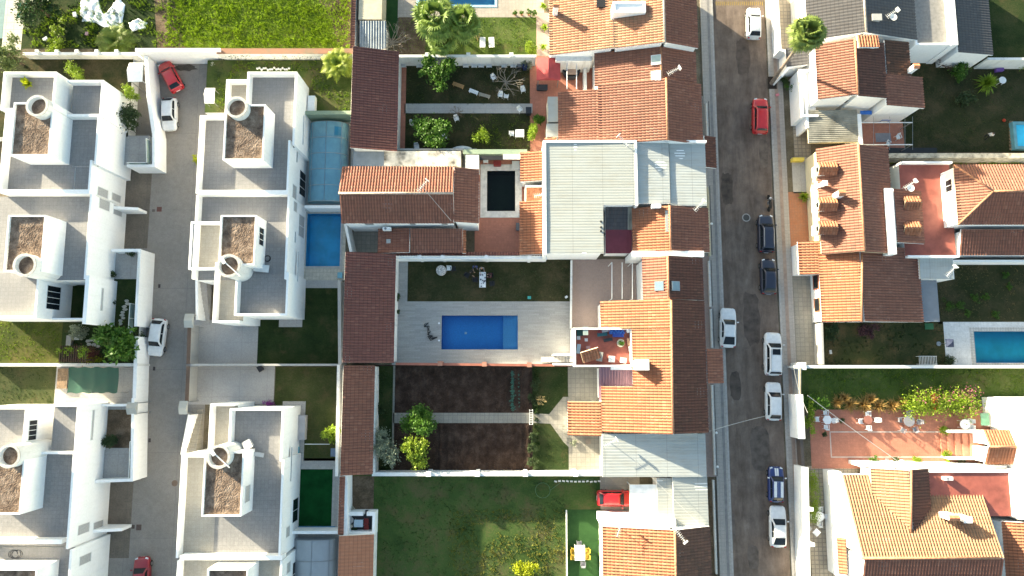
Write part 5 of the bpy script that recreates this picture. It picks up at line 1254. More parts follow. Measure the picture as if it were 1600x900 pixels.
for i, (x, y) in enumerate(((939, 346), (939, 355), (939, 361))): m = MB(); m.cyl(*W(x, y, 5.3), 5.1, 5.4, .1, n=10); m.build('vent_pipe', blackP, h)
antenna('aerial with white reflector at the top corner of the white metal roof', 974, 219, 5.3, .8, 2.3)
antenna('orange-based aerial at the street corner of the pale blue roof', 1093, 321, 4.6, .9, .8)
slope(h, 'E', 1118, 1101, 213, 262, 2.7, 3.2, tDk, name='canopy_roof', z0=2.5)
# patio tile bits west of metal roof
h = thing('tiled_lean_to', 'small orange tiled lean-to at the top right of the dark pool', 'lean-to', *W(832, 260), 0)
slope(h, 'W', 813, 850, 237, 283, 2.7, 3.3, tOr)
h = thing('tiled_lean_to', 'orange tiled lean-to along the red patio, below the sunlit white aerial', 'lean-to', *W(832, 360), 0)
slope(h, 'W', 812, 850, 314, 398, 2.7, 3.3, tOr)
m = MB(); X0, Y0, X1, Y1 = RC(822, 291, 850, 313, 2.6); m.box(X0, Y0, 0, X1, Y1, 2.4); m.build('terrace', tileflat, h); wl = MB(); wl.box(X0-.1, Y1-.1, 0, X1, Y1, 3.0); wl.box(X0-.1, Y0, 0, X0, Y1-.1, 3.0); wl.build('wall', white, h)
antenna('small white aerial on the sunlit orange roof terrace by the metal roof', 845, 304, 2.5, .7, .2)
# house with skylights and roof terrace
h = thing('tiled_house', 'long orange tiled street house with two blue skylights and a cluttered roof terrace', 'house', *W(1030, 540), 0)
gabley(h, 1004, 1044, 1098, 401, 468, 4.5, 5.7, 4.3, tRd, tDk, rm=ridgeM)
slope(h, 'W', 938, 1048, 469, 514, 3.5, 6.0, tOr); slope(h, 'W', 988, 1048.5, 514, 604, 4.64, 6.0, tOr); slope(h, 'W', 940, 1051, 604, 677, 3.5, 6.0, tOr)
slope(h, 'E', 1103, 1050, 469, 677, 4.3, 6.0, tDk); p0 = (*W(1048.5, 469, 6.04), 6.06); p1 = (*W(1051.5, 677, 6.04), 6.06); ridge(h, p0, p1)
slope(h, 'E', 1129, 1104, 545, 599, 3.5, 4.2, tRd, z0=2.8, name='canopy_roof'); slope(h, 'W', 887, 940, 627, 681, 2.6, 3.4, tOr)
slope(h, 'S', 625, 573, 936, 989, 3.0, 3.3, sheen('mauve_plastic_sheet', (.30,.16,.20), .9, .4), prof='tile', z0=0, under=shM)
blk(h, 897, 512, 989, 573, 4.3, ph=.95, floor=redP, t=.18); T_ = 3.35
rooflight(h, 1030, 447, 5.35, .95, 1.0, 'y', .38, flat('blue_glass', (.16,.30,.38), .15), greyMt); rooflight(h, 1055, 447, 5.5, .95, 1.0, 'y', -.33, flat('grey_blue_glass', (.22,.30,.34), .15), greyMt)
chimney('', 1003, 570, 4.9, 1.2, 1.3, .95, parent=h, cap='flat')
blk(h, 955, 570, 990, 578, 3.9, ph=0)
o = thing('pergola', 'thin white pergola beams over the pink paved patio', 'pergola', *W(975, 440), 0)
for x in (956, 972, 988):
    m = MB(); m.tube([(*W(x, 410, 2.8), 2.8), (*W(x, 467, 2.8), 2.8)], .05, 5); m.build('beam', whiteMt, o)
m = MB(); 
for x, y in ((956, 410), (988, 410), (956, 467), (988, 467)): X, Y = W(x, y, 2.8); m.tube([(X, Y, 0), (X, Y, 2.8)], .05, 5)
m.build('post', whiteMt, o)
steps('grey outside stair up to the cluttered roof terrace', 846, 557, 893, 566, 10, 3.2, yardM, 'x')
wallrun([(866, 554.5), (897, 554.5)], 3.3, .14, white, 'north parapet of the grey outside stair'); wallrun([(866, 569), (897, 569)], 3.3, .14, white, 'south parapet of the grey outside stair')
h = thing('metal_roof_house', 'workshop with a pale blue ribbed metal roof half in shadow', 'building', *W(1020, 710), 0)
slope(h, 'E', 1103, 941, 678, 745, 3.4, 3.6, shB, white2, 'sheet')
antenna('white aerial with red base at the corner of the half-shaded blue roof', 954, 692, 3.4, 1.2, .5)
h = thing('metal_roof_house', 'white sheet-roofed carport buildings sheltering the red car', 'carport', *W(1040, 785), 0)
slope(h, 'E', 1031, 984, 757, 812, 2.8, 2.9, flat('white_sheet', (.8,.8,.79), .6), None, 'sheet')
m = MB(); X0, Y0, X1, Y1 = RC(986, 760, 1028, 810, 2.8)
for X, Y in ((X0, Y0), (X0, Y1)): m.tube([(X+.1, Y, 0), (X+.1, Y, 2.8)], .06, 6)
m.build('post', whiteMt, h)
slope(h, 'E', 1052, 1027, 747, 817, 3.0, 3.1, shW, white2, 'sheet'); slope(h, 'E', 1106, 1052, 745, 822, 3.0, 3.3, shW, white2, 'sheet')
h = thing('tiled_house', 'orange and black-brown tiled house at the bottom edge beside the artificial lawn', 'house', *W(1020, 870), 0)
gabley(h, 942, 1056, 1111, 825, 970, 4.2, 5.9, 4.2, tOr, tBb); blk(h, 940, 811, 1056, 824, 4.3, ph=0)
antenna('white aerial on the orange roof above the artificial lawn', 968, 828, 4.5, 1.6, 1.2); antenna('white aerial on the ridge between orange and black-brown tiles', 1064, 838, 5.6, .9, -.9)
# barbecue terrace
h = thing('walled_terrace', 'tiny white-walled terrace with table and white ring above the orange shed', 'terrace', *W(560, 820), 0)
blk(h, 537, 800, 586, 836, 1.5, ph=1.2, floor=flat('dark_deck', (.06,.06,.07), .7), t=.3, sides='WES')
m = MB(); q = RC(537, 800, 567, 806, 1.5); m.box(q[0], q[1], .3, q[2], q[3], 1.5); q = RC(573, 800, 586, 806, 1.5); m.box(q[0], q[1], .3, q[2], q[3], 1.5); m.build('wall', white, h)
# top left and misc structures of the middle
h = thing('shed', 'grey corrugated shed roof next to the leafless fig', 'shed', *W(582, 55), 0)
slope(h, 'S', 77, 33, 562, 603, 2.3, 2.6, flat('galvanised_sheet', (.24,.27,.29), .4, .5, .2), white2, 'wave')
h = thing('canvas_roof', 'beige flat canvas roof at the top edge above the grey shed', 'canopy', *W(580, 15), 0); blk(h, 561, -40, 597, 30, 2.6, ph=0, wall=flat('beige_canvas', (.52,.46,.34), .9))
# ================================================================== houses right of the street
h = thing('dark_roof_house', 'house with dark ribbed gable roof, gravel flat roof and white parapets at the top right', 'house', *W(1400, 30), 0)
gabley(h, 1258, 1350, 1428, -60, 57, 4.3, 6.2, 4.5, tBl, tBl, prof='wave', rm=ridgeD, pitch=.36)
blk(h, 1426, -60, 1484, 70, 4.5, ph=.5, floor=flat('grey_roof_felt', (.23,.22,.21), .9, var=.15, vs=3), sides='SW'); blk(h, 1482, -60, 1492, 70, 4.7, ph=0)
slope(h, 'E', 1545, 1491, -60, 84, 3.5, 4.2, tBl, prof='wave', pitch=.3)
chimney('', 1370, 27, 5.4, .9, .9, .6, mat=greyp, parent=h, cap='flat')
slope(h, 'W', 1228, 1262, 74, 103, 2.6, 3.2, tBl, prof='wave', pitch=.36)
antenna('white dish and aerial on the dark ribbed roof beside its chimney', 1395, 20, 5.0, 1.2, .6, True)
wallrun([(1213, -30), (1219, 78), (1228, 80)], 2.0, .2, white, 'white front wall running down the pavement to the palm')
wallrun([(1222, 118), (1232, 105), (1256, 102)], 2.6, .2, white, 'curved white wall behind the leaning palm trunk')
wallrun([(1545, 92), (1700, 92)], 2.4, .2, white2, 'stained white wall at the top of the right-hand garden') 
h = thing('tiled_house', 'two-tone tiled house with chimney and blackened lower roof, right of the street palm', 'house', *W(1340, 110), 0)
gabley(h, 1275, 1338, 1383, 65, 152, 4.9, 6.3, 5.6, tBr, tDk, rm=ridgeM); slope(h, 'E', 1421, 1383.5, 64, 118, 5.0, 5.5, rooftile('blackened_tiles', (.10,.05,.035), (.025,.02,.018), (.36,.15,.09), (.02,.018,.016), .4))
slope(h, 'E', 1442, 1383.5, 118, 167, 4.6, 5.5, tRd); slope(h, 'N', 56, 74, 1340, 1372, 6.4, 6.6, tOr, z0=5.4)
chimney('', 1431, 104, 4.8, 1.5, .5, parent=h)
blk(h, 1251, 108, 1277, 182, 3.0, ph=.6, sides='WSN')
y0 = W(1300, 154, 4.9)[1]
for xa, xb in ((1318, 1332), (1345, 1360)): opening(h, 'S', y0+.17, 3.2, 4.2, W(xa, 160, 4)[0], W(xb, 160, 4)[0], 'window')
h = thing('carport', 'grey corrugated carport roof with a diagonal shadow below the two-tone house', 'carport', *W(1300, 200), 0)
slope(h, 'W', 1262, 1340, 172, 223, 2.7, 3.0, shG, None, 'wave', pitch=.22)
m = MB(); q = RC(1341, 178, 1347, 226, 3.1); m.box(q[0], q[1], 0, q[2], q[3], 3.1); m.build('wall', white, h); m = MB(); q = RC(1259, 150, 1263, 200, 2.8); m.box(q[0], q[1], 0, q[2], q[3], 2.8); m.build('wall', white, h)
def dormer(root, px, py, z, ln, w, hh, face='W', mat=tOr):
    "small gabled dormer; px,py picture position of its front top"
    x, y = W(px, py, z+hh); s_ = 1 if face == 'W' else -1
    m = MB(); xa, xb = sorted((x, x+s_*ln)); m.add([(xa, y-w/2, z-1), (xb, y-w/2, z-1), (xb, y+w/2, z-1), (xa, y+w/2, z-1), (xa, y-w/2, z+hh-.35), (xb, y-w/2, z+hh-.35), (xb, y+w/2, z+hh-.35), (xa, y+w/2, z+hh-.35), (xa, y, z+hh-.05), (xb, y, z+hh-.05)],
        [(0,1,5,4),(3,7,6,2),(0,4,8,7,3),(1,2,6,9,5),(4,5,9,8),(6,7,8,9)]); d = m.build('dormer', white, root)
    e = .14
    for sg in (-1, 1):
        pts = [(xa-e, y+sg*(w/2+e), z+hh-.42), (xb, y+sg*(w/2+e), z+hh-.42), (xb, y, z+hh+.02), (xa-e, y, z+hh+.02)]
        r = roof_face(root, pts, mat, name='dormer_roof', thick=.06)
    g = MB(); gx = x-s_*.012; g.box(min(gx, gx+s_*.02), y-.28, z+.1, max(gx, gx+s_*.02), y+.28, z+hh-.5); g.build('window', glassD, d)
h = thing('tiled_house', 'long orange tiled house with three small dormers above a yellow front wall', 'house', *W(1340, 310), 0)
gabley(h, 1279, 1346, 1392, 228, 395, 3.3, 5.4, 4.2, tBr, tRd, wall=cream)
for y in (262, 318, 355): dormer(h, 1282, y, 3.7, 1.9, 1.1, 1.15)
chimney('', 1289, 286, 3.9, .7, .4, parent=h, cap='flat'); chimney('', 1315, 302, 4.5, 1.0, .6, parent=h)
blk(h, 1386, 294, 1398, 397, 4.9, ph=0)
slope(h, 'E', 1441, 1398.5, 297, 380, 3.5, 4.5, tRd)
for y in (316, 356): dormer(h, 1441, y, 3.6, 1.7, 1.1, .95, 'E')
slope(h, 'W', 1247, 1290, 377, 429, 2.2, 2.75, tOr); slope(h, 'W', 1281, 1346, 397, 503, 2.65, 4.2, tOr); slope(h, 'E', 1438, 1347, 386, 503, 2.65, 4.2, tRd)
ridge(h, (*W(1346.5, 397, 4.24), 4.26), (*W(1346.5, 503, 4.24), 4.26)); x0 = W(1281, 470, 2.6)[0]+.16
opening(h, 'W', x0, .9, 2.2, W(1275, 452, 1.5)[1], W(1275, 430, 1.5)[1], 'window', fr=flat('orange_frame', (.45,.13,.07), .6)); opening(h, 'W', x0, .9, 2.2, W(1275, 487, 1.5)[1], W(1275, 466, 1.5)[1], 'window', fr=tileflat)
blk(h, 1436, 403, 1490, 436, 2.9, ph=0, wall=white); slope(h, 'S', 436, 403, 1437, 1489, 2.95, 3.05, shB, None, 'sheet')
gl = MB(); X0, Y0, X1, Y1 = RC(1440, 438, 1466, 502, 2.4); gl.box(X0, Y0, 2.38, X1, Y1, 2.41); gl.build('glass_canopy', sheen('grey_glass_roof', (.25,.27,.30), .75, .15), h)
m = MB()
for Y in (Y0, (Y0+Y1)/2, Y1): m.box(X0, Y-.03, 2.3, X1, Y+.03, 2.37)
m.box(X1-.05, Y0, 2.3, X1, Y1, 2.37)
for Y in (Y0+.1, Y1-.1): m.tube([(X1-.1, Y, 0), (X1-.1, Y, 2.3)], .05, 6)
m.build('canopy_frame', whiteMt, h)
antenna('long white aerial on the small blue flat roof by the dry lawn', 1487, 424, 3.0, 1.2, .8)
antenna('white dish and aerial standing over the red roof terrace', 1423, 288, 4.4, 1.4, .6, True)
h = thing('hip_roof_house', 'hip-roofed orange tiled house with a red roof terrace at the right edge', 'house', *W(1560, 305), 0)
blk(h, 1414, 252, 1494, 402, 3.7, ph=.6, floor=redP, sides='NS')
zE, zR2 = 5.7, 7.1; a = W(1493, 305, zE)[0]; b = W(1660, 305, zE)[0]; n_ = W(1560, 258, zE)[1]; s_ = W(1560, 351, zE)[1]; r0 = W(1552, 303, zR2); r1x = W(1606, 303, zR2)[0]; ry = (n_+s_)/2
A, B_, C_, D_, E_, F_ = (a, n_, zE), (b, n_, zE), (b, s_, zE), (a, s_, zE), (r0[0], ry, zR2), (r1x, ry, zR2)
roof_face(h, [B_, A, E_, F_], tBr); roof_face(h, [A, D_, E_], tBr); roof_face(h, [D_, C_, F_, E_], tRd); roof_face(h, [C_, B_, F_], tRd)
for p, q in ((A, E_), (D_, E_), (E_, F_), (B_, F_), (C_, F_)): ridge(h, (p[0], p[1], p[2]+.05), (q[0], q[1], q[2]+.05), r=.12)
m = MB(); m.box(a+.2, s_+.2, 0, b-.2, n_-.2, zE-.1); m.build('wall', white, h)
opening(h, 'W', a+.2, 3.9, 5.0, W(1478, 300, 4.4)[1], W(1478, 281, 4.4)[1], 'window', mul=2)
slope(h, 'S', 399, 358, 1500, 1700, 3.4, 4.1, tRd); 
wallrun([(1372, 243), (1700, 243)], 2.0, .45, flat('crumbling_cream_wall', (.50,.45,.36), .95, var=.4, vs=1.5), 'crumbling cream wall along the bottom of the right-hand garden')
wallrun([(1243, 573), (1700, 573)], 2.1, .25, white2, 'long white wall between the turquoise pool garden and the grass strip', piers=[(1252, 572)], pier=.7)
wallrun([(1284, 506), (1286, 568)], 1.9, .16, greyp, 'grey-panelled side wall beside the cobbled driveway')
wallrun([(1490, 408), (1700, 408)], 2.0, .2, white, 'white wall under the lower tiled roof at the right')
wallrun([(1249, 622), (1252, 680)], 2.2, .7, white, 'thick white street wall by the ornamental grasses')
wallrun([(1247, 576), (1247, 618)], 1.0, .12, greyp, 'low kerb wall of the grass strip next to the pavement')
wallrun([(1258, 735), (1262, 940)], 2.3, .6, white, 'thick white street wall in front of the cobbled terrace', piers=[(1266, 795), (1268, 850)], pier=.3)
wallrun([(1252, 684), (1255, 728)], 1.2, .25, flat('dark_gate', (.10,.08,.07), .6), 'dark sliding gate beside the red paved court', name='gate', cat='gate')
wallrun([(1346, 726), (1570, 731)], 2.4, .4, white, 'white wall with parasol base below the red paved court')
# gate strip: pale rectangle marking on the red court
m = MB()
x0, y0_, x1, y1_ = RC(1297, 674, 1471, 715)
for q in ((x0, y0_, x1, y0_+.12), (x0, y1_-.12, x1, y1_), (x0, y0_+.12, x0+.12, y1_-.12), (x1-.12, y0_+.12, x1, y1_-.12)): m.box(q[0], q[1], .01, q[2], q[3], .03)
o = m.build('paving_border', flat('pale_paving_line', (.5,.42,.38), .8)); o['kind'] = 'structure'
steps('broad terracotta steps with white side walls at the end of the red court', 1474, 677, 1532, 712, 6, 1.1, redM, 'x')
wallrun([(1484, 674), (1542, 674)], 1.3, .22, white, 'north side wall of the terracotta steps'); wallrun([(1484, 716), (1542, 716)], 1.3, .22, white, 'south side wall of the terracotta steps')
h = thing('white_building', 'large plain white building with green shutters at the right edge', 'house', *W(1640, 680), 0)
blk(h, 1560, 622, 1596, 668, 2.4, ph=0); blk(h, 1592, 622, 1760, 735, 4.2, ph=0, wall=white, sides='NWS'); blk(h, 1590, 735, 1760, 812, 4.1, ph=0, sides='WS')
gablex(h, 672, 698, 725, 1541, 1584, 2.9, 3.7, 2.9, tOr, tOr)
for y in (640, 655): pass
m = MB(); X, Y = W(1538, 655, 1.2); m.cbox(X, Y, 1.3, .9, 1.3, .06); tag(m.build('green_table', flat('green_metal', (.10,.24,.16), .5)), 'green slatted shutter panel lying by the white building steps', 'shutter')
h = thing('tiled_house', 'orange tiled house with a cross gable and arched porch at the bottom right', 'house', *W(1430, 840), 0)
slope(h, 'N', 742, 872, 1331, 1545, 2.6, 5.9, tTn, under=white); slope(h, 'S', 985, 872.5, 1345, 1560, 3.6, 5.9, tRd); ridge(h, (*W(1347, 872, 5.95), 5.97), (*W(1562, 872, 5.95), 5.97))
slope(h, 'W', 1363, 1423, 733, 840, 3.4, 4.9, tTn, z0=1); slope(h, 'E', 1453, 1423.5, 733, 832, 4.0, 4.9, tDk, z0=1); ridge(h, (*W(1423, 733, 4.9), 4.97), (*W(1423, 832, 4.9), 4.97))
blk(h, 1450, 735, 1583, 807, 3.7, ph=.15, floor=redP, sides='NE'); chimney('', 1490, 809, 5.0, .9, .9, .5, parent=h); chimney('', 1512, 812, 5.0, .8, .7, .5, parent=h, cap='flat')
blk(h, 1303, 737, 1319, 900, 2.0, ph=0); opening(h, 'W', W(1331, 807, 4.25)[0]+.18, .2, 1.8, W(1306, 798, 1)[1], W(1306, 760, 1)[1], 'window', fill=flat('dark_red_shutter', (.08,.03,.03), .6)); slope(h, 'W', 1309, 1323, 840, 897, 2.0, 2.4, tOr)
acunit('white air conditioner on the red roof terrace at the bottom right', 1483, 748, 3.5)
h = thing('tiled_house', 'small orange tiled roof in the bottom right corner', 'house', *W(1620, 870), 0)
slope(h, 'W', 1570, 1680, 817, 960, 3.4, 5.0, tOr)
# pergola behind two-tone house
o = thing('pergola', 'thin metal pergola over the brown-tiled patio behind the carport', 'pergola', *W(1378, 210), 0)
for y in (191.5, 226):
    m = MB(); m.tube([(*W(1346, y, 2.5), 2.5), (*W(1426, y, 2.5), 2.5)], .06, 5); m.build('beam', whiteMt, o)
for x in (1365, 1390, 1414, 1426):
    m = MB(); m.tube([(*W(x, 182, 2.55), 2.55), (*W(x, 234, 2.55), 2.55)], .02, 4); m.build('wire', greyMt, o)
m = MB()
for x, y in ((1424, 191.5), (1426, 226), (1347, 226)): X, Y = W(x, y, 2.5); m.tube([(X, Y, 0), (X, Y, 2.5)], .05, 5)
m.build('post', greyMt, o)
def flatmat(label, x0, y0, x1, y1, z, mat, name, cat, th=.02, rz=0.0):
    X0, Y0, X1, Y1 = RC(x0, y0, x1, y1, z); m = MB(); m.cbox((X0+X1)/2, (Y0+Y1)/2, z+th/2, X1-X0, Y1-Y0, th, rz); return tag(m.build(name, mat), label, cat)
flatmat('grey rug on the brown-tiled patio behind the carport', 1368, 208, 1392, 222, .03, plasG, 'rug', 'rug')
flatmat('deep blue awning against the white wall above the pergola', 1344, 173, 1362, 179, 2.4, bluePl, 'awning', 'awning', .05)
flatmat('black rolled tarpaulin along the crumbling wall', 1366, 232, 1462, 240, .02, blackP, 'tarpaulin', 'tarpaulin', .25)
# ================================================================== grass as geometry
def R0(*a): return RC(*a, 0)
tufts('meadow_grass', R0(262, -30, 548, 74), 30, .26, grM, wdt=.07, seed=3, nscale=.8); tufts('weedy_grass', R0(40, -30, 262, 74), 12, .28, grB, wdt=.07, seed=4, thr=-.05, nscale=.5)
tufts('weedy_grass', R0(40, -30, 290, 74), 9, .22, lfD, wdt=.09, seed=5, thr=0, nscale=.4)
tufts('lawn_grass', R0(624, 28, 840, 85), 14, .10, grB, wdt=.05, seed=6, thr=-.4); tufts('lawn_grass', R0(634, 94, 830, 234), 10, .10, grD, wdt=.05, seed=7, holes=[R0(632, 163.5, 832, 176)], thr=-.3)
tufts('sunny_grass', R0(735, 180, 830, 232), 12, .12, grB, wdt=.05, seed=8, thr=-.2)
tufts('lawn_grass', R0(586, 746, 884, 940), 7, .10, grD, wdt=.06, seed=9, thr=-.2); tufts('sunny_grass', R0(700, 796, 884, 940), 16, .14, leafmat('sun_tinted_grass', (.15,.15,.03)), wdt=.05, seed=10, thr=-.25)  # yellower blade colour paints the sunlit patch into the bottom lawn
tufts('lawn_grass', R0(834, 574, 887, 741), 8, .10, grD, wdt=.05, seed=11, holes=[R0(832, 640, 890, 665)]); tufts('lawn_grass', R0(640, 405, 892, 470), 4, .08, grD, wdt=.05, seed=12)
tufts('lawn_grass', R0(1420, 98, 1620, 240), 5, .09, grD, wdt=.05, seed=13, thr=-.2); tufts('dry_grass', R0(1466, 412, 1620, 500), 8, .10, grO, wdt=.05, seed=14, thr=-.1)
tufts('sunny_grass', R0(1256, 576, 1620, 618), 16, .12, grB, wdt=.05, seed=15, thr=-.35); tufts('weedy_grass', R0(1288, 508, 1475, 570), 7, .14, lfD, wdt=.07, seed=16, thr=0, nscale=.6)
tufts('lawn_grass', R0(430, 575, 530, 716), 5, .08, grD, wdt=.05, seed=17)
def RZ(z, *a): return RC(*a, z)
tufts('raised_grass', RZ(ZP, 340, 96, 546, 174), 14, .16, grB, wdt=.06, seed=18, thr=-.1, z=ZP); tufts('raised_grass', RZ(ZP, -10, 502, 94, 568), 14, .10, grB, wdt=.05, seed=19, z=ZP, thr=-.4)
tufts('mossy_grass', RZ(ZP, -10, 576, 84, 632), 8, .08, grD, wdt=.05, seed=20, z=ZP); tufts('back_verge_grass', R0(1376, 248, 1600, 257), 30, .3, lfB, wdt=.07, seed=21, thr=-.1)
tufts('verge_grass', R0(586, 575, 612, 738), 10, .14, lfD, wdt=.06, seed=22, thr=-.1); tufts('flower_bed_leaves', R0(834, 580, 842, 736), 30, .3, lfD, wdt=.08, seed=24, thr=-.1)
tufts('clods', R0(615, 575, 830, 738), 6, .05, brownS, wdt=.12, seed=23, holes=[R0(612, 643, 840, 663)])

# ================================================================== trees and shrubs
tree('dense round citrus tree beside the row of white loungers', 684, 114, 1.55, 3.0, lfA, 5200, .17, 'citrus_tree', th=.9)
tree('big round citrus tree below the concrete garden path', 668, 203, 1.75, 3.2, lfA, 6500, .17, 'citrus_tree', th=.9, seed=44)
tree('green round tree at the left end of the ploughed garden path', 656, 653, 1.6, 3.0, lfA, 5600, .16, 'garden_tree', th=.9, seed=12)
tree('silvery grey-green olive tree in the corner of the ploughed garden', 605, 702, 1.35, 3.0, lfC, 5600, .10, 'olive_tree', th=.8, ry=1.6)
tree('bright yellow-green tree next to the silvery olive', 650, 700, 1.45, 3.2, lfI and leafmat('lime_leaves', (.15,.20,.02)), 4200, .17, 'lemon_tree', th=.9, seed=5)
tree('large loquat tree hanging over the lane wall by the white car', 190, 540, 1.75, 4.8, lfA, 3600, .26, 'loquat_tree', th=1.8, zoff=0, seed=9, asp=2.2)
tree('small lime-green tree leaning over the boundary wall', 521, 680, .8, 2.6, leafmat('lime_leaves_two', (.16,.22,.02)), 1300, .18, 'young_tree', th=1.0)
tree('dark spreading tree at the top left corner of the vegetable plot', 52, 6, 2.3, 4.2, lfD, 6000, .17, 'garden_tree', th=1.2)
tree('pale green feathery tree at the left edge below the teal court', 14, 88, 1.7, 5.4, leafmat('feathery_leaves', (.09,.12,.04)), 5000, .13, 'feathery_tree', th=2)
shrub('clipped yellow-green round bush in front of the first western house', 121, 112, .85, 1.8, lfB, 2600, .09, 'clipped_bush', z=ZP)
shrub('clipped light green bush above the feathery dark bush', 203, 148, .8, 2.3, lfB, 2200, .09, 'clipped_bush', z=ZP)
shrub('feathery dark green bush against the first western house', 199, 180, 1.45, 2.4, lfL, 4200, .13, z=ZP)
shrub('green bush on the north wall beside the leafless fig', 825, 97, .7, 1.8, lfC, 1500, .09); shrub('low bright bush at the foot of the wall behind the two loungers', 829, 77, .75, 1.1, lfB, 1500, .09)
shrub('round flowering bush in the sunny end of the lounger garden', 752, 213, .8, 1.3, lfB, 1700, .10); shrub('dark shrub beside the terracotta patio edge', 838, 186, .6, 1.6, lfA, 900, .13); shrub('tall bright climbing shrub beside the terracotta patio', 834, 205, .55, 2.2, lfB, 1700, .10, ry=1.1)
for i, (x, y, r) in enumerate(((849, 8, .6), (851, 42, .65), (849, 73, .6))):
    spiky(('yellow-green cycad at the very top of the lichen-roofed house wall', 'middle yellow-green cycad along the lichen-roofed house wall', 'lowest yellow-green cycad along the lichen-roofed house wall')[i], x, y, r, .8, lfB, 50, 'cycad', group='cycads along the wall')
for i, x in enumerate((805, 815, 826, 834)): pottedplant(('leftmost', 'second', 'third', 'rightmost')[i]+' of the four potted plants on the sunny pool paving', x, 21, .3, .6, lfA, group='pots on the sunny pool paving')
shrub('bright yellow bush at the bottom edge of the big lawn', 822, 895, 1.1, 1.5, lfI, 2600, .11); shrub('round dark bush in the brown earth bed west of the lane', 168, 688, .75, 1.0, lfL, 1500, .10, z=ZP)
shrub('green shrub on the planted strip by the palm base', 1241, 138, .75, 1.2, lfA, 1200, .11); shrub('dark low shrub just above the green one by the palm base', 1228, 128, .6, .7, lfL, 700, .10)
shrub('leafy green bush under the white wall of the right-hand garden', 1497, 110, 1.1, 1.6, lfA, 1800, .14); shrub('very dark round shrub in the right-hand garden', 1509, 152, 1.0, 1.2, lfL, 1600, .12)
spiky('large bright spiky palm-like plant in the right-hand garden', 1545, 128, 1.45, 1.9, lfB, 150, 'yucca', w=.07); spiky('bright spiky plant half cut by the right edge, under the wall', 1599, 102, .7, 1.2, lfB, 60, 'yucca')
shrub('dark round bush at the corner of the white pool paving', 1486, 562, .6, .9, lfL, 1200, .09); shrub('dark shrub beside the cobbled driveway wall', 1300, 521, 1.0, 1.3, lfL, 1500, .11); shrub('purple-brown shrub under the orange house wall', 1352, 515, 1.0, 1.1, leafmat('purple_leaves', (.06,.025,.03)), 1400, .11)
for i, (x, y, r) in enumerate(((1525, 466, .45), (1539, 465, .35), (1555, 492, .45), (1484, 476, .7), (1499, 478, .5), (1513, 490, .35), (1572, 431, .35), (1577, 448, .3))):
    shrub('small green clump in the dry lawn, '+('larger of two side by side', 'smaller of two side by side', 'lowest of them', 'wide one nearest the glass canopy', 'second from the glass canopy', 'small one above the pool paving corner', 'topmost of them', 'near the right, below the topmost')[i], x, y, r, .3, lfA, 500, .07, 'grass_clump', 'plant', group='green clumps in the dry lawn')
hedge('leafy hedge with white flowers at the top right corner of the lane', [(344, 84), (342, 110), (340, 130)], 1.0, 1.6, lfL, 2600); shrub('small white-flowered shrub at the lane corner hedge', 334, 106, .6, 1.6, lfK, 700, .06)
hedge('low shrubs along the brick-topped wall of the sloping yard', [(362, 92), (440, 90), (505, 92)], .7, 1.0, lfL, 2600, z=ZP)
shrub('small vivid yellow shrub by the white gate canopy', 343, 168, .5, 1.4, lfI, 500, .11); shrub('small vivid yellow shrub on the lane kerb below the first eastern house', 307, 252, .45, 1.6, lfI, 420, .11)
palm('yellow-green feather palm behind the first eastern house', 524, 108, 528, 100, 3.4, 2.3, leafmat('yellow_palm_fronds', (.17,.21,.025)), 26, 'feather_palm', feather=True, tr=.16, z=ZP)
palm('tall fan palm leaning over the street with a ragged trunk', 1205, 131, 1262, 52, 10.3, 2.0, leafmat('street_palm_fronds', (.11,.15,.035)), 46, 'fan_palm', tr=.17, dead=lfF, seed=8)
palm('largest fan palm beside the top pool', 690, 56, 679, 28, 6.0, 2.6, lfE, 34, 'fan_palm', tr=.2, seed=11); palm('fan palm with drooping fronds right of the largest one', 718, 58, 724, 34, 5.2, 2.2, lfE, 30, 'fan_palm', tr=.18, seed=12); palm('lower fan palm hanging over the flower bed', 692, 74, 690, 64, 3.4, 1.9, lfE, 24, 'fan_palm', tr=.17, seed=13)
palm('spreading cycad below the white plastic sheets', 180, 68, 180, 66, .7, 2.7, leafmat('cycad_fronds', (.12,.16,.03)), 34, 'cycad', feather=True)
spiky('dry reddish spiky plant beside the two white loungers', 744, 52, .9, 1.2, lfF, 60, 'dry_plant'); spiky('bright palm-like plant against the yellow front wall', 1257, 307, .8, 1.1, lfB, 60, 'yucca')
baretree('leafless grey fig tree beside the corrugated shed', 610, 62, 3.0, 2.6, 16, flat('pale_bark', (.30,.26,.21), .9), seed=3); baretree('leafless tree among the odd garden chairs', 790, 125, 2.6, 2.6, 11, flat('grey_bark', (.26,.22,.18), .9), seed=4)
baretree('small leafless shrub at the garden path edge', 713, 176, 1.4, 1.1, 9, seed=6); baretree('bare brown shrub against the white wall of the dark-roofed house', 1476, 98, 2.0, 1.5, 12, flat('brown_bark', (.10,.06,.04), .9), seed=7)
baretree('pale leafless bush in the verge of the ploughed garden', 845, 625, 1.0, .8, 10, flat('straw_bark', (.40,.30,.14), .9), seed=9)
for i, (x, y) in enumerate(((834, 600), (833, 625), (835, 680), (834, 700), (832, 722), (586, 590), (592, 640))): shrub('low dark shrub in the ploughed garden verge', x, y, .55, .6, lfL, 600, .09, 'verge_shrub', group='low dark shrubs in the garden verges')
for i in range(15):
    x = 801+random.uniform(-.8, .8); y = 582+i*4.1
    shrub('blue-green cabbage in the long row of the ploughed garden', x, y, .2, .22, M_CAB if 'M_CAB' in globals() else globals().setdefault('M_CAB', leafmat('cabbage_leaves', (.05,.13,.10))), 70, .09, 'cabbage', 'vegetable', group='cabbages in the long row')
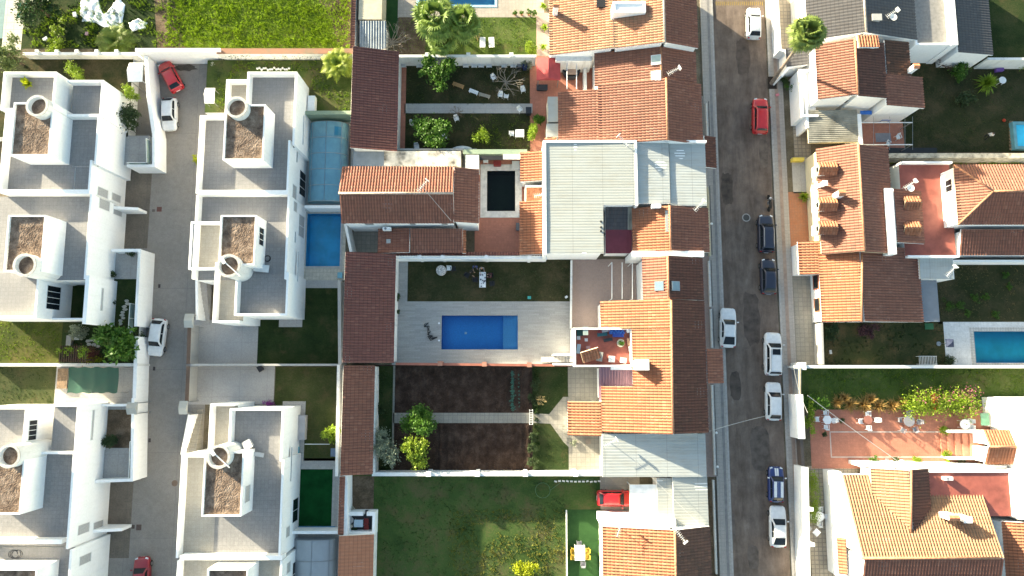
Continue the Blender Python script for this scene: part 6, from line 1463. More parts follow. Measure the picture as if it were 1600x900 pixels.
for i in range(9): shrub('small seedling in the short row of the ploughed garden', 811+random.uniform(-.7, .7), 586+i*6.2, .11, .12, M_CAB, 30, .07, 'seedling', 'vegetable', group='seedlings in the short row')
# ornamental bed
for i, (x, y, r) in enumerate(((1310, 628, 1.0), (1330, 632, 1.2), (1352, 633, 1.25), (1375, 634, 1.2), (1396, 634, 1.1), (1320, 622, .9), (1362, 624, 1.0), (1410, 628, .8))):
    spiky('clump of straw-coloured ornamental grass above the red court', x, y, r, 1.3, lfH, 110, 'ornamental_grass', w=.04, group='straw-coloured grass clumps above the red court')
hedge('bushy hedge with pink blossom above the red court', [(1428, 634), (1465, 628), (1500, 628), (1526, 636)], 2.0, 1.9, lfB, 6500, .12)
hedge('pink blossom cluster over the bushy hedge', [(1440, 620), (1480, 622), (1526, 612), (1524, 640)], 1.5, 2.1, lfG, 700, .10, 'blossom_hedge'); shrub('red-flowered shrub in the hedge above the red court', 1452, 622, .7, 1.9, lfJ, 350, .10)
shrub('dark green shrub at the street corner of the red court', 1268, 626, 1.0, 1.4, lfA, 1800, .12); shrub('bright green shrub behind the thick street wall', 1266, 655, .6, 1.6, lfB, 1100, .11, ry=1.6)
for i, (x, y, r) in enumerate(((1476, 674, .55), (1479, 713, .55))): shrub(('clipped ball bush at the north side of the terracotta steps', 'clipped ball bush at the south side of the terracotta steps')[i], x, y, r, .9, lfB, 1300, .07, 'ball_bush')
for i, (x, y, r) in enumerate(((1367, 720, .5), (1401, 720, .5), (1432, 719, .5), (1502, 721, .6), (1545, 724, .6), (1562, 726, .5))):
    shrub('bushy plant along the south wall of the red court, '+('leftmost', 'second from the left', 'third from the left', 'beside the white pier', 'below the little tiled roof', 'at the far right end')[i], x, y, r, .8, (lfA, lfL, lfB, lfL, lfB, lfI)[i], 600, .09, 'wall_plant', 'plant', group='plants along the south wall of the red court')
hedge('narrow green hedge inside the thick street wall', [(1273, 742), (1275, 780), (1274, 815)], .9, 1.2, lfB, 3200, .08)
hedge('red-leaved and yellow planting by the loquat tree', [(128, 553), (160, 556)], 1.3, 1.0, leafmat('crimson_leaves', (.10,.03,.025)), 1400, z=ZP); hedge('yellow-leaved edging plants by the loquat tree', [(140, 562), (168, 563)], .6, .8, lfI, 700, z=ZP)
shrub('dark ivy hedge on the lane wall by the loquat tree', 213, 545, .5, 3.0, lfL, 3000, .10, ry=2.2)

# ================================================================== cars
pR = paint('red_paint', (.50,.012,.018)); pW = paint('white_paint', (.70,.71,.72)); pN = paint('navy_paint', (.010,.014,.035)); pS = paint('silver_white_paint', (.55,.58,.60)); pB = paint('blue_paint', (.012,.03,.14)); pRd = paint('dark_red_paint', (.28,.01,.02))
def putcar(o, px, py, deg): X, Y = W(px, py, .75); o.location = (X, Y, .01); o.rotation_euler = (0, 0, rad(deg)); return o
putcar(car('small red hatchback parked askew at the closed top end of the lane', pR, 3.95, 1.72, 1.46), 266, 119, 30)
putcar(car('white hatchback nose down in the lane just below the red one', pW, 3.9, 1.72, 1.46, panel=False), 264, 178, 183)
putcar(car('white hatchback alone in the middle of the lane beside the loquat tree', pW, 4.15, 1.76, 1.46), 245, 527, 175)
putcar(car('dark red hatchback cut by the bottom edge of the lane', pRd, 4.0, 1.72, 1.46), 221, 901, 3)
putcar(car('silvery white hatchback at the very top of the street', pS, 3.9, 1.72, 1.46), 1178, 36, -2)
putcar(car('red estate car parked high up the street near the palm', pR, 4.25, 1.8, 1.55, 'suv', roof_mat=None), 1188, 181, -2.5)
putcar(car('navy blue van-like car with ribbed roof behind the motorcycle', pN, 4.35, 1.82, 1.7, 'suv', rails=True), 1197, 365, -1.5)
putcar(car('second navy blue car, directly below the navy van-like one', pN, 4.05, 1.76, 1.5), 1201, 432, -1.5)
putcar(car('white saloon car half on the left pavement, alone on that side', pW, 4.4, 1.80, 1.42, 'coupe'), 1138, 512, -3)
putcar(car('large white people carrier with roof rails and dark sunroof', pW, 4.75, 1.9, 1.72, 'suv', rails=True, panel=True), 1208, 553, -2)
putcar(car('white hatchback with a rounded roof below the people carrier', pW, 4.15, 1.76, 1.5), 1209, 627, -2)
putcar(car('small blue car with white roof and racing stripes', pB, 3.75, 1.70, 1.42, roof_mat=pW, stripes=(pW, pB)), 1213, 757, -2)
putcar(car('white coupe-like car lowest on the right side of the street', pW, 4.3, 1.8, 1.4, 'coupe'), 1216, 823, -2)
putcar(car('red hatchback nosed under the white sheet carport', pR, 3.9, 1.7, 1.44, group='cars parked off the street'), 961, 779, -91)
# motorcycle
x, y = W(1202, 317, .5); o = thing('motorcycle', 'dark motorcycle parked at the kerb above the navy cars', 'motorcycle', x, y, 0)
for dy in (-.68, .68):
    m = MB(); K = 20
    for (ra, rb, xa, xb) in ((.31, .31, -.06, .06), (.2, .2, -.03, .03)):
        m.add([(x+s_, y+dy+ra*math.cos(6.283*i/K), .32+ra*math.sin(6.283*i/K)) for s_ in (xa, xb) for i in range(K)], [(i, (i+1) % K, K+(i+1) % K, K+i) for i in range(K)]+[tuple(range(K)), tuple(range(K, 2*K))])
    m.build('wheel', rubber, o)
m = MB(); m.tube([(x, y+.62, .34), (x, y+.42, .85), (x, y+.30, .95)], [.05, .05, .04], 8); m.tube([(x, y+.4, .8), (x, y-.2, .62), (x, y-.66, .34)], [.05, .07, .04], 8); m.build('frame', greyMt, o)
m = MB(); m.lathe(x, y+.12, [(0, .98), (.12, .96), (.17, .86), (.12, .74), (0, .72)], 14); m.build('fuel_tank', blackP, o, True)
m = MB(); m.cbox(x, y-.30, .84, .26, .62, .10); m.cbox(x, y-.62, .90, .20, .25, .08); m.build('saddle', rubber, o)
m = MB(); m.tube([(x-.38, y+.24, 1.02), (x-.15, y+.36, 1.0), (x+.15, y+.36, 1.0), (x+.38, y+.24, 1.02)], .022, 6); m.build('handlebar', greyMt, o)
m = MB(); m.cbox(x, y+.48, .92, .18, .12, .16); m.build('headlight', lampW, o)
m = MB(); m.cbox(x, y+.02, .48, .3, .42, .34); m.build('engine', greyMt, o)

# ================================================================== garden furniture
lg = Pool(lounger('')); LG = 'white loungers along the garden wall'
LL = ['first white lounger from the tiled outbuilding, along the garden wall', 'second white lounger from the tiled outbuilding, along the wall', 'white lounger partly behind the upper citrus tree', 'white lounger just right of the upper citrus tree', 'fifth white lounger along the garden wall', 'left one of three white loungers close together at the wall', 'middle one of three white loungers close together at the wall', 'right one of three white loungers close together at the wall', 'white lounger between the group of three and the last one', 'last white lounger of the wall row, beside the framed picture box']
for i, x in enumerate((630, 655, 670, 705, 728, 741, 752, 764, 788, 802)): X, Y = W(x, 99, .4); lg.put(X, Y, 0, rad((180, 181, 179, 184, 178, 180, 177, 182, 179, 181)[i]), LL[i], (1, .74, 1), LG)
for i, x in enumerate((754, 768)): X, Y = W(x, 67, .4); lg.put(X, Y, 0, rad(180+3*i), ('left of the two white loungers on the sunny lawn', 'right of the two white loungers on the sunny lawn')[i], (1, .8, 1), 'pair of loungers on the sunny lawn')
def bench(label, px, py, l, w, mat, rz):
    x, y = W(px, py, .4); o = thing('bench', label, 'bench', x, y, 0); c, s_ = math.cos(rz), math.sin(rz)
    m = MB()
    for k in (-1, 0, 1): m.cbox(x-k*w/3*s_, y+k*w/3*c, .42, l, w/3-.03, .04, rz)
    m.build('seat', mat, o)
    for e in (-1, 1): m = MB(); m.cbox(x+e*l*.4*c, y+e*l*.4*s_, .2, .07, w*.85, .4, rz); m.build('leg', mat, o)
bench('varnished wooden bench below the upper citrus tree', 716, 133, 1.35, .45, flat('varnished_wood', (.42,.24,.10), .5, world=False), rad(-20)); bench('white bench, middle of the three in a slanting line', 740, 143, 1.1, .45, plasW, rad(-22)); bench('grey-beige bench, rightmost of the three in a slanting line', 757, 149, 1.35, .4, flat('grey_beige_wood', (.36,.32,.26), .8, world=False), rad(-17))
chW = Pool(mchair('')); 
def chairs(pool_, lst, group=None, z=0.0):
    for (px, py, deg, lab) in lst: X, Y = W(px, py, .5+z); pool_.put(X, Y, z, rad(deg), lab, None, group)
chairs(chW, [(713, 185, 20, 'white garden chair by the small leafless shrub'), (771, 121, 35, 'pale chair left of the leafless tree'), (782, 148, -10, 'white chair below the leafless tree'), (791, 150, 170, 'second white chair facing the one below the leafless tree'), (817, 140, 15, 'white chair right of the leafless tree'), (812, 171, 40, 'white chair on the concrete garden path'), (800, 209, 90, 'white chair left of the white garden table on the grass'), (695, 213, 95, 'grey-white chair beside the big citrus tree'), (651, 229, 10, 'white chair at the foot of the big citrus tree')], 'odd white chairs in the lounger garden')
def tb(px, py, *a, z=0.0, deg=0, **k):
    o = mtable(*a, **k); X, Y = W(px, py, .75+z); o.location = (X, Y, z); o.rotation_euler = (0, 0, rad(deg)); return o
tb(812, 208, 'white garden table on the sunny grass', 'rect', .5, .45)
m = MB(); X, Y = W(642, 189, .8); m.lathe(X, Y, [(.02, 0), (.3, .02), (.22, .1), (.12, .5), (.2, .8), (.12, 1.1), (0, 1.2)], 14); tag(m.build('garden_statue', flat('white_stone', (.66,.66,.62), .8), smooth=True), 'white stone garden statue left of the big citrus tree', 'statue')
X, Y = W(722, 231, .3); m = MB(); m.grid(lambda i, j: (X-1.1+2.2*j/14, Y+(.30*math.sin(math.pi*(j+.3)/14.6)**.6)*math.cos(math.pi*i/8), .05+.32*math.sin(math.pi*(j+.3)/14.6)**.6*math.sin(math.pi*i/8)), 9, 15); tag(m.build('upturned_canoe', plasW, smooth=True), 'small white upturned canoe against the stained wall', 'canoe')
tent('gabled red canopy over the patio corner', 857, 107, 2.7, 2.7, 2.4, .45, flat('red_canvas', (.42,.06,.06), .7, var=.15), math.pi/2, 'patio_canopy')
X, Y = W(893, 108, .8); o = thing('whirlpool_tub', 'dark round whirlpool tub with a striped towel over it', 'whirlpool', X, Y, 0); m = MB(); m.lathe(X, Y, [(1.0, 0), (1.05, .7), (.98, .82), (.85, .82), (.82, .55), (0, .5)], 28); m.build('shell', flat('dark_grey_tub', (.035,.04,.05), .5), o, True)
m = MB(); m.cbox(X+.05, Y-.35, .86, 1.2, .7, .03); m.build('striped_towel', tilefloor('striped_towel_cloth', (.55,.40,.32), (.30,.2,.17), 4, .1, .03), o); m = MB(); m.cbox(X+.1, Y+.35, .85, 1.1, .6, .03); m.build('cover', flat('blue_grey_cover', (.10,.12,.16), .6), o)
for a, b, l in ((886, 127, 'thin white pole standing left of the whirlpool'), (901, 127, 'white pole right of the whirlpool')):
    m = MB(); m.tube([(*W(a, 92, 2.4), 2.4), (*W(a, b+12, 2.4), 2.4)], .05, 6); tag(m.build('pole', whiteMt), l.replace('standing', 'lying'), 'pole')
m = MB(); q = W(914, 118, 1); m.cbox(q[0], q[1], .6, .35, 3.4, 1.2); tag(m.build('low_wall', white2), 'short pale partition wall right of the whirlpool', 'wall')
def bin_(label, px, py, c, w=.6, d=.7, h=1.0, rz=0.0, z=0.0, name='wheelie_bin', cat='bin'):
    x, y = W(px, py, h+z); m = MB(); P = [(-w/2*.85,-d/2*.85,z),(w/2*.85,-d/2*.85,z),(w/2*.85,d/2*.85,z),(-w/2*.85,d/2*.85,z)]; Q = [(-w/2,-d/2,z+h*.9),(w/2,-d/2,z+h*.9),(w/2,d/2,z+h*.9),(-w/2,d/2,z+h*.9)]; c_, s_ = math.cos(rz), math.sin(rz)
    m.add([(x+a*c_-b*s_, y+a*s_+b*c_, e) for a, b, e in P+Q], [(0,3,2,1),(0,1,5,4),(1,2,6,5),(2,3,7,6),(3,0,4,7),(4,5,6,7)]); mt = flat('bin_%d_%d' % (px, py), c, .5, world=False)
    o = m.build(name, mt); m = MB(); m.cbox(x, y, z+h*.94, w*1.08, d*1.1, h*.07, rz); m.build('lid', mt, o); return tag(o, label, cat)
bin_('black bin at the edge of the terracotta patio', 826, 172, (.015,.02,.03)); bin_('dark storage box below the red canopy', 847, 136, (.03,.04,.05), 1.2, .6, .6, name='storage_box', cat='box'); bin_('small blue bin at the end of the lounger row', 820, 102, (.02,.04,.12), .5, .6, .8)
m = MB(); X, Y = W(812, 102, .5); m.cbox(X, Y, .25, .55, .55, .5); o = m.build('cabinet', blackP); m = MB(); m.cbox(X, Y, .51, .45, .45, .02); m.build('top', plasG, o); tag(o, 'small framed cabinet beside the last lounger', 'cabinet')
# dark pool patio
bin_('white storage box at the north end of the dark pool', 806, 258, (.6,.6,.6), .8, .9, .6, name='storage_box', cat='box'); bin_('dark red cabinet at the north end of the dark pool', 777, 255, (.22,.03,.03), .8, .6, .6, name='garden_cabinet', cat='cabinet')
chairs(chW, [(759, 251, 0, 'white chair at the top left corner of the dark pool')]); bin_('grey gas bottle box on the right side of the red patio', 810, 354, (.12,.12,.13), .5, .8, .7, name='storage_box', cat='box')
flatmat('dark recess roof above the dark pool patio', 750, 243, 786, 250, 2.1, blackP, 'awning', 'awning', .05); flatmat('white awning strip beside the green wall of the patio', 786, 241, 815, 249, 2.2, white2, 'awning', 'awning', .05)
# dining lawn
tb(754, 437, 'long white cloth-covered table with dark crockery on the dining lawn', 'rect', .36, .86)
tt = bpy.data.objects[[o.name for o in bpy.data.objects if o.name.startswith('garden_table')][-1]]
X, Y = W(754, 437, .75); rr = random.Random(2)
for i in range(14):
    m = MB(); m.cyl(X+rr.uniform(-.28, .28), Y+rr.uniform(-.78, .78), .751, .79, rr.choice((.05, .08, .1)), n=12); tag(m.build('plate', rr.choice((flat('dark_plate', (.06,.07,.10), .4) if i == 0 else bpy.data.materials['dark_plate'], plasG))), 'dark plate on the long white table', 'plate', 'plates on the long white table')
X, Y = W(689, 422, .7); o = thing('round_parasol_table', 'mottled white round table like a drum on the dining lawn', 'table', X, Y, 0); m = MB(); m.lathe(X, Y, [(0, .0), (.5, .02), (.58, .3), (.56, .6), (.45, .74), (0, .78)], 22); m.build('cover', flat('mottled_white_fabric', (.55,.53,.52), .8, var=.5, vs=7), o, True)
chD = Pool(mchair('', flat('dark_rattan', (.02,.02,.025), .7, world=False), True)); chairs(chW, [(701, 419, -90, 'white chair beside the mottled drum-like table')])
chairs(chD, [(743, 437, 90, 'dark chair at the left long side of the white dining table'), (766, 430, -90, 'upper dark chair at the right side of the white dining table'), (768, 443, -85, 'lower dark chair at the right side of the white dining table'), (730, 430, 60, 'dark chair standing apart left of the dining table'), (709, 420, 100, 'dark chair right of the white chair on the dining lawn')], 'dark chairs on the dining lawn')
X, Y = W(784, 466, 0); bin_('small turquoise box at the lower edge of the dining lawn', 827, 465, (.05,.35,.33), .35, .3, .25, name='toy_box', cat='box'); m = MB(); q = W(885, 464, .1); m.cbox(q[0], q[1], .06, .3, .25, .12, .6); tag(m.build('white_bag', plasW), 'crumpled white bag in the corner of the dining lawn', 'bag')
# people
cB = cloth('blue_clothes', (.03,.07,.22)); cK = cloth('black_clothes', (.015,.015,.018)); cG = cloth('grey_clothes', (.22,.22,.23)); cD = cloth('denim', (.04,.06,.12)); cR = cloth('wine_clothes', (.10,.03,.04)); cW_ = cloth('white_shirt', (.6,.6,.6))
def putp(o, px, py, deg, h=1.5): X, Y = W(px, py, h); o.location = (X, Y, 0); o.rotation_euler = (0, 0, rad(deg)); return o
putp(person('person in blue standing at the top end of the white dining table', standing(.1, -.2, .05), RAD, cB, cD), 742, 415, 0)
putp(person('person with light hair leaning over the corner of the white dining table', standing(.05, -.28, .16), RAD, cG, cK, hairB), 752, 417, 10, 1.5)
putp(person('person in dark clothes reaching out left of the one in blue', standing(.14, -.3, .1), RAD, cK, cK), 734, 424, 60)
putp(person('person in wine-coloured top sitting on the upper right dark chair', sitting(), RAD, cR, cK), 765.5, 430, -90, 1.0)
putp(person('person in black and white walking alone on the right-hand lawn', standing(.2, -.1, .04), RAD, cW_, cK), 1552, 209, 150)
# deck items
def tangle(label, pts, mat, r=.05, n=5, name='pool_hose'):
    m = MB(); R = random.Random(4); P = []
    for (x, y) in pts:
        X, Y = W(x, y, .1)
        for k in range(n): P.append((X+R.uniform(-.32, .32), Y+R.uniform(-.32, .32), .06+.03*k+R.random()*.12))
    m.tube(P, r, 6); tag(m.build(name, mat), label, 'hose')
tangle('dark tangled pool hose heaped on the deck left of the mosaic pool', [(666, 507), (667, 513), (669, 519), (672, 524), (675, 527), (670, 530), (679, 526)], blackP)
for (x, y, l) in ((622, 461, 'upper dark potted plant by the tiled shed on the deck'), (622, 466, 'dark potted plant just below the upper one on the deck'), (622, 487, 'lone dark potted plant lower on the deck')): pottedplant(l, x, y, .28, .5, lfL, pm=blackP, group='dark pots on the deck')
for (x, y, l) in ((686, 505, 'upper'), (686, 532, 'lower')): m = MB(); m.cyl(*W(x, y), .012, .03, .11, n=16); tag(m.build('skimmer_lid', plasW), l+' white round skimmer lid left of the mosaic pool', 'lid')
# cluttered terrace
Z = T_+.03; rr = random.Random(11)
X, Y = W(970, 536, Z+.4); o = thing('cactus_pot', 'round stone planter with a green cactus on the cluttered roof terrace', 'planter', X, Y, Z); m = MB(); m.lathe(X, Y, [(.30, Z), (.38, Z+.3), (.42, Z+.34), (.33, Z+.34), (.30, Z+.28), (0, Z+.28)], 20); m.build('planter', flat('stone_planter', (.50,.48,.36), .8), o); mesh_quads('foliage', leafquads(crownpts(300, X, Y, Z+.36, .28, .28, .16, 5, 2), .09), lfA, o)
h = thing('tiled_kennel', 'small kennel with a crooked striped tile roof on the cluttered roof terrace', 'kennel', *W(923, 555, Z+.8), Z)
X, Y = W(923, 555, Z+1.0); ca, sa = math.cos(rad(17)), math.sin(rad(17)); tr2 = lambda a, b, z: (X+a*ca-b*sa, Y+a*sa+b*ca, z)
roof_face(h, [tr2(-.95, -.55, Z+.75), tr2(.95, -.55, Z+.75), tr2(.95, .55, Z+1.2), tr2(-.95, .55, Z+1.2)], tOr); m = MB(); m.cbox(X, Y, Z+.35, 1.7, .9, .7, rad(17)); m.build('wall', greyP if False else white2, h)
CL = [('blue plastic crate heap along the north parapet', 966, 521, 1.1, .7, .45, (.02,.06,.30)), ('second blue crate at the north parapet of the roof terrace', 956, 518, .5, .5, .4, (.03,.12,.42)), ('grey washing machine at the north parapet', 945, 515, .6, .5, .6, (.30,.29,.32)), ('dark red box at the north parapet', 938, 517, .5, .4, .4, (.18,.02,.03)), ('tall white cabinet with green top at the north parapet', 915, 517, .5, .8, .9, (.35,.42,.38)), ('green plastic tub in the top left of the roof terrace', 906, 519, .6, .7, .4, (.02,.07,.06)), ('long pale blue box on the west side of the roof terrace', 904, 545, .35, .9, .5, (.38,.48,.55)), ('white bucket near the centre left of the roof terrace', 916, 531, .3, .3, .35, (.6,.6,.6)), ('small mauve stool on the roof terrace floor', 919, 543, .4, .3, .35, (.30,.18,.2)), ('dark teal tarpaulin bundle on the roof terrace', 941, 522, 1.0, .4, .3, (.02,.10,.12)), ('grey board leaning behind the kennel', 937, 557, .6, .9, .6, (.32,.31,.28)), ('white chest at the south parapet of the roof terrace', 956, 561, .6, .6, .7, (.72,.72,.7)), ('second white chest at the south parapet', 974, 563, .6, .5, .6, (.75,.74,.7)), ('wooden stack at the east parapet of the roof terrace', 983, 534, .4, .7, .4, (.22,.12,.08)), ('white box at the east parapet of the roof terrace', 986, 545, .4, .5, .5, (.6,.6,.62)), ('mauve cloth box at the north parapet', 950, 514, .4, .4, .5, (.35,.20,.32)), ('white vase-like jar at the north-east corner', 982, 517, .35, .35, .6, (.6,.62,.66)), ('dark bundle of tools on the roof terrace', 950, 531, .9, .3, .2, (.03,.035,.04)), ('small white pots by the west parapet', 904, 528, .35, .35, .4, (.5,.5,.5))]
for (l, x, y, a, b, hh, c) in CL: bin_(l, x, y, c, a, b, hh, rr.uniform(-.2, .2), Z, 'storage_box', 'box')
tangle2 = MB(); P = [(W(952+i*1.4, 519+3*math.sin(i*1.7), Z)[0], W(952+i*1.4, 519+3*math.sin(i*1.7), Z)[1], Z+.5+.05*math.sin(i)) for i in range(18)]; tangle2.tube(P, .04, 5); tag(tangle2.build('blue_hose', bluePl), 'bright blue hose looped over the crates of the roof terrace', 'hose')
# barbecue terrace items
X, Y = W(547, 813, .5); m = MB(); K = 20
m.grid(lambda i, j: (X+(.25+.13*math.cos(6.283*i/8))*math.cos(6.283*j/K), Y+(.25+.13*math.cos(6.283*i/8))*math.sin(6.283*j/K), .45+.13*math.sin(6.283*i/8)), 8, K+1, close=True); tag(m.build('swimming_ring', plasW, smooth=True), 'white inflatable ring on the tiny walled terrace', 'swimming ring')
tb(560, 818, 'pale blue square table on the tiny walled terrace', 'rect', .48, .38, flat('pale_blue_top', (.45,.58,.68), .4, world=False), z=.3)
chRd = Pool(mchair('', flat('red_plastic', (.25,.03,.03), .5, world=False))); chairs(chRd, [(572, 814, -90, 'upper red chair beside the pale blue table'), (572, 823, -90, 'lower red chair beside the pale blue table')], 'red chairs on the tiny terrace', .3)
m = MB(); m.cbox(*W(549, 829, .4), .45, 1.3, .5, .3, .15); tag(m.build('green_cushion_heap', flat('dark_green_cloth', (.02,.05,.02), .9)), 'dark green cushion heap in the corner of the tiny terrace', 'cushion'); m = MB(); m.cyl(*W(549, 822, .8), .3, 1.0, .16, n=16); tag(m.build('stool', flat('beige_stool', (.5,.46,.38), .7)), 'round beige stool beside the white ring', 'stool')
shrub('white flowering plant above the tiny walled terrace', 549, 796, .5, .9, lfK, 600, .07)
# artificial lawn
tb(906, 864, 'white dining table with two small objects on the artificial lawn', 'rect', .55, .78)
chY = Pool(mchair('', flat('yellow_plastic', (.62,.42,.06), .5, world=False))); chairs(chY, [(896, 860, 90, 'upper yellow chair on the left of the white dining table'), (896, 870, 90, 'lower yellow chair on the left of the white dining table'), (917, 860, -90, 'upper yellow chair on the right of the white dining table'), (917, 870, -90, 'lower yellow chair on the right of the white dining table')], 'yellow chairs round the white table')
chG = Pool(mchair('', plasG)); chairs(chG, [(905, 850, 0, 'grey chair at the head of the table on the artificial lawn'), (911, 881, 180, 'grey chair at the foot of the table on the artificial lawn')], 'grey chairs at the table ends')
for i, (x, y, c) in enumerate(((938, 820, (.6,.6,.6)), (938, 836, (.35,.2,.15)), (938, 845, (.2,.05,.04)), (938, 852, (.05,.10,.55)), (938, 866, (.3,.18,.12)), (938, 878, (.25,.12,.1)))):
    pottedplant('plant pot along the orange house wall, '+('white, topmost', 'pale brown, second from the top', 'dark red, third from the top', 'bright blue one', 'brown, just below the blue one', 'lowest of the row')[i], x, y, .26, .3, lfA, pm=flat('pot_col_%d' % i, c, .6, world=False), group='pots along the orange house wall', n=90)
for i in range(12):
    X, Y = W(868+i*6.2, 752+rr.uniform(-.6, .6)); m = MB(); m.cbox(X, Y, .06, .28, .16, .12, rr.uniform(-.4, .4)); tag(m.build('edging_stone', white2), 'white edging stone in the row along the top of the lawn bed', 'stone', 'white edging stones by the lawn bed')
m = MB(); X, Y = W(848, 766); m.tube([(X+.8*math.cos(a*.3), Y+.8*math.sin(a*.3), .05) for a in range(22)]+[(X+2.2, Y+1.0, .05), (X+5.5, Y+1.2, .05)], .02, 5); tag(m.build('garden_hose', flat('green_hose', (.12,.22,.12), .5)), 'thin green hose lying in a loop on the big lawn', 'hose')
# red court furniture
tb(1293, 656, 'white hexagonal table near the street wall', 'hex', .52, .52); chairs(chW, [(1290, 645, 0, 'white chair above the white hexagonal table'), (1303, 657, -80, 'white chair right of the hexagonal table'), (1291, 667, 180, 'white chair below the hexagonal table'), (1277, 655, 90, 'white stool-like chair left of the hexagonal table')], 'white chairs at the hexagonal table')
tb(1357, 656, 'small terracotta-coloured table ringed by four white chairs', 'round', .45, .45, flat('brown_top', (.32,.13,.10), .6, world=False)); chairs(chW, [(1356, 647, 0, 'white chair north of the small terracotta-coloured table'), (1370, 656, -90, 'white chair east of the small terracotta-coloured table'), (1357, 668, 180, 'white chair south of the small terracotta-coloured table'), (1345, 658, 90, 'white chair west of the small terracotta-coloured table')], 'white chairs at the small terracotta-coloured table')
tb(1421, 658, 'grey-mauve round table under the bushy hedge', 'round', .6, .6, plasG); chairs(chG, [(1420, 646, 0, 'grey chair north of the grey-mauve table'), (1436, 659, -90, 'grey chair east of the grey-mauve table'), (1430, 671, 200, 'grey chair south-east of the grey-mauve table'), (1411, 672, 150, 'grey chair south-west of the grey-mauve table'), (1407, 656, 90, 'grey chair west of the grey-mauve table')], 'grey chairs at the grey-mauve table')
tb(1508, 663, 'white oval table beside the pink-blossom hedge', 'round', .55, .55); chairs(chW, [(1516, 658, -90, 'upper white chair stacked at the white oval table'), (1516, 667, -95, 'lower white chair stacked at the white oval table')], 'white chairs at the oval table')
pottedplant('tall black pot between the two white seating groups', 1315, 656, .3, .5, lfL, pm=blackP); pottedplant('dark low pot near the gate of the red court', 1287, 679, .32, .3, lfL, pm=blackP)
tb(1281, 807, 'white round table on the cobbled terrace inside the street wall', 'round', .5, .5); chairs(chW, [(1281, 796, 0, 'white chair north of the cobbled-terrace table'), (1292, 807, -90, 'white chair east of the cobbled-terrace table'), (1280, 818, 180, 'white chair south of the cobbled-terrace table'), (1270, 807, 90, 'white chair west of the cobbled-terrace table')], 'white chairs on the cobbled terrace')
def parasol(label, px, py, r, mat, h=2.2, n=8, rz=0.0):
    x, y = W(px, py, h); o = thing('parasol', label, 'parasol', x, y, 0); m = MB(); m.add([(x+r*math.cos(rz+6.283*i/n), y+r*math.sin(rz+6.283*i/n), h) for i in range(n)]+[(x, y, h+.35)], [(i, (i+1) % n, n) for i in range(n)]); m.build('canopy', mat, o)
    m = MB(); m.tube([(x, y, 0), (x, y, h+.3)], .025, 6); m.cyl(x, y, 0, .1, .25, n=14); m.build('pole', greyMt, o); return o
parasol('small square white parasol below the cobbled-terrace table', 1276, 832, .45, plasW, 1.8, 4); parasol('folded white round parasol on the south wall of the red court', 1409, 725, .45, white, 2.9, 12)
parasol('navy square parasol at the corner of the white pool paving', 1484, 536, .62, flat('navy_canvas', (.03,.04,.08), .8), 2.0, 4, .785)
# right garden things
tb(1567, 125, 'small white table right of the bright spiky plant', 'round', .42, .42)
X0, Y0, X1, Y1 = RC(1584, 190, 1640, 233, .6); o = thing('paddling_pool', 'raised pale blue bathing pool with plank path at the right edge', 'pool', (X0+X1)/2, (Y0+Y1)/2, 0); m = MB(); pb = flat('paddling_blue', (.12,.30,.36), .6)
m.box(X0, Y0, 0, X1, Y1, .3); m.box(X0, Y0, .3, X0+.35, Y1, .62); m.box(X0+.35, Y0, .3, X1, Y0+.35, .62); m.box(X0+.35, Y1-.35, .3, X1, Y1, .62); m.build('shell', pb, o); m = MB(); m.box(X0+.35, Y0+.35, .3, X1, Y1-.35, .5); m.build('water', blueC, o)
m = MB()
for k in range(9): q = W(1580, 191+k*5.2, .05); m.cbox(q[0], q[1], .05, .4, .28, .1)
m.build('plank', woodM, o)
m = MB(); m.cbox(*W(1562, 109, .3), .2, .9, .35, .4, .1); tag(m.build('purple_toy', flat('purple_plastic', (.18,.08,.32), .5)), 'purple toy lying under the stained wall', 'toy'); m = MB(); m.lathe(*W(1569, 188, .2), [(0, 0), (.22, .2), (0, .4)], 12); tag(m.build('ball', flat('red_ball', (.5,.06,.03), .4), smooth=True), 'small red ball on the right-hand lawn', 'ball')
chairs(chW, [(1404, 214, 20, 'white chair under the thin metal pergola'), (1388, 224, 60, 'white chair at the lower beam of the pergola')]); tb(1385, 184, 'dark blue table by the white wall under the pergola', 'rect', .5, .3, bluePl)
m = MB(); X, Y = W(1450, 563, .6)
for k in range(12): m.cbox(X-.95+.17*k, Y, .6, .04, .9, .04)
for s_ in (-1, 1): m.cbox(X, Y+s_*.45, .6, 2.0, .05, .05)
for a, b in ((-1,-1),(1,-1),(1,1),(-1,1)): m.cbox(X+a*.95, Y+b*.42, .3, .05, .05, .6)
tag(m.build('drying_rack', whiteMt), 'white slatted metal rack by the dark round bush', 'rack'); bin_('small white box on the patchy lawn', 1298, 550, (.6,.6,.58), .25, .4, .15, .1, name='box', cat='box')
bin_('green plastic sheet by the glass canopy', 1452, 510, (.03,.14,.05), .9, .6, .2, name='green_box', cat='box')
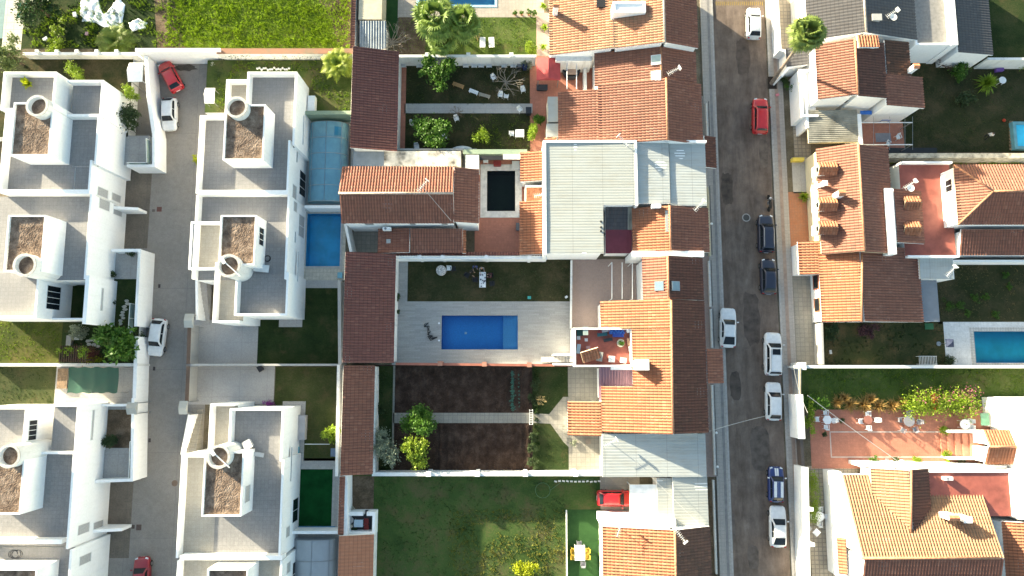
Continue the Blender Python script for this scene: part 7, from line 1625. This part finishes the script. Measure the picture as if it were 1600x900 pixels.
# rounded lamps along the street railing and front yards
def railing(label, x, y0, y1, h=1.1, globes=(), mat=None, wallh=.45):
    X0, Ya = W(x, y0, h); X1, Yb = W(x, y1, h); o = thing('front_railing', label, 'railing', X0, (Ya+Yb)/2, 0); m = MB(); m.box(X0-.08, Yb, 0, X0+.08, Ya, wallh); m.build('low_wall', mat or white2, o)
    m = MB(); k = int((Ya-Yb)/.14)
    for i in range(k): m.cbox(X0, Yb+.07+i*.14, (wallh+h)/2, .02, .02, h-wallh)
    m.cbox(X0, (Ya+Yb)/2, h, .05, Ya-Yb, .04); m.build('bars', blackP, o)
    for g in globes: q = MB(); q.lathe(X0, W(x, g, h)[1], [(0, h), (.10, h+.04), (.14, h+.16), (.10, h+.28), (0, h+.31)], 14); q.build('lamp_globe', plasW, o, True)
railing('front railing beside the wide orange house on the pavement', 1107, 158, 212, globes=()); railing('front railing with lamp below the blue roof corner', 1109, 290, 398, globes=(350,), mat=cream)
railing('front railing of the narrow pink forecourt by the skylights', 1111, 406, 478); railing('front railing beside the white saloon car', 1114, 482, 543); railing('front railing with two white globes near the blue workshop roof', 1116, 602, 744, globes=(676, 729)); railing('front railing by the bottom left pavement', 1118, 752, 900)
patch('front_yard', 1094, 400, 1116, 745, pinkM, 5); patch('front_yard', 1096, 745, 1118, 930, brownS, 5); patch('front_yard', 1094, 150, 1110, 400, stoneM, 5)
m = MB(); q = RC(1239, 246, 1257, 251, .7); m.box(q[0], q[1], 0, q[2], q[3], .7); tag(m.build('garden_wall', yellowp), 'short yellow planter wall between the earth strip and driveway', 'wall')
bin_('pink paper bag on the right pavement below the palm', 1215, 148, (.6,.2,.25), .35, .25, .3, .3, name='paper_bag', cat='bag'); 
# planting square of the palm
X, Y = W(1206, 130); m = MB(); m.box(X-.5, Y-.75, .12, X+.5, Y+.75, .135); o = m.build('tree_pit', flat('dark_soil_pit', (.03,.022,.018), .95)); o['kind'] = 'structure'
# cables across the street
def cable(label, a, b, za, zb, sag=.5, r=.022, name='overhead_cable'):
    A, B = Vector((*W(*a, za), za)), Vector((*W(*b, zb), zb)); m = MB(); m.tube([A.lerp(B, k/16)-Vector((0, 0, sag*4*(k/16)*(1-k/16))) for k in range(17)], r, 5); tag(m.build(name, flat('pale_cable', (.5,.48,.45), .6) if 'pale_cable' not in bpy.data.materials else bpy.data.materials['pale_cable']), label, 'cable')
cable('pale cable running from the tiled roof corner over the asphalt', (1105, 675), (1205, 648), 4.3, 3.0); cable('cable from the street wall to the parasol on the court wall', (1262, 618), (1409, 725), 4.5, 3.2, .3, .03)
cable('cable crossing the grass strip beside the long white wall', (1240, 572), (1262, 645), 3.5, 3.2); cable('thin cable over the half-shaded blue roof', (962, 690), (1104, 830), 5.0, 4.3, .2)
cable('thin cable over the two-sided red roof', (660, 292), (705, 345), 7.0, 5.6, .1)
m = MB(); m.tube([(*W(1250, 575, 2.4), 2.4), (*W(1250, 620, 2.0), 2.0)], [.16, .12], 8); tag(m.build('log', flat('pale_log', (.35,.30,.22), .9)), 'pale log lying along the end of the grass strip', 'log')
# west gardens: net, slatted deck, pergola
def cloths(label, x0, y0, x1, y1, z, mat, name, cat, sag=.25, nu=24, nv=14, posts=True):
    X0, Y0, X1, Y1 = RC(x0, y0, x1, y1, z); o = thing(name, label, cat, (X0+X1)/2, (Y0+Y1)/2, 0); m = MB()
    m.grid(lambda i, j: (X0+(X1-X0)*i/(nu-1), Y0+(Y1-Y0)*j/(nv-1)+.06*math.sin(i*1.1), z-sag*abs(math.sin(i*math.pi/6))*.25-sag*math.sin(math.pi*j/(nv-1))*.5), nu, nv); m.build('net', mat, o, True)
    m = MB()
    for a in (X0, (X0+X1)/2, X1):
        for b in (Y0, Y1): m.tube([(a, b, 0), (a, b, z+.05)], .04, 5)
    m.build('post', greyMt, o); return o
cloths('green shade net stretched over the yard west of the lane', 106, 574, 184, 614, 3.6, sheen('green_shade_net', (.012,.07,.045), .88, .9), 'shade_net', 'shade net')
m = MB(); X0, Y0, X1, Y1 = RC(89, 576, 105, 607, ZP+.4)
for k in range(7): a = X0+(X1-X0)*k/7; m.box(a, Y0, ZP+.3, a+(X1-X0)/7-.03, Y1, ZP+.36)
m.box(X0, Y0, ZP, X1, Y0+.1, ZP+.3); m.box(X0, Y1-.1, ZP, X1, Y1, ZP+.3); tag(m.build('slatted_deck', woodM), 'brown slatted wooden platform left of the green shade net', 'platform')
o = thing('pergola', 'dark wooden slatted pergola grown with vines beside the yellow plants', 'pergola', *W(112, 553, 3), 0); X0, Y0, X1, Y1 = RC(94, 540, 134, 566, 3.5); m = MB()
for k in range(12): a = X0+(X1-X0)*k/11; m.box(a, Y0, 3.5, a+.09, Y1, 3.62)
m.box(X0, Y0+.2, 3.38, X1, Y0+.3, 3.49); m.box(X0, Y1-.3, 3.38, X1, Y1-.2, 3.49); m.build('slats', flat('dark_brown_wood', (.06,.03,.02), .8), o); m = MB()
for a in (X0, X1):
    for b in (Y0+.2, Y1-.3): m.box(a, b, 0, a+.12, b+.12, 3.4)
m.build('post', flat('brown_post', (.08,.05,.03), .8), o); 
shrub('light green vine on the dark slatted pergola', 104, 549, .6, 1.0, lfB, 500, .12, z=3.0); shrub('second patch of vine further right on the dark slatted pergola', 128, 549, .6, 1.0, lfB, 450, .12, z=3.0)
shrub('bluish-green bush beside the pale pots, above the pergola', 122, 517, .8, 1.5, lfC, 1300, .10, z=ZP); bin_('white square pot beside the bluish bush', 120, 527, (.6,.6,.56), .5, .5, .6, 0, ZP, 'planter', 'planter'); bin_('grey storage chest on the pale paving', 107, 532, (.25,.24,.23), .5, 1.0, .5, 0, ZP, 'storage_chest', 'chest')
rr = random.Random(8)
def stones(label, pts, z, group, mat):
    for (x, y) in pts: X, Y = W(x, y, z); m = MB(); n = 6; m.prism([(X+rr.uniform(.2, .32)*math.cos(6.283*k/n), Y+rr.uniform(.14, .22)*math.sin(6.283*k/n)) for k in range(n)], z, z+.04); tag(m.build('stepping_stone', mat), label, 'stepping stone', group)
stM = flat('pale_stepping_stone', (.45,.43,.38), .9, var=.2, vs=6)
stones('pale stepping stone in the grass strip beside the lane wall', [(199-i*1.4+rr.uniform(-2, 2), 470+i*4.5) for i in range(9)], ZP, 'stepping stones beside the lane wall', stM); stones('pale stepping stone in the shady patch above the pergola', [(137, 533), (142, 531), (148, 532), (154, 535), (139, 538), (147, 539), (153, 541)], ZP, 'stepping stones above the pergola', stM)
for (x, y, r, l) in ((208, 394, .45, 'dark green bush in the corner of the bare courtyard'), (174, 430, .4, 'small shrub at the foot of the white facade in the courtyard'), (174, 472, .45, 'round potted bush against the curved white facade')): shrub(l, x, y, r, .9, lfL, 700, .09, z=ZP)
# rockery of white stones
for i in range(16): X, Y = W(402+i*3.3, 107+rr.uniform(-2.2, 2.2), ZP+.1); m = MB(); m.lathe(X, Y, [(0, ZP+.22), (.10, ZP+.18), (.14, ZP+.08), (.12, ZP)], 7); tag(m.build('rock', white2), 'small white rock in the rockery row above the white house', 'rock', 'white rocks of the rockery')
bin_('white plastic tub in the weedy plot', 116, 22, (.6,.62,.62), .35, .5, .4, .2, name='tub', cat='tub'); bin_('pale blue bucket lying in the weeds', 70, 60, (.45,.52,.52), .5, .3, .3, .6, name='bucket', cat='bucket'); bin_('pinkish bucket below the white plastic sheets', 135, 52, (.5,.3,.3), .35, .35, .3, name='bucket', cat='bucket')
def crumple(label, pts, mat, h=.25, name='plastic_sheet'):
    P = [Vector((*W(x, y), 0)) for x, y in pts]; c = sum(P, Vector())/len(P); K = len(P)*5; out = []
    for i in range(K): a = P[i//5]; b = P[(i//5+1) % len(P)]; q = a.lerp(b, (i % 5)/5); out.append(q+(q-c)*random.Random(i).uniform(-.10, .07))
    m = MB(); nr = 9; vs = []
    for j in range(nr):
        f = (j+1)/nr
        for i in range(K): q = c.lerp(out[i], f); vs.append((q.x, q.y, .04+h*(abs(noise.noise(Vector((q.x*1.3, q.y*1.3, 0))))+.5*abs(noise.noise(Vector((q.x*4, q.y*4, 3)))))*(1 if f < .99 else .15)))
    vs.append((c.x, c.y, .1)); fs = [(j*K+i, j*K+(i+1) % K, (j+1)*K+(i+1) % K, (j+1)*K+i) for j in range(nr-1) for i in range(K)]+[(len(vs)-1, i, (i+1) % K) for i in range(K)]
    m.add(vs, fs); tag(m.build(name, mat, smooth=True), label, 'plastic sheet')
plS = flat('white_plastic_sheet', (.80,.82,.84), .45, var=.04)
crumple('largest crumpled white plastic sheet over the weedy plot', [(128, -8), (152, -10), (160, 20), (190, 42), (172, 46), (150, 36), (128, 34), (125, 18)], plS); crumple('second crumpled white plastic sheet, slanting to the right of the largest', [(172, 14), (186, -6), (196, 8), (192, 40), (174, 34), (160, 26)], plS); crumple('small round crumpled white plastic sheet nearest the lane wall', [(202, 36), (216, 29), (231, 36), (228, 44), (206, 50)], plS)
# top-left sports court strip
patch('court', -40, -40, 10, 60, flat('teal_court', (.10,.20,.21), .7), 4); patch('path', 8, -40, 38, 78, tilefloor('cream_path_slabs', (.55,.50,.42), (.3,.27,.2), .9, .9), 5)
cloths('teal windbreak cloth folded beside the cream path', 26, 4, 40, 28, .8, tealPl, 'windbreak', 'windbreak', .3)
for i, (x, y) in enumerate(((90, 46), (94, 68), (86, 74))): shrub('yellow-green weed clump in the plot, '+('topmost', 'middle', 'lowest')[i], x, y, .9, .7, lfB, 800, .12, 'weed_clump', 'plant', group='yellow-green weed clumps in the plot')
# east garden bits
X, Y = W(472, 668, .6); m = MB(); m.cbox(X, Y, .4, .75, 2.6, .8); tag(m.build('covered_table', flat('pale_grey_cloth', (.42,.41,.43), .8)), 'long grey covered table beside the third white house', 'table'); bin_('turquoise plastic tub by the third white house', 463, 706, (.08,.42,.55), .5, 1.0, .4, 0, name='tub', cat='tub'); shrub('pink-purple flowering plant at the corner of the third white house', 421, 630, .5, .8, lfP, 500, .08); bin_('black bag leaning on the thin grey wall', 406, 576, (.02,.02,.025), .5, .6, .5, .6, name='bin_bag', cat='bag')
bin_('blue-grey storage box near the green covered pool', 522, 707, (.16,.22,.32), .7, .8, .5, name='storage_box', cat='box'); bin_('pale blue low table beside the bright blue pool steps', 531, 430, (.2,.45,.55), .5, .6, .4, name='side_table', cat='table')
m = MB(); m.tube([(*W(476, 694, 1.8), 1.8), (*W(515, 694, 1.8), 1.8)], .04, 6); tag(m.build('rail', whiteMt), 'thin white rail crossing the dark lawn above the green pool', 'rail')
bin_('doghouse-like grey box on the half-shaded yard', 919, 690, (.25,.2,.16), .5, .5, .4, name='box', cat='box'); shrub('small pale bush at the garden gate of the stone yard', 897, 691, .35, .5, lfC, 300, .07)
m = MB(); X, Y = W(830, 652, 1.2); 
for k in range(7): m.cbox(X, Y-.75+.25*k, 1.2, .35, .04, .04)
for s_ in (-1, 1): m.cbox(X+s_*.17, Y, 1.2, .04, 1.6, .05)
for a, b in ((-1,-1),(1,-1),(1,1),(-1,1)): m.cbox(X+a*.17, Y+b*.75, .6, .05, .05, 1.2)
tag(m.build('ladder_trellis', whiteMt), 'pale ladder-like trellis arch over the ploughed garden path', 'trellis')

bin_('white boxy unit standing beside the aerial tower of the third white house', 386, 695, (.55,.55,.55), .8, .8, .7, .5, 4.6, 'solar_tank', 'water tank')
bin_('low white ribbed unit next to the boxy one on the third white house', 403, 710, (.5,.5,.5), 1.1, .4, .3, -.15, 4.6, 'air_conditioner', 'air conditioner')
bin_('pale flat-topped box behind the aerial tower of the second white house', 408, 419, (.6,.62,.63), 1.5, .7, .6, -.1, FR, 'water_tank', 'water tank')
bin_('small grey extractor box on the gravel-box wall of the first western house', 92, 240, (.35,.35,.36), .5, .4, .5, 0, FL, 'extractor', 'extractor')
